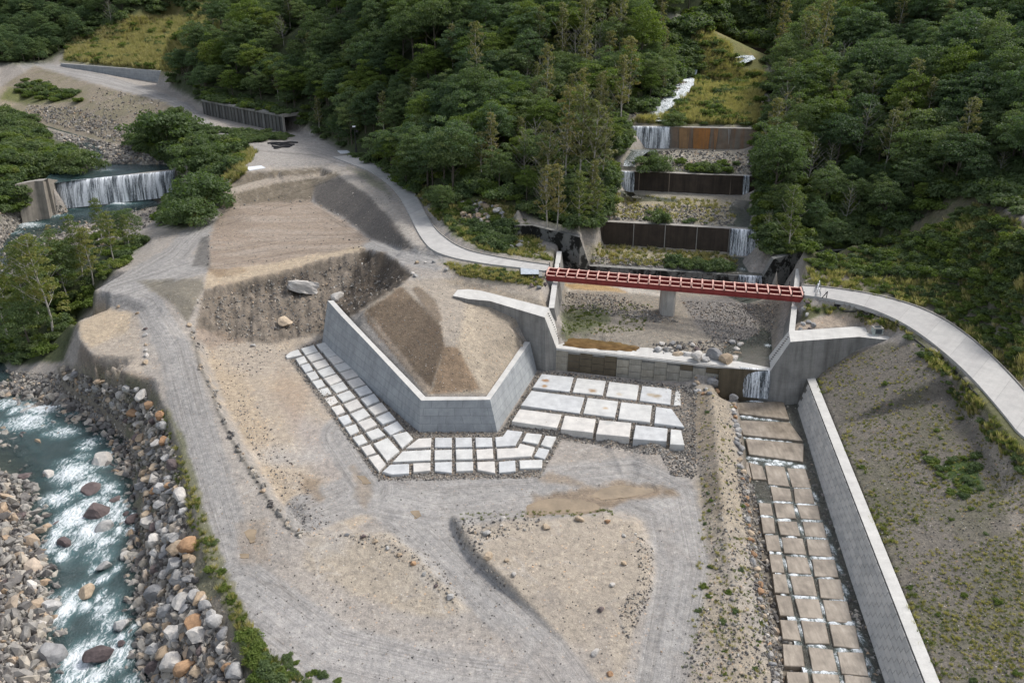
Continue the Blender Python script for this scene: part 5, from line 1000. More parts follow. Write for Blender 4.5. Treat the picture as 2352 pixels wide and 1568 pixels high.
for poly, z0, lab in zip(PUD, PUDZ, ('wide ochre puddle at the top edge of the heart-shaped gravel island', 'long ochre puddle in the haul track right of the widest puddle', 'small ochre puddle in the left haul road', 'tiny ochre puddle left of the small haul road puddle', 'tiny ochre puddle at the fork below the slab grid', 'tiny ochre puddle beside the lower left corner of the slab grid')):
    cx_, cy_ = sum(p[0] for p in poly)/len(poly), sum(p[1] for p in poly)/len(poly); k = 1.06 if len(poly) > 6 else 1.1
    blob('puddle', [(cx_+(x-cx_)*k, cy_+(y-cy_)*k*1.05) for x, y in poly], z0-.045, 'puddle', lab, 'puddle')
blob('stream_puddle', [(1292,778),(1325,775),(1400,783),(1470,795),(1462,806),(1400,804),(1296,795)], 3.88, 'bogwater', 'orange-brown pool lying behind the left half of the dam crest', 'puddle')

# ------------------------------------------------------------------ roads
def road(name, Lw_, Rw_, dz, kerb_side, gl):
    def res(w, n): 
        a = np.array(w); s = np.arange(len(a)); t = np.linspace(0, s[-1], n); q = np.stack([np.interp(t, s, a[:, k]) for k in range(3)], 1)
        k = np.ones(5)/5; qq = q.copy(); qq[2:-2] = np.stack([np.convolve(q[:, i], k, 'valid') for i in range(3)], 1); return qq
    n = 60; A, B = res(Lw_, n), res(Rw_, n); V = []; UV = []; u = 0
    for i in range(n):
        if i: u += np.linalg.norm(A[i]-A[i-1])
        for w in (A[i], B[i]): V.append((w[0], w[1], w[2]+dz))
        for w in (B[i], A[i]): V.append((w[0], w[1], w[2]-.4))
        UV += [(u, 0), (u, 3.5), (u, 3.8), (u, -.3)]
    F = []
    for i in range(n-1):
        a = 4*i
        for k in range(4): F.append((a+k, a+(k+1) % 4, a+4+(k+1) % 4, a+4+k))
    F += [(0, 3, 2, 1), (4*n-4, 4*n-3, 4*n-2, 4*n-1)]
    o = tag(link(name, mesh(name, V, F, M['road'], UV)), kind='structure')
    K = B if kerb_side else A; V = []; F = []; UV = []
    o2 = A if kerb_side else B
    for i in range(n):
        d_ = (K[i]-o2[i]); d_ /= np.linalg.norm(d_)
        for s_, z_ in ((-.02, -.3), (-.02, dz+.16), (.16, dz+.16), (.16, -.3)): q = K[i]+d_*s_; V.append((q[0], q[1], q[2]+z_)); UV.append((i*.5, z_+s_))
    for i in range(n-1):
        for k in range(4): F.append((4*i+k, 4*i+(k+1) % 4, 4*i+4+(k+1) % 4, 4*i+4+k))
    F += [(0, 3, 2, 1), (4*n-4, 4*n-3, 4*n-2, 4*n-1)]
    tag(link('kerb', mesh('kerb', V, F, M['kerb'], UV)), kind='structure')
road('road', [P(*p) for p in LR_L], [P(*p) for p in LR_R], .14, True, None)
road('road', RRLw, RRRw, .14, True, None)

# ------------------------------------------------------------------ red bridge
ZB = 10.0
nl, nr, fl, fr = [Vector(P(*p)) for p in ((1254,630.5,ZB),(1845,679.8,ZB),(1262,614,ZB),(1838.5,659.5,ZB))]
br = empty('bridge', tuple((nl+nr+fl+fr)/4-Vector((0, 0, .85))), 'narrow red steel girder bridge without a deck crossing the stream above the main dam', 'bridge')
gd = .78
for t, nm in ((0, 'girder'), (.5, 'girder'), (1, 'girder')):
    a = nl.lerp(fl, t); b = nr.lerp(fr, t); V = []; F = []; hh = gd if t != .5 else gd*.8
    a0, b0 = a-Vector((0, 0, .08)), b-Vector((0, 0, .08))
    beam(V, F, a0-Vector((0, 0, hh/2)), b0-Vector((0, 0, hh/2)), .05, hh-.06); beam(V, F, a0-Vector((0, 0, hh-.02)), b0-Vector((0, 0, hh-.02)), .30, .05)
    for k in range(1, 24): q = a0.lerp(b0, k/24)-Vector((0, 0, hh/2)); box(V, F, q, (.03, .24, hh-.1), math.atan2(b.y-a.y, b.x-a.x))
    g_ = link('girder', mesh('girder', V, F, M['red']), br)
    V = []; F = []; beam(V, F, a0, b0, .30, .05); link('flange', mesh('flange', V, F, M['pink']), br)
V = []; F = []; cr0 = (nl, fl); d_ = (fl-nl).normalized()
L_ = (fl-nl).length+.30; box(V, F, (0, 0, 0), (.22, L_, .06)); box(V, F, (0, 0, -.14), (.06, L_, .22)); xm = mesh('cross_beam', V, F, [M['pink'], M['red']], None, False, [0]*6+[1]*6)
V = []; F = []; box(V, F, (0, 0, .32), (.09, .09, .72)); box(V, F, (0, 0, .02), (.16, .16, .06)); box(V, F, (0, 0, .66), (.13, .13, .05)); pm = mesh('post', V, F, M['black'])
for k in range(25):
    t = k/24; a = nl.lerp(nr, t); b = fl.lerp(fr, t); d_ = b-a; ang = math.atan2(d_.y, d_.x)-math.pi/2; c_ = (a+b)/2
    o = bpy.data.objects.new('cross_beam', xm); COL.objects.link(o); o.parent = br; o.location = c_+Vector((0, 0, .03))-br.location; o.rotation_euler.z = ang
    for q in (a-d_.normalized()*.18, b+d_.normalized()*.18):
        p_ = bpy.data.objects.new('post', pm); COL.objects.link(p_); p_.parent = br; p_.location = q-br.location; p_.rotation_euler.z = ang
# diagonal bracing under the deck
V = []; F = []
for k in range(24):
    a = (nl if k % 2 else fl).lerp(nr if k % 2 else fr, k/24)-Vector((0, 0, gd*.75)); b = (fl if k % 2 else nl).lerp(fr if k % 2 else nr, (k+1)/24)-Vector((0, 0, gd*.75)); beam(V, F, a, b, .09, .05)
tag(link('bracing', mesh('bracing', V, F, M['red']), br), kind='stuff')
# pier
pc = Vector(P(1533,735,4.9)); pc.y = nl.lerp(nr, .475).y+1.6; pc.x = (1534-CX)/FPX*(pc.y*cp+(HC-7)*sp)
V = []; F = []; ring = [(-1.0,-.55),(-.65,-1.1),(.65,-1.1),(1.0,-.55),(1.0,1.0),(.65,1.5),(-.65,1.5),(-1.0,1.0)]
for z_, s_ in ((3.2, 1.03), (8.95, .97), (8.95, 1.06), (9.16, 1.06)):
    for x, y in ring: V.append((pc.x+x*s_, pc.y+y*s_, z_))
for l_ in range(3):
    for i in range(8): F.append((l_*8+i, l_*8+(i+1) % 8, (l_+1)*8+(i+1) % 8, (l_+1)*8+i))
F += [tuple(range(24, 32)), tuple(reversed(range(8)))]
o = link('bridge_pier', mesh('bridge_pier', V, F, conc('pier_concrete', (.46,.445,.41), .4, None, (.16,.15,.13), .7), [(i % 8*.9, v[2]) for i, v in enumerate(V)])); rebase(o); tag(o, 'pale streaked concrete pier carrying the middle of the red bridge', 'pier')
for lab, q, nm in (('left', nl.lerp(fl, .5), 0), ('right', nr.lerp(fr, .5), 1)):
    V = []; F = []; s_ = -1 if lab == 'left' else 1; box(V, F, (q.x+s_*.9-s_*.6, q.y, 8.2), (2.0, 4.2, 1.85)); box(V, F, (q.x+s_*1.1, q.y, 9.5), (.5, 4.4, .95))
    o = link('abutment', mesh('abutment', V, F, M['dam'], [(v[0], v[2]) for v in V])); rebase(o); tag(o, f'grey concrete abutment seating the {lab} end of the red bridge', 'abutment')
    V = []; F = []; box(V, F, (q.x+s_*2.6, q.y, 10.105), (2.6, 3.5, .06)); o = link('approach_plate', mesh('approach_plate', V, F, flat('galvanised_plate', (.42,.46,.50), .5))); rebase(o); tag(o, f'pale blue-grey plate on the road at the {lab} end of the red bridge', 'plate')

# ------------------------------------------------------------------ gallery, road wall, small furniture
ga = empty('rock_shed', P(560, 285, 12), 'long concrete rock shed with ribbed side wall and open portal under the trees', 'rock shed')
g0, g1 = Vector(P(470,263,12.9)), Vector(P(653,305,12.1)); gh = 4.0; n = 24; gdv = Vector((g1.y-g0.y, -(g1.x-g0.x), 0)).normalized(); 
if gdv.y < 0: gdv = -gdv
wdt = 4.8
mats_g = [conc('gallery_panel', (.20,.20,.19), .4, None, (.05,.05,.045), .7), conc('gallery_panel', (.12,.12,.115), .4, None, (.05,.05,.045), .7)]
for i in range(n):
    a, b = g0.lerp(g1, i/n), g0.lerp(g1, (i+.9)/n); V = []; F = []; zt = 16.6-.5*i/n
    V = [tuple(a), tuple(b), (b.x, b.y, zt), (a.x, a.y, zt)]; V += [tuple(Vector(v)+gdv*.3) for v in V]; V = [(v[0], v[1], v[2]-(.8 if v[2] < 15 else 0)) for v in V]
    link('panel', mesh('panel', V, [(0, 1, 2, 3), (7, 6, 5, 4), (0, 4, 5, 1), (1, 5, 6, 2), (2, 6, 7, 3), (3, 7, 4, 0)], mats_g[i % 2 if i % 3 else 0], [(v[0], v[2]) for v in V]), ga)
V = []; F = []
for i in range(n+1):
    a = g0.lerp(g1, i/n)-gdv*.12; box(V, F, (a.x, a.y, 14.0), (.22, .35, 4.6))
tag(link('rib', mesh('rib', V, F, M['joint']), ga), kind='stuff')
a, b = g0, g1; V = [(a.x, a.y, 16.7), (b.x, b.y, 16.2)]+[tuple(Vector((q.x, q.y, z))+gdv*wdt) for q, z in ((b, 16.2), (a, 16.7))]; V = [tuple(Vector(v)-gdv*(.4 if i < 2 else 0)) for i, v in enumerate(V)]; V += [(v[0], v[1], v[2]+.5) for v in V]
link('roof', mesh('roof', V, [(3, 2, 1, 0), (4, 5, 6, 7), (0, 1, 5, 4), (1, 2, 6, 5), (2, 3, 7, 6), (3, 0, 4, 7)], M['dam'], [(v[0], v[2]) for v in V]), ga)
V = []; F = []; bq = g1+gdv*wdt; V = [tuple(g0+gdv*wdt), tuple(bq), (bq.x, bq.y, 16.2), tuple(Vector((g0.x, g0.y, 16.7))+gdv*wdt)]; V += [tuple(Vector(v)+gdv*.3) for v in V]
link('back_wall', mesh('back_wall', V, [(0, 1, 2, 3), (7, 6, 5, 4), (0, 4, 5, 1), (1, 5, 6, 2), (2, 6, 7, 3), (3, 7, 4, 0)], M['dam'], [(v[0], v[2]) for v in V]), ga)
V = []; F = []
for t in (0, 1): q = g1+gdv*(wdt*t)+Vector((.15, -.15, 0)); box(V, F, (q.x, q.y, 14.2), (.5, .5, 4.4), math.atan2(gdv.y, gdv.x))
q = g1+gdv*(wdt/2)+Vector((.15, -.15, 0)); box(V, F, (q.x, q.y, 16.5), (wdt+.6, .5, .8), math.atan2(gdv.y, gdv.x)); link('portal_frame', mesh('portal_frame', V, F, M['kerb'], [(v[0], v[2]) for v in V]), ga)
st = [(139,146,18.7),(200,150.5,18.75),(260,155,18.8),(320,159.5,18.8),(383,164,18.8)]; F_ = [P(*p) for p in st]
o = wall('road_wall', F_, off(F_, .2, .8), [(q[0], q[1]-.3, 11) for q in F_], setz(off(F_, .2, .8), 11), 'wall_new', 'wall_cap'); rebase(o); tag(o, 'long low pale concrete retaining wall under the dry grass slope at upper left', 'wall')
def lampp(x, y, h, label):
    q = hz(x, y, 11.8); e_ = empty('street_lamp', q, label, 'lamp'); V = []; F = []; tube(V, F, [(0, 0, -.2), (0, 0, h*.5), (0, 0, h)], [.13, .10, .08]); link('pole', mesh('pole', V, F, M['black']), e_, (0, 0, 0))
    V = []; F = []; box(V, F, (-.1, -.1, h-.3), (.9, .3, .14)); box(V, F, (.5, 0, h-1.0), (.5, .35, .5)); link('lamp_head', mesh('lamp_head', V, F, M['black']), e_, (0, 0, 0))
    V = []; F = []; box(V, F, (-.1, -.1, h+.02), (.7, .5, .05), 0, .4); link('solar_panel', mesh('solar_panel', V, F, M['white']), e_, (0, 0, 0))
    V = []; F = []; box(V, F, (0, -.12, 1.2), (.45, .3, 1.0)); link('control_box', mesh('control_box', V, F, M['black']), e_, (0, 0, 0)); V = []; F = []; box(V, F, (0, 0, .02), (.9, .9, .12)); link('base', mesh('base', V, F, M['white']), e_, (0, 0, 0))
lampp(819, 356, 6.4, 'tall black lamp post beside the start of the concrete road')
def sheet(poly, label, th_=.12, name='white_board'):
    z0 = hz(*poly[0], 11.8)[2]; V, F = prism(poly, lambda y: z0+th_, .3, .02); o = link(name, mesh(name, V, F, M['white'])); rebase(o); tag(o, label, 'slab')
sheet([(564,384),(600,380),(610,385),(572,391)], 'small white board lying at the outer edge of the gravel parking place'); sheet([(775,346),(806,345),(814,349),(783,352)], 'white slab lying at the foot of the black lamp post')
# dark pipes lying by the rock shed
for i in range(4):
    V = []; F = []; a = Vector(hz(615+i*5, 331+i*3.4, 12)); b = Vector(hz(684-i*6, 329+i*3.4, 12)); pp_ = [a.lerp(b, t)+Vector((0, .5*math.sin(3.1*t+i*1.7)+.25*math.sin(9*t+i), 0)) for t in np.linspace(0, 1, 12)]; tube(V, F, [(p.x, p.y, H(p.x, p.y)+.2+.05*math.sin(i+j)) for j, p in enumerate(pp_)], .2, 8)
    o = link('pipe', mesh('pipe', V, F, M['hose'])); rebase(o); tag(o, 'black corrugated pipe lying in the pile beside the rock shed portal', 'pipe', 'black pipes beside the rock shed')
# concrete marker box
q = P(2013, 767, ZW_R); V = []; F = []; mb = empty('meter_box', q, 'grey-green box with a dark panel standing on the right dam wing', 'box')
box(V, F, (0, 0, .45), (1.15, .9, .9)); link('housing', mesh('housing', V, F, M['greenbox']), mb, (0, 0, 0)); V = []; F = []; box(V, F, (0, -.46, .5), (.8, .04, .6)); box(V, F, (0, 0, .92), (.85, .62, .05)); link('panel', mesh('panel', V, F, M['glass']), mb, (0, 0, 0))
V = []; F = []; box(V, F, (0, 0, .98), (1.25, 1.0, .06)); V = []; F = []
for sx in (-.5, .5): box(V, F, (sx, 0, .93), (.16, .95, .08))
for sy in (-.4, .4): box(V, F, (0, sy, .932), (.84, .13, .08))
link('rim', mesh('rim', V, F, M['kerb']), mb, (0, 0, 0))
# hose
def hose(pl, label, r=.09, z=9):
    path = []
    for a, b in zip(pl[:-1], pl[1:]):
        for k in range(6): t = k/6; q = hz(a[0]+(b[0]-a[0])*t, a[1]+(b[1]-a[1])*t, z); path.append((q[0], q[1], q[2]+.08))
    V = []; F = []; tube(V, F, path, r, 6); o = link('hose', mesh('hose', V, F, M['hose'], None, True)); rebase(o); tag(o, label, 'hose')
hose([(1917,699),(1925,710),(1940,716),(1975,717),(2010,726),(2050,740),(2075,757),(2100,780),(2125,800),(2165,830),(2200,858),(2222,886),(2250,915)], 'long black hose winding through the grass below the right concrete road')
hose([(1050,496),(1065,515),(1080,535),(1098,562)], 'short black hose running down the grass beside the left concrete road', .08, 12)
cc = Vector(hz(2120, 778, 8)); V = []; F = []
for k in range(3): tube(V, F, [(cc.x+(1.25-.12*k)*math.cos(a), cc.y+(1.0-.08*k)*math.sin(a), H(cc.x+math.cos(a), cc.y+math.sin(a))+.12+.12*k) for a in np.linspace(0, 6.28, 30)], .09, 6)
o = link('hose_coil', mesh('hose_coil', V, F, M['hose'], None, True)); rebase(o); tag(o, 'coil of black hose lying at the tip of the right dam wing', 'hose')
# barriers at the bridge end
def barrier(x, y, label, k=1.0):
    q = P(x, y, 10.1); e_ = empty('road_barrier', q, label, 'barrier', None); V = []; F = []
    for s_ in (-.45, .45): tube(V, F, [(s_, -.35, 0), (s_*.8, 0, .95*k), (s_, .35, 0)], .05, 6)
    link('frame', mesh('frame', V, F, M['steel']), e_, (0, 0, 0))
    for z_ in (.35, .62, .9): 
        V = []; F = []; tube(V, F, [(-.5, 0, z_*k), (.5, 0, z_*k)], .045, 6); link('rail', mesh('rail', V, F, M['white']), e_, (0, 0, 0))
    e_.rotation_euler.z = 1.2
barrier(1880, 661, 'white and grey pipe barrier on the road, farthest of the three at the bridge end'); barrier(1877, 668, 'white and grey pipe barrier on the road, middle of the three at the bridge end'); barrier(1879, 678, 'white and grey pipe barrier on the road, nearest of the three at the bridge end')
V = []; F = []; a, b, c_ = [Vector(P(*p)) for p in ((1888,684,10.1),(1898,684.5,10.1),(1898.5,684.5,10.1))]; tube(V, F, [a, b+Vector((0, 0, .9))], .06, 6); tube(V, F, [b, b+Vector((0, 0, .95))], .06, 6); o = link('sign_stand', mesh('sign_stand', V, F, M['black'])); rebase(o); tag(o, 'small black propped stand on the kerb right of the bridge barriers', 'stand')

# ------------------------------------------------------------------ rocks
def rockmesh(seed, sub=2, flatn=.75, crag=.3, cuts=7):
    import bmesh
    bm = bmesh.new(); bmesh.ops.create_icosphere(bm, subdivisions=sub, radius=.5); r = random.Random(seed); pl = []
    for _ in range(cuts+5):
        d_ = Vector((r.gauss(0, 1), r.gauss(0, 1), r.gauss(0, 1))).normalized(); pl.append((d_, r.uniform(.25, .43)))
    for v in bm.verts:
        for d_, o_ in pl:
            k = v.co.dot(d_)
            if k > o_: v.co -= d_*(k-o_)*.92
        v.co += v.normal*r.uniform(-.018, .018)*crag*3
        v.co.z *= flatn; v.co.x *= 1.15
    me = bpy.data.meshes.new('rock'); bm.to_mesh(me); bm.free(); me.materials.append(M['r_mix'])
    me.polygons.foreach_set('use_smooth', [False]*len(me.polygons)); return me
ROCKS = [rockmesh(i, 3, .6+.25*(i % 3)/2, .3, 4+i % 5) for i in range(8)]
SMALL = [rockmesh(40+i, 1, .7, .5, 3) for i in range(5)]
import bmesh
_b = bmesh.new(); bmesh.ops.create_cube(_b, size=1.0); bmesh.ops.subdivide_edges(_b, edges=_b.edges[:], cuts=3, use_grid_fill=True); _r = random.Random(5)
for v in _b.verts: v.co += Vector((_r.uniform(-.05, .05), _r.uniform(-.05, .05), _r.uniform(-.05, .05))); v.co.x *= 1-.35*abs(v.co.y+.5)*(v.co.x > 0); v.co.y += .25*v.co.x*v.co.x; v.co.z *= 1-.3*(v.co.x < -.3)
slabrock = bpy.data.meshes.new('rock'); _b.to_mesh(slabrock); _b.free(); slabrock.materials.append(M['r_mix'])
cnames = {'grey': 'r_grey', 'dark': 'r_dark', 'pale': 'r_pale', 'tan': 'r_tan', 'orange': 'r_orange'}
placed = []
def boulder(x, y, s, colr, label, group=None, z=None, sq=(1, 1, 1), me=None, rz=None, sink=.18):
    me = me or random.choice(ROCKS); o = bpy.data.objects.new('boulder', me); COL.objects.link(o)
    zz_ = H(x, y) if z is None else z
    o.location = (x, y, zz_+s*(.34-sink)*sq[2]); o.scale = (s*sq[0], s*sq[1], s*sq[2]); o.rotation_euler = (random.uniform(-.3, .3), random.uniform(-.3, .3), random.uniform(0, 6.28) if rz is None else rz)
    o.material_slots[0].link = 'OBJECT'; o.material_slots[0].material = M[cnames[colr]]; placed.append((x, y, s)); return tag(o, label, 'boulder', group)
def bpx(px, py, wpx, colr, label, group=None, zw=None, **k):
    """boulder seen wpx wide whose centre shows at px,py"""
    q = hz(px, py+wpx*.2, 0) if zw is None else P(px, py+wpx*.15, zw)
    dep = q[1]*cp-(q[2]-HC)*sp; s = wpx*dep/FPX; return boulder(q[0], q[1], s, colr, label, group, q[2] if zw is not None else None, **k)
# named ones
q = hz(698, 662, 4)
big = bpx(698, 656, 64, 'pale', 'largest boulder, a long pale flat-topped block stuck in the dark cut face', sq=(1.0,.6,.42), rz=.3, sink=-.05, me=slabrock)
bpx(775, 680, 34, 'pale', 'rounded pale boulder in the cut face near the left end of the retaining wall'); bpx(655, 738, 36, 'tan', 'pale tan boulder low in the middle of the cut face'); bpx(583, 792, 14, 'grey', 'grey stone at the foot of the cut face')
bpx(450, 1422, 54, 'orange', 'large rounded orange boulder in the lower riprap'); bpx(412, 1322, 52, 'grey', 'large pale grey boulder above the white block in the riprap'); bpx(418, 1378, 48, 'pale', 'white angular block just above the large orange boulder')
bpx(400, 1520, 62, 'pale', 'very large pale boulder lowest in the riprap at the water'); bpx(545, 1540, 50, 'grey', 'grey boulder at the bottom of the riprap beside the bushes'); bpx(455, 1535, 44, 'tan', 'speckled tan boulder left of the grey one at the bottom of the riprap')
for (x, y, w, c_, l) in ((212,1122,50,'dark','dark purple boulder splitting the rapids, upper of the two big ones'),(225,1176,60,'dark','dark purple boulder in the rapids, lower of the two big ones'),(243,1212,42,'grey','mossy grey boulder in the rapids below the two purple ones'),(235,1058,58,'pale','big pale slanting boulder where the river meets the gravel bank'),
        (68,948,44,'grey','brown rounded boulder in the uppermost rapids'),(288,1275,28,'pale','small white boulder alone in the right part of the river'),(242,1298,36,'grey','flat dark boulder midstream above the calm stretch'),(201,1357,40,'tan','tan boulder between two jets of white water'),(230,1498,62,'dark','large brown boulder midstream near the bottom of the picture'),
        (125,1495,64,'grey','large grey boulder on the left shore near the bottom of the picture'),(118,1388,50,'grey','grey boulder on the left shore below the gravel'),(60,1095,42,'dark','dark mossy boulder on the left shore above the white one'),(112,1093,34,'pale','pale boulder at the left water edge in the upper rapids'),(42,1190,46,'dark','dark square boulder among the left shore stones'),
        (68,1235,34,'grey','blue-grey boulder on the left shore'),(150,1245,40,'dark','dark boulder at the left side of the middle rapids'),(92,1433,38,'pale','pale pointed boulder on the left shore'),(22,1345,46,'dark','dark boulder at the left picture edge, middle of the shore'),(15,1500,50,'dark','dark mossy boulder at the left picture edge near the bottom'),
        (305,1190,36,'dark','dark boulder at the right side of the middle rapids'),(268,1148,32,'dark','reddish dark boulder beside the upper purple boulder'),(290,1180,22,'dark','small dark boulder right of the lower purple boulder'),(310,1135,20,'grey','small grey boulder right of the rapids'),(130,1205,24,'dark','small dark boulder left of the lower purple boulder'),(280,1433,36,'grey','grey boulder at the right edge of the calm water'),(280,1475,20,'dark','small dark boulder in the lower right rapids')):
    bpx(x, y, w, c_, l, zw=-6.05)
bpx(1640, 876, 32, 'grey', 'large round grey boulder on the berm top beside the waterfall', rz=0); bpx(1648, 850, 24, 'pale', 'pale flat boulder at the right end of the dam crest'); bpx(1646, 896, 16, 'orange', 'orange stone under the large round grey boulder')
for i, (x, y, w, c_) in enumerate([(1512,803,16,'grey'),(1533,800,18,'pale'),(1557,812,20,'tan'),(1578,815,20,'grey'),(1602,818,26,'pale'),(1620,824,20,'grey'),(1640,815,34,'grey'),(1668,826,32,'tan'),(1685,822,22,'pale'),(1560,798,14,'grey'),(1600,800,13,'dark'),(1690,800,16,'pale'),(1700,790,14,'pale'),(1680,785,16,'grey'),(1693,812,16,'tan'),(1545,787,13,'grey'),(1520,788,12,'pale'),(1590,790,12,'pale')]):
    bpx(x, y, w*1.25, c_, c_+' boulder in the row piled on the dam crest left of the waterfall', 'boulders piled on the dam crest')
for (x, y, w, c_, l) in ((1331,1190,20,'tan','tan boulder at the top edge of the heart-shaped gravel island'),(1395,1195,16,'orange','orange tan cube-like stone at the upper right of the heart-shaped island'),(1255,1207,20,'tan','tan stone pair near the top of the heart-shaped island'),(1253,1180+30,14,'tan','tan stone on the top of the heart-shaped island beside the pair'),(1180,1318,14,'pale','pale stone alone near the left edge of the heart-shaped island'),(1163,1285,13,'tan','pinkish stone near the left rim of the heart-shaped island'),
        (1432,1228,12,'pale','small white stone at the right of the heart-shaped island'),(1433,1291,16,'tan','pinkish stone at the right rim of the heart-shaped island'),(1405,1341,15,'pale','grey white stone in the lower right of the heart-shaped island'),(1380,1397,17,'dark','dark red-brown stone on the lower part of the heart-shaped island'),(1367,1496,22,'pale','large white stone alone at the bottom centre right'),(1400,1545,16,'orange','flat orange stone at the bottom edge of the picture'),
        (798,1226,12,'grey','grey stone on the left gravel island, first from the left'),(835,1230,15,'dark','dark stone on the left gravel island, second from the left'),(862,1241,15,'tan','tan stone on the left gravel island beside the dark one'),(890,1258,11,'grey','small grey stone on the left gravel island'),(917,1272,15,'tan','pinkish tan stone on the left gravel island'),(949,1292,15,'orange','orange-pink stone on the left gravel island'),(975,1317,12,'grey','grey stone on the left gravel island near its tip'),(1001,1343,12,'dark','dark grey stone on the left gravel island near its tip'),(1034,1368,20,'grey','grey stone with tan lumps at the tip of the left gravel island'),
        (1118,1222,22,'grey','grey boulder in the upper left rim of the heart-shaped island'),(1120,1275,26,'tan','slanting tan boulder in the left rim of the heart-shaped island'),(1035+120,1190,14,'pale','pale stone by the upper left rim of the heart-shaped island')):
    bpx(x, y, w, c_, l)
for i, (x, y, w, c_) in enumerate([(434,745,13,'tan'),(334,754,11,'dark'),(334,769,12,'grey'),(335,791,9,'tan'),(335,803,11,'pale'),(337,815,13,'pale'),(335,831,15,'tan'),(315,719,9,'tan'),(272,703,9,'tan')]): bpx(x, y, w, c_, {'tan':'tan','dark':'dark','grey':'grey','pale':'pale'}[c_]+' stone in the row along the haul road at the pale sand lobe', 'stones lining the haul road at the sand lobe')
TEDGE = [(483,545),(482,558),(482,575),(480,590),(479,603),(481,613),(515,476),(540,475),(562,473),(585,470),(612,468),(640,462),(665,464),(690,462),(712,463),(735,470),(742,480),(757,487),(775,495),(783,503),(795,515),(805,560),(820,570),(808,575)]
for x, y in [(958,602),(978,602),(997,601),(948,627),(955,632),(1025,618)]: bpx(x, y, random.uniform(9, 13), random.choice(['pale','grey','tan']), 'pale stone beside the junction of haul road and concrete road', 'stones at the road junction')
for x, y, w in [(1245,640,12),(1232,648,12),(1252,652,12),(1238,660,12),(1225,636,11),(1222,655,13),(1848,708,16),(1853,722,13),(1857,738,14),(1868,745,14),(1845,742,13),(1838,755,12),(1860,756,12),(1855,692,14)]: bpx(x, y, w, random.choice(['grey','grey','dark']), ('grey rock beside the left bridge abutment' if x < 1500 else 'grey rock beside the right bridge abutment'), ('rocks beside the left abutment' if x < 1500 else 'rocks beside the right abutment'))
# rock heap on the grass by the left road
for _ in range(30):
    a, r = random.uniform(0, 6.28), math.sqrt(random.random()); x, y = 1108+46*r*math.cos(a), 492+26*r*math.sin(a)
    bpx(x, y, random.uniform(9, 20), random.choice(['grey','grey','tan','grey','dark']), 'boulder in the heap on the grass right of the left concrete road', 'boulders heaped on the grass')
for _ in range(9): bpx(1185+random.uniform(-14, 14), 545+random.uniform(-20, 22), random.uniform(12, 20), 'grey', 'grey rock against the left wing of the mossy sill dam', 'rocks against the mossy wing')
# riprap
RIP = [(600,1700),(560,1568),(505,1440),(455,1360),(440,1260),(422,1150),(405,1050),(372,960),(330,900),(230,878),(170,850),(140,838),(150,880),(230,930),(300,990),(320,1100),(335,1200),(345,1300),(345,1400),(350,1568),(400,1700)]
def inpoly(poly, x, y):
    c_ = False; n = len(poly)
    for i in range(n):
        (x0, y0), (x1, y1) = poly[i], poly[(i+1) % n]
        if (y0 > y) != (y1 > y) and x < (x1-x0)*(y-y0)/(y1-y0)+x0: c_ = not c_
    return c_
def scatter(poly, n, smin, smax, z0, sep=.75, power=2.0):
    out = []; xs = [p[0] for p in poly]; ys = [p[1] for p in poly]; grid = {}
    tries = 0
    while len(out) < n and tries < n*40:
        tries += 1; px_, py_ = random.uniform(min(xs), max(xs)), random.uniform(min(ys), max(ys))
        if not inpoly(poly, px_, py_): continue
        q = hz(px_, py_, z0); s = smin+(smax-smin)*random.random()**power; ok = True
        for (x, y, s2) in placed[-1200:]:
            if abs(x-q[0]) < 2 and (x-q[0])**2+(y-q[1])**2 < (sep*(s+s2)/2)**2: ok = False; break
        if ok: out.append((q[0], q[1], q[2], s)); placed.append((q[0], q[1], s))
    return out
LABC = {'grey': 'grey', 'dark': 'dark brown', 'pale': 'pale', 'tan': 'tan', 'orange': 'rusty orange'}
nb = 0
for x, y, z, s in sorted(scatter(RIP, 140, 1.0, 2.1, -3, .66), key=lambda t: -t[3]):
    placed.pop(); c_ = random.choices(['grey','pale','tan','orange','dark'], [5.5,2.2,4,1.0,1.5])[0]
    X_, Y_, _ = proj(x, y, z); al = ('at the bottom of the picture' if Y_ > 1480 else 'just below the large orange boulder' if Y_ > 1425 else 'level with the large orange boulder' if Y_ > 1350 else 'above the large orange boulder' if Y_ > 1260 else 'beside the main rapids' if Y_ > 1160 else 'beside the upper rapids' if Y_ > 1050 else 'in the upper riprap bank' if Y_ > 950 else 'below the sand lobe'); ac = 'by the water' if z < -4.2 else 'halfway up the riprap' if z < -2.2 else 'along the riprap top'
    lb = f'{"large " if s > 1.55 else ""}{LABC[c_]} boulder {ac}, {al}'; boulder(x, y, s, c_, lb, lb.replace('boulder', 'boulders'), z=z, sink=.05+random.uniform(0, .12)); nb += 1

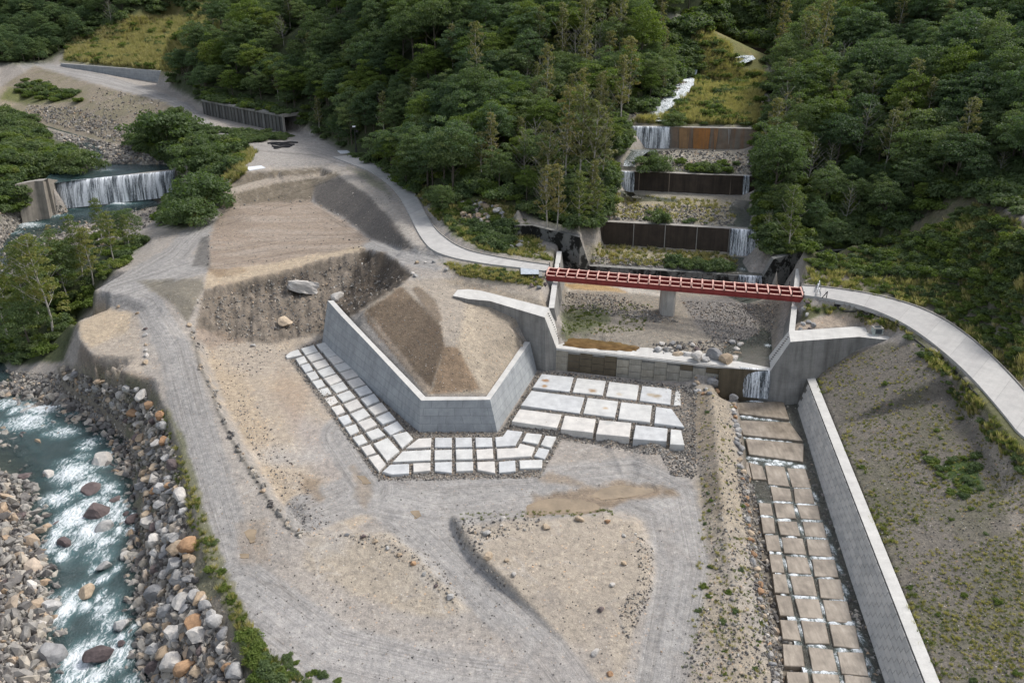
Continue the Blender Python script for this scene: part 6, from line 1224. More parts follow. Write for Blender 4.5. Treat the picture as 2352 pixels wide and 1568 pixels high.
# ------------------------------------------------------------------ scatter engine for uncountable stuff
def protocol(name, obs):
    c_ = bpy.data.collections.new(name)
    for o in obs: c_.objects.link(o)
    return c_
def stuff(name, coll, PTS, ROT, SCL, IDX, label=None):
    n = len(PTS); me = bpy.data.meshes.new(name); me.vertices.add(n); me.vertices.foreach_set('co', np.asarray(PTS, np.float32).ravel())
    a = me.attributes.new('rot', 'FLOAT_VECTOR', 'POINT'); a.data.foreach_set('vector', np.asarray(ROT, np.float32).ravel()); a = me.attributes.new('scl', 'FLOAT_VECTOR', 'POINT'); a.data.foreach_set('vector', np.asarray(SCL, np.float32).ravel())
    a = me.attributes.new('idx', 'INT', 'POINT'); a.data.foreach_set('value', np.asarray(IDX, np.int32))
    o = link(name, me); ng = bpy.data.node_groups.new(name, 'GeometryNodeTree'); ng.interface.new_socket('Geometry', in_out='INPUT', socket_type='NodeSocketGeometry'); ng.interface.new_socket('Geometry', in_out='OUTPUT', socket_type='NodeSocketGeometry')
    N = ng.nodes; Lk = ng.links; gi = N.new('NodeGroupInput'); go = N.new('NodeGroupOutput'); iop = N.new('GeometryNodeInstanceOnPoints'); ci = N.new('GeometryNodeCollectionInfo'); ci.inputs['Collection'].default_value = coll; ci.inputs['Separate Children'].default_value = True; ci.inputs['Reset Children'].default_value = True
    def att(nm, ty): k = N.new('GeometryNodeInputNamedAttribute'); k.data_type = ty; k.inputs['Name'].default_value = nm; return k.outputs['Attribute']
    m2p = N.new('GeometryNodeMeshToPoints'); Lk.new(gi.outputs[0], m2p.inputs[0]); Lk.new(m2p.outputs[0], iop.inputs['Points']); Lk.new(ci.outputs[0], iop.inputs['Instance']); iop.inputs['Pick Instance'].default_value = True
    Lk.new(att('idx', 'INT'), iop.inputs['Instance Index']); e2r = N.new('FunctionNodeEulerToRotation'); Lk.new(att('rot', 'FLOAT_VECTOR'), e2r.inputs[0]); Lk.new(e2r.outputs[0], iop.inputs['Rotation']); Lk.new(att('scl', 'FLOAT_VECTOR'), iop.inputs['Scale']); Lk.new(iop.outputs[0], go.inputs[0])
    md = o.modifiers.new('scatter', 'NODES'); md.node_group = ng; return tag(o, label, None, None, 'stuff')
small_ob = [bpy.data.objects.new('a_stone', m) for m in SMALL]; sc_coll = protocol('stones', small_ob)
def scat_img(poly, n, z0=0, dens=None):
    """many ground points seen inside a photo polygon, vectorised"""
    xs = [p[0] for p in poly]; ys = [p[1] for p in poly]; X = rng.uniform(min(xs), max(xs), n*3); Y = rng.uniform(min(ys), max(ys), n*3)
    k = sdist(poly, X, Y) > 0; return cast(X[k][:n], Y[k][:n])
def gravel(name, spec):
    PT_, SC_ = [], []
    for poly, n, z0, s0, s1, pw in spec:
        x, y, z = scat_img(poly, n, z0); s = s0+(s1-s0)*rng.random(len(x))**pw; PT_.append(np.stack([x, y, z+s*.12], 1)); SC_.append(s)
    Pn = np.concatenate(PT_); s = np.concatenate(SC_); n = len(Pn); SC = np.stack([s*rng.uniform(.8, 1.2, n), s*rng.uniform(.7, 1.1, n), s*rng.uniform(.6, 1, n)], 1)
    return stuff(name, sc_coll, Pn, rng.uniform(0, 6.28, (n, 3)), SC, rng.integers(0, len(SMALL), n))
CHL = [(1690,905),(1760,900),(1810,905),(1830,930),(1905,1130),(2050,1600),(1800,1600),(1770,1450),(1725,1200)]
def rowstones(name, L, n, s0, s1):
    X, Y = [], []
    for x, y in L:
        for _ in range(n): X.append(x+random.uniform(-4, 6)); Y.append(y+random.uniform(-9, 9))
    x, y, z = cast(X, Y); k = len(x); s_ = rng.uniform(s0, s1, k); return stuff(name, sc_coll, np.stack([x, y, z+s_*.15], 1), rng.uniform(0, 6.28, (k, 3)), np.stack([s_, s_*.8, s_*.75], 1), rng.integers(0, len(SMALL), k))
rowstones('road_edge_stones', EDGE, 6, .3, .85); rowstones('terrace_edge_stones', TEDGE, 1, .35, .7); rowstones('heap_stones', [(1085+random.uniform(-25, 75), 485+random.uniform(-18, 25)) for _ in range(40)], 2, .3, .9)
gravel('riverbank_stones', [(RIP, 900, -3, .8, 1.35, 1.2), (RIP, 5200, -3, .2, .8, 2.0), ([(60,868),(140,890),(230,940),(300,1010),(318,1100),(280,1100),(250,1030),(140,930),(0,890)], 1300, -5.3, .2, .8, 2), ([(110,1600),(105,1450),(100,1330),(70,1200),(70,1120),(-60,1040),(-60,1600)], 3600, -5, .2, 1.0, 3),
       ([(280,1180),(345,1180),(350,1600),(300,1600)], 700, -6, .2, .7, 2), ([(60,1600),(330,1600),(300,1050),(60,900),(-40,900)], 520, -6.6, .6, 1.5, 1.5), ([(90,1600),(150,1600),(150,1350),(110,1180),(60,1080),(40,1120),(80,1250)], 260, -6, .5, 1.7, 1.6), ([(270,1600),(350,1600),(335,1300),(300,1080),(250,1050),(280,1200),(290,1400)], 260, -6, .5, 1.5, 1.6), ([(-60,1600),(100,1600),(90,1300),(40,1130),(-60,1060)], 130, -5, 1.0, 2.2, 1.5), ([(0,880),(140,900),(240,960),(280,1040),(220,1010),(120,950),(0,930)], 300, -6, .4, 1.5, 2), ([(0,850),(140,860),(140,905),(0,905)], 500, -5, .2, .9, 2), ([(0,905),(150,912),(240,960),(300,1060),(270,1150),(180,1080),(60,1020),(0,1040)], 240, -6.3, .9, 2.0, 1.2)])
gravel('upstream_river_stones', [([(0,640),(0,480),(130,474),(385,446),(400,470),(340,520),(200,580)], 2600, -2.8, .3, 1.1, 2.5), ([(60,285),(110,300),(300,340),(400,365),(395,390),(250,400),(260,370),(190,350)], 1700, 5, .4, 1.4, 2.5), ([(60,270),(120,285),(285,330),(330,345),(300,290),(180,250),(60,240)], 1500, 7, .3, 1.2, 2.5), ([(380,235),(330,330),(150,290),(230,200)], 700, 11, .25, .9, 2)])
gravel('apron_gravel', [([(655,815),(745,775),(840,870),(962,990),(1150,992),(1236,852),(1600,893),(1600,1050),(1480,1042),(1290,1010),(1240,1098),(870,1105)], 15000, .1, .14, .34, 1.5), ([(1270,862),(1240,850),(1600,890),(1598,905)], 900, .8, .2, .45, 1.5), ([(1500,1010),(1600,1020),(1600,1100),(1540,1090)], 900, 0, .12, .4, 2)])
gravel('platform_stones', [([(1690,900),(1590,890),(1600,1060),(1640,1300),(1560,1568),(1780,1568),(1750,1430)], 2600, 1, .08, .4, 3.5), ([(1430,1190),(1500,1260),(1500,1360),(1440,1480),(1420,1400),(1470,1320),(1460,1240)], 500, 0, .06, .32, 2.5), ([(1035,1192),(1240,1184),(1240,1215),(1120,1240),(1100,1290),(1165,1340),(1150,1350),(1070,1280)], 330, 0, .1, .45, 2.5),
       ([(640,1225),(900,1225),(1000,1280),(1075,1380),(1050,1400),(960,1310),(800,1235)], 700, 0, .08, .35, 3), ([(440,770),(690,1230),(760,1200),(560,880),(700,770),(560,780)], 1300, 1, .08, .35, 3.5), ([(430,1040),(600,1500),(900,1568),(1600,1568),(1500,1100),(900,1120)], 2200, 0, .06, .22, 3), ([(500,400),(900,400),(940,570),(500,640)], 900, 9, .08, .35, 3),
       ([(450,690),(640,640),(840,590),(930,640),(740,760),(520,780)], 2200, 4, .1, .55, 3), ([(830,710),(1010,640),(1250,690),(1110,900),(985,900)], 900, 6, .06, .22, 2), ([(1880,860),(2100,790),(2352,1050),(2352,1568),(2150,1568)], 2600, 4, .08, .25, 3)])
gravel('streambed_stones', [([(1295,672),(1430,680),(1560,740),(1500,740),(1300,710)], 1300, 5, .12, .45, 2), ([(1560,690),(1790,700),(1765,800),(1640,790)], 2600, 4.6, .12, .35, 2), ([(1500,790),(1700,780),(1710,830),(1500,812)], 500, 4.2, .2, .6, 2), ([(1360,590),(1690,605),(1690,628),(1360,606)], 900, 7.5, .25, .6, 2), ([(1385,470),(1680,475),(1690,522),(1390,505)], 1300, 13, .2, .7, 2.5), ([(1460,345),(1740,350),(1742,402),(1470,390)], 1300, 18, .2, .9, 2.5), ([(1450,270),(1530,235),(1600,170),(1560,160),(1540,200),(1460,250)], 500, 25, .3, 1, 2)])
# channel sides
gravel('channel_stones', [([(1690,1080),(1740,1100),(1745,1250),(1770,1400),(1800,1568),(1775,1568),(1730,1330)], 1700, -1, .14, .5, 2), ([(1775,908),(1820,908),(1870,1050),(1931,1280),(2030,1568),(1985,1568),(1905,1290),(1850,1100)], 1900, -.6, .35, .95, 1.8), ([(1700,1085),(1880,1090),(2010,1568),(1790,1568)], 900, -.6, .35, .75, 1.5), ([(1697,1085),(1742,1095),(1742,1150),(1710,1150)], 160, -.6, .35, .8, 1.5)])
ZN = ['beside the waterfall pools', 'beside the wide water steps', 'beside the first concrete pads', 'in the middle of its length', 'beside the lower pads', 'nearest the bottom edge']
for t in np.linspace(0, 1, 46):                       # boulders set along the channel's left edge
    e_ = [(1682,905),(1690,960),(1700,1040),(1712,1150),(1730,1270),(1752,1400),(1785,1568)]; k = t*6; i = min(5, int(k)); f_ = k-i; x, y = e_[i][0]+(e_[i+1][0]-e_[i][0])*f_, e_[i][1]+(e_[i+1][1]-e_[i][1])*f_
    bpx(x+random.uniform(-4, 4), y, random.uniform(11, 21), random.choice(['grey','grey','pale','tan','orange']), f'boulder in the stone edging of the channel, {ZN[min(5, int(t*6))]}', f'boulders edging the channel {ZN[min(5, int(t*6))]}')
for _ in range(22): bpx(random.uniform(1595, 1672), random.uniform(862, 905), random.uniform(7, 15), random.choice(['grey','grey','tan','orange']), 'boulder tumbled at the right end of the dam foot', 'boulders at the dam foot')

# ------------------------------------------------------------------ vegetation prototypes
def leafcloud(cl, n, size, r, up=.35, flat_=.6, shape='q'):
    """cl: list of (centre, radii); returns verts, faces, shade"""
    V = []; F = []; LV = []
    w = np.array([c_[1][0]*c_[1][1] for c_ in cl]); w = w/w.sum(); ks = r.choice(len(cl), n, p=w); d_ = r.normal(size=(n, 3)); d_ /= np.linalg.norm(d_, axis=1)[:, None]; d_[:, 2] = np.where(d_[:, 2] < -.25, -d_[:, 2], d_[:, 2]); rad = r.uniform(.55, 1.08, n)
    sz = size*r.uniform(.6, 1.3, n); nr = d_*.7+r.normal(size=(n, 3))*.55+np.array([0, 0, up]); nr /= np.linalg.norm(nr, axis=1)[:, None]; t1 = np.cross(nr, r.normal(size=(n, 3))); t1 /= np.linalg.norm(t1, axis=1)[:, None]; t2 = np.cross(nr, t1)
    C_ = np.array([cl[k][0] for k in ks]); Rr = np.array([cl[k][1] for k in ks]); c_ = C_+d_*Rr*rad[:, None]
    A = c_+t1*sz[:, None]; B = c_+t2*sz[:, None]*.62; D = c_-t1*sz[:, None]; E = c_-t2*sz[:, None]*.62
    V = np.stack([A, B, D, E], 1).reshape(-1, 3); F = np.arange(4*n).reshape(n, 4); csh = r.uniform(0, 1, len(cl)); LV = np.repeat(np.clip(csh[ks]*.6+r.uniform(0, .4, n), 0, 1), 4); return V, F, LV
def crownmesh(name, V, F, LV, mat_):
    me = mesh(name, V, F.tolist() if hasattr(F, 'tolist') else F, mat_); a = me.attributes.new('lv', 'FLOAT', 'POINT'); a.data.foreach_set('value', LV.astype(np.float32)); return me
def trunkmesh(h, r0, mat_, seed, limbs, lean=.04, spread=1.6, up=1.4, twigs=0, start=.3):
    r = random.Random(seed); V = []; F = []; path = []; x = y = 0
    for i in range(6): path.append((x, y, h*i/5-.4 if i == 0 else h*i/5)); x += r.uniform(-lean, lean)*h*.3; y += r.uniform(-lean, lean)*h*.3
    tube(V, F, path, [r0*(1-.16*i) for i in range(6)], 6)
    for k in range(limbs):
        t = start+(1-start)*k/limbs; i = min(4, int(t*5)); f_ = t*5-i; b_ = Vector(path[i]).lerp(Vector(path[i+1]), f_); a = k*2.4+r.uniform(-.4, .4); l = spread*(1.25-t*.75)*r.uniform(.7, 1.2)
        m_ = b_+Vector((math.cos(a)*l*.5, math.sin(a)*l*.5, up*.45*l*.6)); e_ = b_+Vector((math.cos(a)*l, math.sin(a)*l, up*l*.75)); rr = r0*.42*(1.1-t*.7); tube(V, F, [b_, m_, e_], [rr, rr*.6, rr*.2], 4)
        for q in range(twigs):
            s_ = b_.lerp(e_, r.uniform(.35, .95)); a2 = a+r.uniform(-1.1, 1.1); l2 = l*r.uniform(.2, .45); tube(V, F, [s_, s_+Vector((math.cos(a2)*l2, math.sin(a2)*l2, l2*r.uniform(.5, 1.1)))], [rr*.35, rr*.12], 3)
    return mesh('trunk', V, F, mat_)
def make_proto(kind, seed):
    r = np.random.default_rng(seed)
    if kind in ('dark', 'mid', 'light'):
        h = r.uniform(8.5, 11); w = r.uniform(3.1, 3.9); cl = []
        nC = 44; ph = r.uniform(0, 6.28, 4); R3 = (w*r.uniform(.95, 1.2), w*r.uniform(.95, 1.2), h*.37)
        for i in range(nC):
            cz_ = 1-1.42*(i+.5)/nC; a = i*2.399; sr = math.sqrt(max(0, 1-cz_*cz_)); lob = 1+.2*math.sin(2*a+ph[0])+.14*math.sin(3*a+ph[1]+3*cz_)+r.uniform(-.12, .12); k = r.uniform(.72, 1)*lob
            q = r.uniform(.85, 1.5); cl.append(((math.cos(a)*sr*R3[0]*k, math.sin(a)*sr*R3[1]*k, h*.60+cz_*R3[2]*k), (q, q, q*r.uniform(.42, .65))))
        cl.append(((0, 0, h*.55), (w*.6, w*.6, h*.25))); V, F, LV = leafcloud(cl, 5600, .165, r); return ('trunk', trunkmesh(h*.85, .22, M['bark'], seed, 8, .05, w*.7)), ('crown', crownmesh('crown', V, F, LV, M[{'dark': 'l_dark', 'mid': 'l_mid', 'light': 'l_light'}[kind]]))
    if kind == 'tall':                               # slender, thin crowned, pale stem, autumn tinge
        h = r.uniform(12, 14.5); cl = []
        for i in range(26):
            t = (i+.5)/26; z_ = h*(.32+.66*t); q = r.uniform(.3, 1)*2.3*(1.05-t*.8); a = i*2.399; cl.append(((math.cos(a)*q, math.sin(a)*q, z_), (r.uniform(.5, .95), r.uniform(.5, .95), r.uniform(.35, .7))))
        V, F, LV = leafcloud(cl, 1150, .19, r); return ('trunk', trunkmesh(h*.97, .15, M['pale'], seed, 18, .05, 2.3, 1.5, 3)), ('crown', crownmesh('crown', V, F, LV, M['l_aut']))
    if kind == 'birch':
        h = r.uniform(13, 15); cl = []
        for i in range(34):
            t = (i+.5)/34; z_ = h*(.25+.72*t); q = r.uniform(.3, 1)*3.2*(1.05-t*.75); a = i*2.399; cl.append(((math.cos(a)*q, math.sin(a)*q, z_), (r.uniform(.6, 1.2), r.uniform(.6, 1.2), r.uniform(.35, .7))))
        V, F, LV = leafcloud(cl, 2600, .17, r); return ('trunk', trunkmesh(h*.97, .17, M['pale'], seed, 16, .07, 2.9, 1.3, 2)), ('crown', crownmesh('crown', V, F, LV, leaf_birch))
    if kind == 'bare':
        h = r.uniform(9, 11.5); cl = [((math.cos(i*2.4)*1.5*(1-i/16), math.sin(i*2.4)*1.5*(1-i/16), h*(.45+.5*i/14)), (.6, .6, .5)) for i in range(14)]
        V, F, LV = leafcloud(cl, 110, .13, r); return ('trunk', trunkmesh(h, .13, M['greybark'], seed, 26, .05, 2.3, 1.35, 5, .22)), ('crown', crownmesh('crown', V, F, LV, M['l_aut']))
    if kind == 'thicket':
        cl = [((r.uniform(-2.6, 2.6), r.uniform(-2.6, 2.6), r.uniform(.5, 2.6)), (r.uniform(.8, 1.5), r.uniform(.8, 1.5), r.uniform(.5, .9))) for _ in range(30)]; cl = [((c_[0][0], c_[0][1], c_[0][2]*(1.25-.2*math.hypot(c_[0][0], c_[0][1])/2)), c_[1]) for c_ in cl]
        V, F, LV = leafcloud(cl, 4200, .17, r); return ('stem', trunkmesh(2.4, .1, M['bark'], seed, 9, .2, 2.2, .9, 0, .1)), ('foliage', crownmesh('foliage', V, F, LV, M['l_mid']))
    if kind in ('bush', 'bushl'):
        cl = [((r.uniform(-1, 1), r.uniform(-1, 1), r.uniform(.35, 1.1)), (r.uniform(.5, .9), r.uniform(.5, .9), r.uniform(.35, .7))) for _ in range(11)]
        V, F, LV = leafcloud(cl, 1300, .17, r); return ('stem', trunkmesh(.9, .06, M['bark'], seed, 7, .2, .9, .9, 0, .1)), ('foliage', crownmesh('foliage', V, F, LV, M['l_mid' if kind == 'bush' else 'l_light']))
leaf_birch = leafm('birch_leaves', (.105,.15,.045), (.18,.20,.06), (.27,.23,.075))
KINDS = {'dark': 4, 'mid': 3, 'light': 2, 'tall': 3, 'birch': 2, 'bare': 3, 'thicket': 3, 'bush': 2, 'bushl': 2}
PRO = {k: [make_proto(k, 100+17*i+hash_) for i in range(n)] for (k, n), hash_ in zip(KINDS.items(), range(0, 90, 10))}
def plant(kind, x, y, sc, label, cat, group=None, name='tree', z=None, var=None, sz=1):
    tr = PRO[kind][random.randrange(len(PRO[kind])) if var is None else var]; zz_ = H(x, y) if z is None else z
    e_ = bpy.data.objects.new(name, None); COL.objects.link(e_); e_.location = (x, y, zz_-.15); e_.rotation_euler.z = random.uniform(0, 6.28); e_.scale = (sc, sc, sc*sz); tag(e_, label, cat, group)
    for nm, me in tr: o = bpy.data.objects.new(nm, me); COL.objects.link(o); o.parent = e_
    placed_t.append((x, y)); return e_
placed_t = []
# joined prototypes for the mass of the forest
def joined(parts, name):
    V = []; F = []; LV = []; mi = []; ms = []
    for k, (nm, me) in enumerate(parts):
        b = len(V); V += [tuple(v.co) for v in me.vertices]; F += [tuple(b+i for i in p.vertices) for p in me.polygons]; mi += [k]*len(me.polygons); ms.append(me.materials[0])
        if 'lv' in me.attributes: a = np.empty(len(me.vertices), np.float32); me.attributes['lv'].data.foreach_get('value', a); LV += list(a)
        else: LV += [0.]*len(me.vertices)
    m_ = mesh(name, V, F, ms, None, False, mi); a = m_.attributes.new('lv', 'FLOAT', 'POINT'); a.data.foreach_set('value', np.array(LV, np.float32)); return bpy.data.objects.new(name, m_)
FK = ['dark', 'dark', 'dark', 'mid', 'mid', 'light', 'tall', 'bare']
fobs = [joined(PRO[k][sum(1 for q in FK[:i] if q == k) % len(PRO[k])], f'm{i:02d}_tree') for i, k in enumerate(FK)]; fcoll = protocol('forest_mix', fobs)
bobs = [joined(PRO[k][i], f'b{j:02d}_bush') for j, (k, i) in enumerate((('bush', 0), ('bush', 1), ('bushl', 0), ('bushl', 1)))]; bcoll = protocol('bush_mix', bobs)

# notable trees
def tpx(kind, px_, pb, ptop, label, cat='tree', z0=10, **k):
    """tree whose foot shows at (px,pb) and top at ptop"""
    q = hz(px_, pb, z0); dep = q[1]*cp-(q[2]-HC)*sp; hh = (pb-ptop)*dep/FPX/cp*.97
    base = {'dark': 9.8, 'mid': 9.8, 'light': 9.8, 'tall': 13.2, 'birch': 14, 'bare': 10.3, 'bush': 1.7, 'bushl': 1.7}[kind]; return plant(kind, q[0], q[1], hh/base, label, cat, **k)
for (k, x, b, t, l, *z) in [('birch',122,770,545,'tall leaning birch with yellow-green crown and pale trunk on the left river bank',0),('birch',190,640,500,'yellow-green birch above the river bend behind the tallest birch',0),('birch',60,700,560,'yellowing birch at the left picture edge behind the tallest birch',0),('birch',238,560,455,'yellow-green tree in front of the river weir',0),
     ('birch',20,790,580,'birch leaning over the dark bushes at the left picture edge',0),('mid',285,560,475,'dark green tree at the right end of the wooded river point',0),('birch',215,655,520,'pale-trunked tree at the tip of the dirt road',2),('mid',150,690,560,'green tree between the birches on the river bank',0),('mid',70,800,690,'dark green tree low on the river bank at left',0),('birch',90,740,545,'yellow-green birch directly left of the tallest leaning birch',0),('birch',160,700,550,'slender birch just right of the tallest leaning birch',0),('birch',262,600,490,'yellow-green birch at the middle of the wooded river point',0),('birch',10,690,570,'yellow-green birch cut by the left picture edge',0),('tall',135,630,520,'thin pale tree behind the birches on the river bank',0),('birch',300,575,495,'green birch near the tip of the wooded river point',0),
     ('tall',1432,205,92,'tall yellowing tree with pale trunk above the torrent meadow',28),('tall',1095,235,85,'big yellow-brown tree rising from the dark hillside at the middle top',28),('tall',1290,165,25,'tall bare-topped tree among grey trunks at the top centre',30),('tall',1240,150,30,'grey-brown tree left of the tall bare-topped one at the top centre',30),
     ('bare',1071,405,275,'bare silvery tree standing out from dark foliage above the left concrete road',14),('bare',1230,400,275,'bare tree with a few orange leaves left of the tall thin group',14),('tall',1130,415,270,'yellow-green slender tree beside the bare silvery one',14),('tall',1105,420,300,'smaller yellow-brown slender tree left of the yellow-green one',14),
     ('tall',1330,440,215,'tallest thin grey tree on the left bank of the brown dams',12),('tall',1360,450,230,'thin grey tree with orange top on the left bank of the brown dams',12),('tall',1385,420,260,'thin grey tree nearest the middle brown dam on its left',13),('tall',1300,420,235,'thin pale tree left of the tallest one by the brown dams',13),
     ('tall',1255,535,375,'yellow slender tree at the forest corner above the rock heap',11),('birch',1330,530,400,'light green tree at the forest corner by the mossy wing wall',11),('birch',1370,520,420,'light green tree overhanging the lowest brown dam from the left',11),('tall',1280,540,385,'orange-tinged slender tree at the forest corner',11),
     ('bare',1795,330,195,'bare grey tree at the right bank of the orange streaked dam',20),('bare',1855,430,310,'bare silvery tree above the middle brown dam on the right bank',18),('bare',1900,412,325,'second bare silvery tree right of the one above the middle dam',18),('tall',1820,345,235,'orange-yellow slender tree on the right bank of the torrent',20),('bare',1941,520,425,'dead conifer-like bare tree on the right slope',16),
     ('bare',2290,420,345,'bare pale tree above the footpath at the far right',24),('bare',1992,325,275,'small bare pale tree high on the right slope',26),('birch',1805,590,435,'yellow-green bushy tree at the right bank beside the lowest waterfall',11),('mid',1775,465,320,'green tree on the right bank beside the middle dam',16),('bare',258,62,0,'bare pale tree at the top left above the dry grass slope',36),('bare',492,72,0,'thin bare tree at the right edge of the dry grass slope',34),
     ('bare',652,105,35,'bare silvery tree against the dark forest right of the grass slope',34),('light',580,120,20,'bright green round tree right of the dry grass slope',32),('light',500,190,105,'light green tree above the left end of the rock shed',20),('bare',1925,210,100,'bare grey tree high on the right bank',30),('bare',1740,60,0,'bare grey trees at the head of the valley',40),('light',1015,400,320,'bright green tree at the forest edge above the left concrete road',13),('light',1210,460,395,'bright green tree at the forest edge above the rock heap',13)]:
    tpx(k, x, b, t, l, z0=z[0])
NAMED_T = len(placed_t)
# brush with an identity
for (k, x, b, t, l) in [('bush',390,340,255,'big dark green thicket between the gravel road bank and the river'),('bushl',330,335,300,'yellow-green bush at the river side of the big thicket'),('bush',470,385,320,'dark bush on the bank below the parking place'),('bush',460,480,400,'dark evergreen thicket above the weir right bank'),('bush',440,515,455,'dark bush at the bottom of the brush bank'),
     ('bush',1545,292,262,'round dark bush behind the orange streaked dam'),('bush',1500,395,350,'dark bush below the uppermost waterfall'),('bush',330,560,535,'dark bush at the tip of the wooded river point'),('bushl',585,1500,1472,'yellow-green bush at the bottom of the riprap bank'),('bush',612,1545,1512,'light green bush at the bottom edge beside the riprap'),('bushl',560,1470,1446,'small yellow-green bush uphill of the bottom riprap bushes'),('bush',640,1568,1540,'dark green bush in the bottom corner of the gravel yard'),
     ('bush',1640,395,372,'green bush on the gravel shelf above the middle brown dam'),('bush',80,280,262,'small dark bush at the far river bend'),('bush',180,400,345,'green bush at the left end of the river weir'),('bush',1520,512,482,'dark bush above the lowest brown dam')]:
    q = hz(x, b, 5); dep = q[1]*cp-(q[2]-HC)*sp; hb = (b-t)*dep/FPX; plant('thicket' if hb > 2.2 else k, q[0], q[1], hb/3.4 if hb > 2.2 else hb/1.75, l, 'bush', name='bush')
# the forest: visible trees are things, the rest is one mass
cand = []; cell = 3.5
for gy in np.arange(118, 420, 4.2):
    stp = 4.2*(1 if gy < 230 else 1.35)
    for gx in np.arange(-gy*1.05, gy*.95, stp):
        x, y = gx+random.uniform(-1.7, 1.7), gy+random.uniform(-1.7, 1.7)
        if gy > 230 and random.random() < .35: continue
        cand.append((x, y))
for gy in np.arange(60, 118, 4.2):
    for gx in np.arange(58, gy*1.05, 4.2): cand.append((gx+random.uniform(-1.6, 1.6), gy+random.uniform(-1.6, 1.6)))
ca = np.array(cand); fm = bil(forest, ca[:, 0], ca[:, 1]); cz = bil(GZ2, ca[:, 0], ca[:, 1]); cpx, cpy, cdep = proj(ca[:, 0], ca[:, 1], cz)
ok = (fm > .55) & (cpy > -110) & (cpx > -800) & (cpx < 2900)
TR_L = [P(*p)[:2] for p in ((1335,535,12),(1370,520,12))]
trees = []
for (x, y), z, px_, py_, dp in zip(ca[ok], cz[ok], cpx[ok], cpy[ok], cdep[ok]):
    if any((x-a)**2+(y-b)**2 < 7 for a, b in placed_t[:NAMED_T]): continue
    if 740 < px_ < 880 and py_ > 345: continue
    edge = float(bil(forest, x, y-3))
    nzv = float(fbm(np.array([x*.05]), np.array([y*.05]), 77, 3)[0]); rr = random.random()
    if px_ > 1700: kind = ('tall' if rr < .35 else 'light' if rr < .55 else 'mid' if rr < .85 else 'bare') if px_ < 1900 and py_ < 430 else 'dark' if rr < .60 else 'mid' if rr < .86 else 'tall' if rr < .91 else 'bare' if rr < .94 else 'light'
    elif 1180 < px_ < 1560: kind = 'mid' if rr < .32 else 'tall' if rr < .62 else 'dark' if rr < .72 else 'light' if rr < .90 else 'bare'
    elif px_ < 480: kind = 'dark' if rr < .75 else 'mid'
    else: kind = 'dark' if rr < .42 else 'mid' if rr < .80 else 'light' if rr < .96 else 'tall'
    s = random.uniform(.62, 1.12)*(1+.25*nzv); 
    if edge < .8: s *= .72
    if px_ > 1740 and py_ > 430: s *= .68
    if px_ < 1000 and y > 200: s *= 1.05
    if px_ > 2150 and 440 < py_ < 640: continue
    trees.append((x, y, z, px_, py_, dp, kind, s))
trees.sort(key=lambda t: -(t[7]/t[5])*(1 if -20 < t[3] < 2372 and t[4] > -5 else .2))
COLW = [(150, 'at the far left'), (420, 'behind the dry grass slope'), (560, 'right of the dry grass slope'), (700, 'above the rock shed'), (830, 'behind the black lamp post'), (960, 'above the bend of the left road'), (1080, 'just left of the rock heap'), (1190, 'straight above the rock heap'), (1290, 'above the forest corner'), (1400, 'left of the brown dams'), (1500, 'left of the streaked dam'), (1620, 'left of the valley meadow'), (1760, 'beyond the valley meadow'), (1850, 'right of the brown dams'), (1950, 'above the bridge right end'), (2070, 'above the right road start'), (2200, 'above the right road curve'), (9999, 'at the right picture edge')]
def where(a, b):
    return ('at the foot of the slope' if b > 400 else 'on the lower slope' if b > 290 else 'halfway up the slope' if b > 180 else 'high on the slope' if b > 80 else 'at the top edge')+' '+next(t for k, t in COLW if a < k)
KN = {'dark': 'dark green tree', 'mid': 'mid green tree', 'light': 'bright green tree', 'tall': 'slender yellowing tree', 'bare': 'bare grey tree'}
NT_ = 255; FPt, FR, FS, FI = [], [], [], []
for i, (x, y, z, px_, py_, dp, kind, s) in enumerate(trees):
    if i < NT_:
        w_ = where(px_, py_); sw = 'tall' if s > .95 else 'small' if s < .65 else ''; lb = f'{sw} {KN[kind]} {w_}'.strip(); plant(kind, x, y, s, lb, 'tree', lb.replace('tree', 'trees'), z=z, sz=random.uniform(.85, 1.15))
    else:
        c_ = [j for j, k in enumerate(FK) if k == kind]; FPt.append((x, y, z-.2)); FR.append((0, 0, random.uniform(0, 6.28))); FS.append((s, s, s*random.uniform(.85, 1.15))); FI.append(random.choice(c_))
stuff('forest', fcoll, FPt, FR, FS, FI, 'mass of farther green and yellowing trees covering the hillsides')
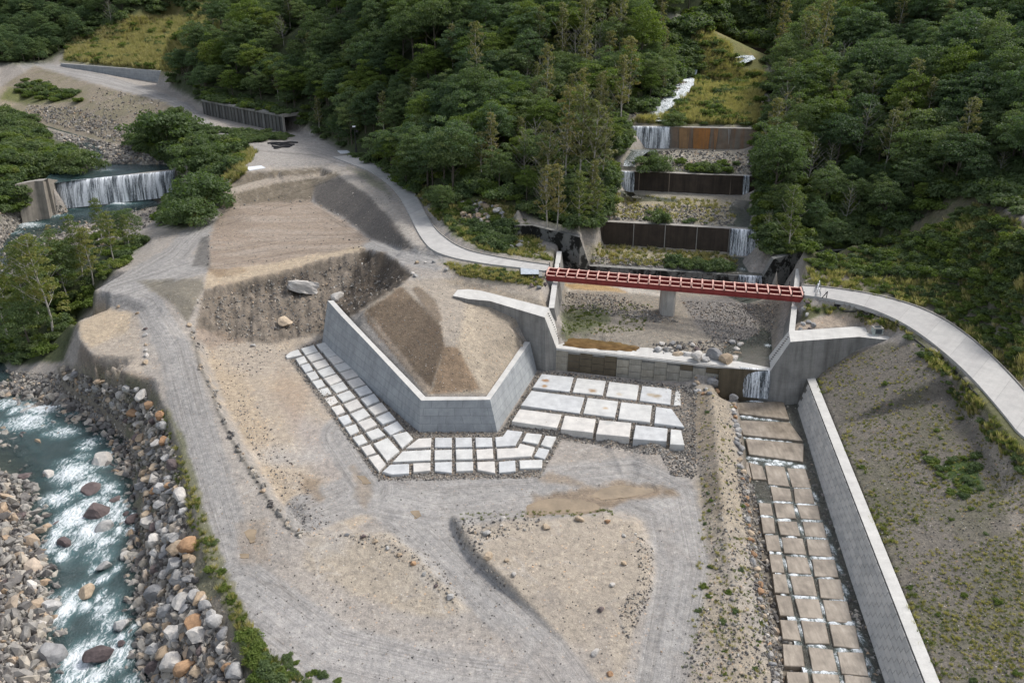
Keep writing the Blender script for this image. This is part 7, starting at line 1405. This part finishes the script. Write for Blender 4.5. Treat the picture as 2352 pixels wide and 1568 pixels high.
# undergrowth
def brush(name, label, spec):
    A, B, D, E = [], [], [], []
    for poly, n, z0, s0, s1, idx_ in spec:
        x, y, z = scat_img(poly, n, z0); k = len(x); A.append(np.stack([x, y, z-.15], 1)); B.append(np.stack([np.zeros(k), np.zeros(k), rng.uniform(0, 6.28, k)], 1)); s = rng.uniform(s0, s1, k)[:, None]; D.append(np.concatenate([s, s, s*rng.uniform(.7, 1.1, (k, 1))], 1)); E.append(rng.choice(idx_, k))
    stuff(name, bcoll, np.concatenate(A), np.concatenate(B), np.concatenate(D), np.concatenate(E), label)
brush('undergrowth', 'low green shrubs and herbs carpeting banks and slopes', [
    (FOREST_L[:14]+[(1560,0),(430,0)]+FOREST_L[18:], 900, 20, .8, 1.6, [0, 1, 0, 1, 3]), ([(1760,585),(1850,570),(1960,560),(2080,530),(2200,450),(2352,500),(2352,0),(1740,0),(1765,130),(1752,300)], 900, 20, .8, 1.6, [0, 1, 0, 1, 3]), ([(0,145),(0,0),(300,40),(150,110),(80,146)], 200, 25, 1.2, 2.4, [0, 1]),
    ([(1850,600),(1960,575),(2080,550),(2230,480),(2352,540),(2352,700),(2200,640),(2060,640),(1900,625)], 330, 12, .4, .95, [0, 1, 2, 3]), ([(2000,660),(2200,640),(2352,700),(2352,850),(2250,775),(2140,705)], 170, 12, .25, .6, [0, 1, 2, 3]),
    ([(400,255),(520,325),(560,345),(535,400),(490,450),(430,520),(375,515),(385,460),(430,400),(300,335),(340,290)], 330, 6, .8, 1.7, [0, 1, 0, 1, 2]), ([(0,640),(100,575),(250,530),(340,560),(215,665),(205,710),(160,750),(120,830),(0,830)], 190, 0, .5, 1.15, [0, 1, 2, 2, 3]), ([(0,510),(0,255),(70,275),(110,330),(180,350),(185,395),(120,415),(30,425),(60,470)], 230, 7, .9, 1.9, [0, 1, 2]),
    ([(1450,283),(1740,288),(1752,200),(1752,170),(1690,156),(1672,100),(1620,60),(1590,60),(1590,150),(1600,200),(1540,260)], 200, 27, .4, 1.1, [2, 3, 2, 3, 0]), ([(1420,-40),(560,-40),(560,40),(300,40),(150,100),(0,140),(0,-40)], 300, 30, 1.2, 2.4, [0, 1]), ([(1500,150),(1560,60),(1600,140),(1560,190),(1480,260),(1450,262),(1540,205)], 160, 27, .8, 1.8, [0, 1, 2]), ([(150,100),(300,45),(500,40),(500,90),(395,165),(150,140)], 130, 26, .8, 1.6, [2, 3, 0]), ([(60,180),(190,225),(180,240),(40,225)], 60, 13, .8, 1.4, [0, 2]),
    ([(880,388),(965,432),(1000,490),(1060,545),(1180,585),(1175,530),(1060,455),(960,445)], 150, 12, .25, .7, [0, 1, 2, 3]), ([(1100,520),(1180,520),(1180,580),(1110,565)], 60, 11, .5, 1.1, [0, 1]), ([(1560,372),(1695,378),(1695,402),(1560,395)], 16, 18, .4, .9, [0, 2]), ([(1530,600),(1680,612),(1690,628),(1540,615)], 45, 7.5, .5, 1.0, [0, 1]),
    ([(1480,482),(1690,500),(1690,518),(1480,508)], 12, 12.5, .3, .6, [0, 2]), ([(470,295),(660,312),(690,318),(560,330)], 80, 12, .6, 1.1, [0, 1]), ([(370,930),(450,1130),(520,1330),(600,1480),(660,1568),(600,1568),(520,1400),(450,1260),(400,1080)], 60, 0, .12, .36, [0, 2, 3]), ([(560,1430),(650,1568),(590,1568)], 55, -1.5, .2, .55, [0, 2, 3, 2]), ([(640,1500),(800,1568),(640,1568)], 30, -1, .1, .3, [0, 2]), ([(1742,300),(1775,300),(1780,540),(1748,540)], 110, 16, .7, 1.5, [0, 1, 2]), ([(1750,540),(1850,545),(1960,565),(1800,585),(1760,590)], 60, 11, .6, 1.2, [0, 1, 2]), ([(1540,60),(1620,20),(1760,20),(1790,110),(1700,100),(1620,60),(1560,90)], 220, 30, 1.2, 2.3, [0, 1, 2]), ([(1370,380),(1415,385),(1412,440),(1370,520)], 50, 14, .7, 1.3, [0, 1, 2]), ([(1400,290),(1440,300),(1436,350),(1400,370)], 30, 20, .7, 1.3, [0, 1, 2]),
    ([(1850,695),(2060,745),(2160,830),(2352,1060),(2352,1100),(2200,930),(2080,765),(1980,715),(1850,715)], 170, 9, .15, .45, [0, 1, 2, 3]), ([(1900,860),(2100,800),(2300,1100),(2352,1400),(2352,1568),(2160,1568),(1950,1000)], 55, 4, .08, .26, [0, 2, 3, 3]), ([(2120,1050),(2255,1045),(2270,1140),(2190,1150),(2160,1090)], 34, 5, .12, .38, [0, 2]), ([(1010,600),(1240,630),(1250,655),(1060,630)], 60, 9.5, .15, .35, [0, 2]),
    ([(1600,900),(1690,900),(1780,1568),(1580,1568),(1620,1200)], 45, 1, .08, .24, [0, 2, 3]), ([(1290,715),(1380,705),(1380,745),(1290,765)], 26, 4.8, .1, .2, [2, 3])])
_a, _b, _c, _d = [], [], [], []
for _ in range(95):
    t_ = random.random(); q = g0.lerp(g1, t_)+gdv*random.uniform(-.1, 5.4); _a.append((q.x, q.y, 16.95-.5*t_)); _b.append((0, 0, random.uniform(0, 6.28))); k = random.uniform(.5, 1.15); _c.append((k, k, k)); _d.append(random.choice([0, 1, 0, 3]))
stuff('roof_growth', bcoll, _a, _b, _c, _d, 'green shrubs growing over the roof of the rock shed')
# grass tufts
def tuft(seed, mat_, h=.55, n=46):
    r = np.random.default_rng(seed); V = []; F = []
    for i in range(n):
        a = r.uniform(0, 6.28); d_ = r.uniform(0, .28); x, y = math.cos(a)*d_, math.sin(a)*d_; l = r.uniform(.5, 1)*h; o_ = r.uniform(.1, .5)*l; w = .025; a2 = r.uniform(0, 6.28); b = len(V)
        V += [(x-math.sin(a2)*w, y+math.cos(a2)*w, 0), (x+math.sin(a2)*w, y-math.cos(a2)*w, 0), (x+math.cos(a)*o_*.4, y+math.sin(a)*o_*.4, l*.6), (x+math.cos(a)*o_, y+math.sin(a)*o_, l)]; F += [(b, b+1, b+2), (b+2, b+1, b+3)]
    me = mesh('tuft', V, F, mat_); a = me.attributes.new('lv', 'FLOAT', 'POINT'); a.data.foreach_set('value', np.repeat(r.uniform(0, 1, n), 4).astype(np.float32)); return bpy.data.objects.new('tuft', me)
tobs = [tuft(1, M['l_grass']), tuft(2, M['l_grass']), tuft(3, M['l_dry'], .8), tuft(4, M['l_dry'], .8)]; tcoll = protocol('tuft_mix', tobs)
def grass(name, spec):
    A, B, D, E = [], [], [], []
    for poly, n, z0, s0, s1, idx_ in spec:
        x, y, z = scat_img(poly, n, z0); k = len(x); cl = fbm(x*.3, y*.3, 55, 3) > rng.uniform(-.5, .4, k); x, y, z = x[cl], y[cl], z[cl]; k = len(x)
        A.append(np.stack([x, y, z-.03], 1)); B.append(np.stack([np.zeros(k), np.zeros(k), rng.uniform(0, 6.28, k)], 1)); s = rng.uniform(s0, s1, k)[:, None]; D.append(np.concatenate([s, s, s], 1)); E.append(rng.choice(idx_, k))
    stuff(name, tcoll, np.concatenate(A), np.concatenate(B), np.concatenate(D), np.concatenate(E))
grass('grass', [([(1870,865),(1960,815),(2100,790),(2200,880),(2352,1080),(2352,1568),(2150,1568),(1950,1080)], 7500, 4, .12, .42, [0, 1, 0, 1, 2, 3]), ([(1870,865),(1890,862),(2000,1100),(2175,1568),(2145,1568),(1960,1100)], 500, 2, .5, 1.0, [0, 1, 2]), ([(1850,620),(2080,560),(2240,470),(2352,520),(2352,880),(2150,710),(1850,652)], 5000, 12, .6, 1.4, [0, 1, 2]),
    ([(1850,690),(2060,740),(2160,820),(2352,1040),(2352,1100),(2200,930),(2080,765),(1850,715)], 3000, 9, .5, 1.1, [0, 1, 0, 2]), ([(150,140),(160,100),(300,45),(500,38),(510,90),(400,168),(385,165)], 7000, 26, 1.6, 3.4, [2, 3, 2, 0]), ([(1450,283),(1740,288),(1752,200),(1752,170),(1690,156),(1672,100),(1620,60),(1590,60),(1590,150),(1600,200),(1540,260)], 6500, 27, 1.0, 2.2, [0, 1, 2, 3]), ([(430,-20),(570,-20),(545,40),(430,40)], 1200, 30, 1.6, 3.4, [0, 1, 2]),
    ([(830,365),(905,395),(1000,500),(1100,575),(1270,600),(1180,470),(1060,440),(960,430)], 3200, 12, .6, 1.2, [0, 1, 0, 2]), ([(540,330),(590,350),(560,400),(500,450),(440,525),(430,440),(520,370)], 1200, 9, 1, 2, [0, 2]), ([(370,930),(450,1130),(520,1330),(600,1480),(700,1568),(600,1568),(520,1400),(450,1260),(400,1080)], 1500, 0, .4, .9, [0, 1, 2]),
    ([(1600,900),(1680,890),(1790,1568),(1560,1568),(1610,1180)], 800, 1, .2, .5, [0, 1, 2]), ([(1360,560),(1690,585),(1690,620),(1360,605)], 700, 8, .5, 1.0, [0, 2]), ([(1395,445),(1680,465),(1690,515),(1400,500)], 550, 13, .5, .9, [0, 2, 3]), ([(1010,600),(1240,630),(1250,660),(1060,635)], 700, 9.5, .4, .8, [0, 2]), ([(1290,700),(1500,700),(1480,760),(1290,770)], 500, 5, .3, .7, [0, 1]), ([(1035,1180),(1400,1170),(1420,1182),(1040,1196)], 160, 0, .3, .6, [0, 1])])
print('trees', len(trees), 'blocks', cnt, 'riprap', nb, 'objects', len(S.objects))
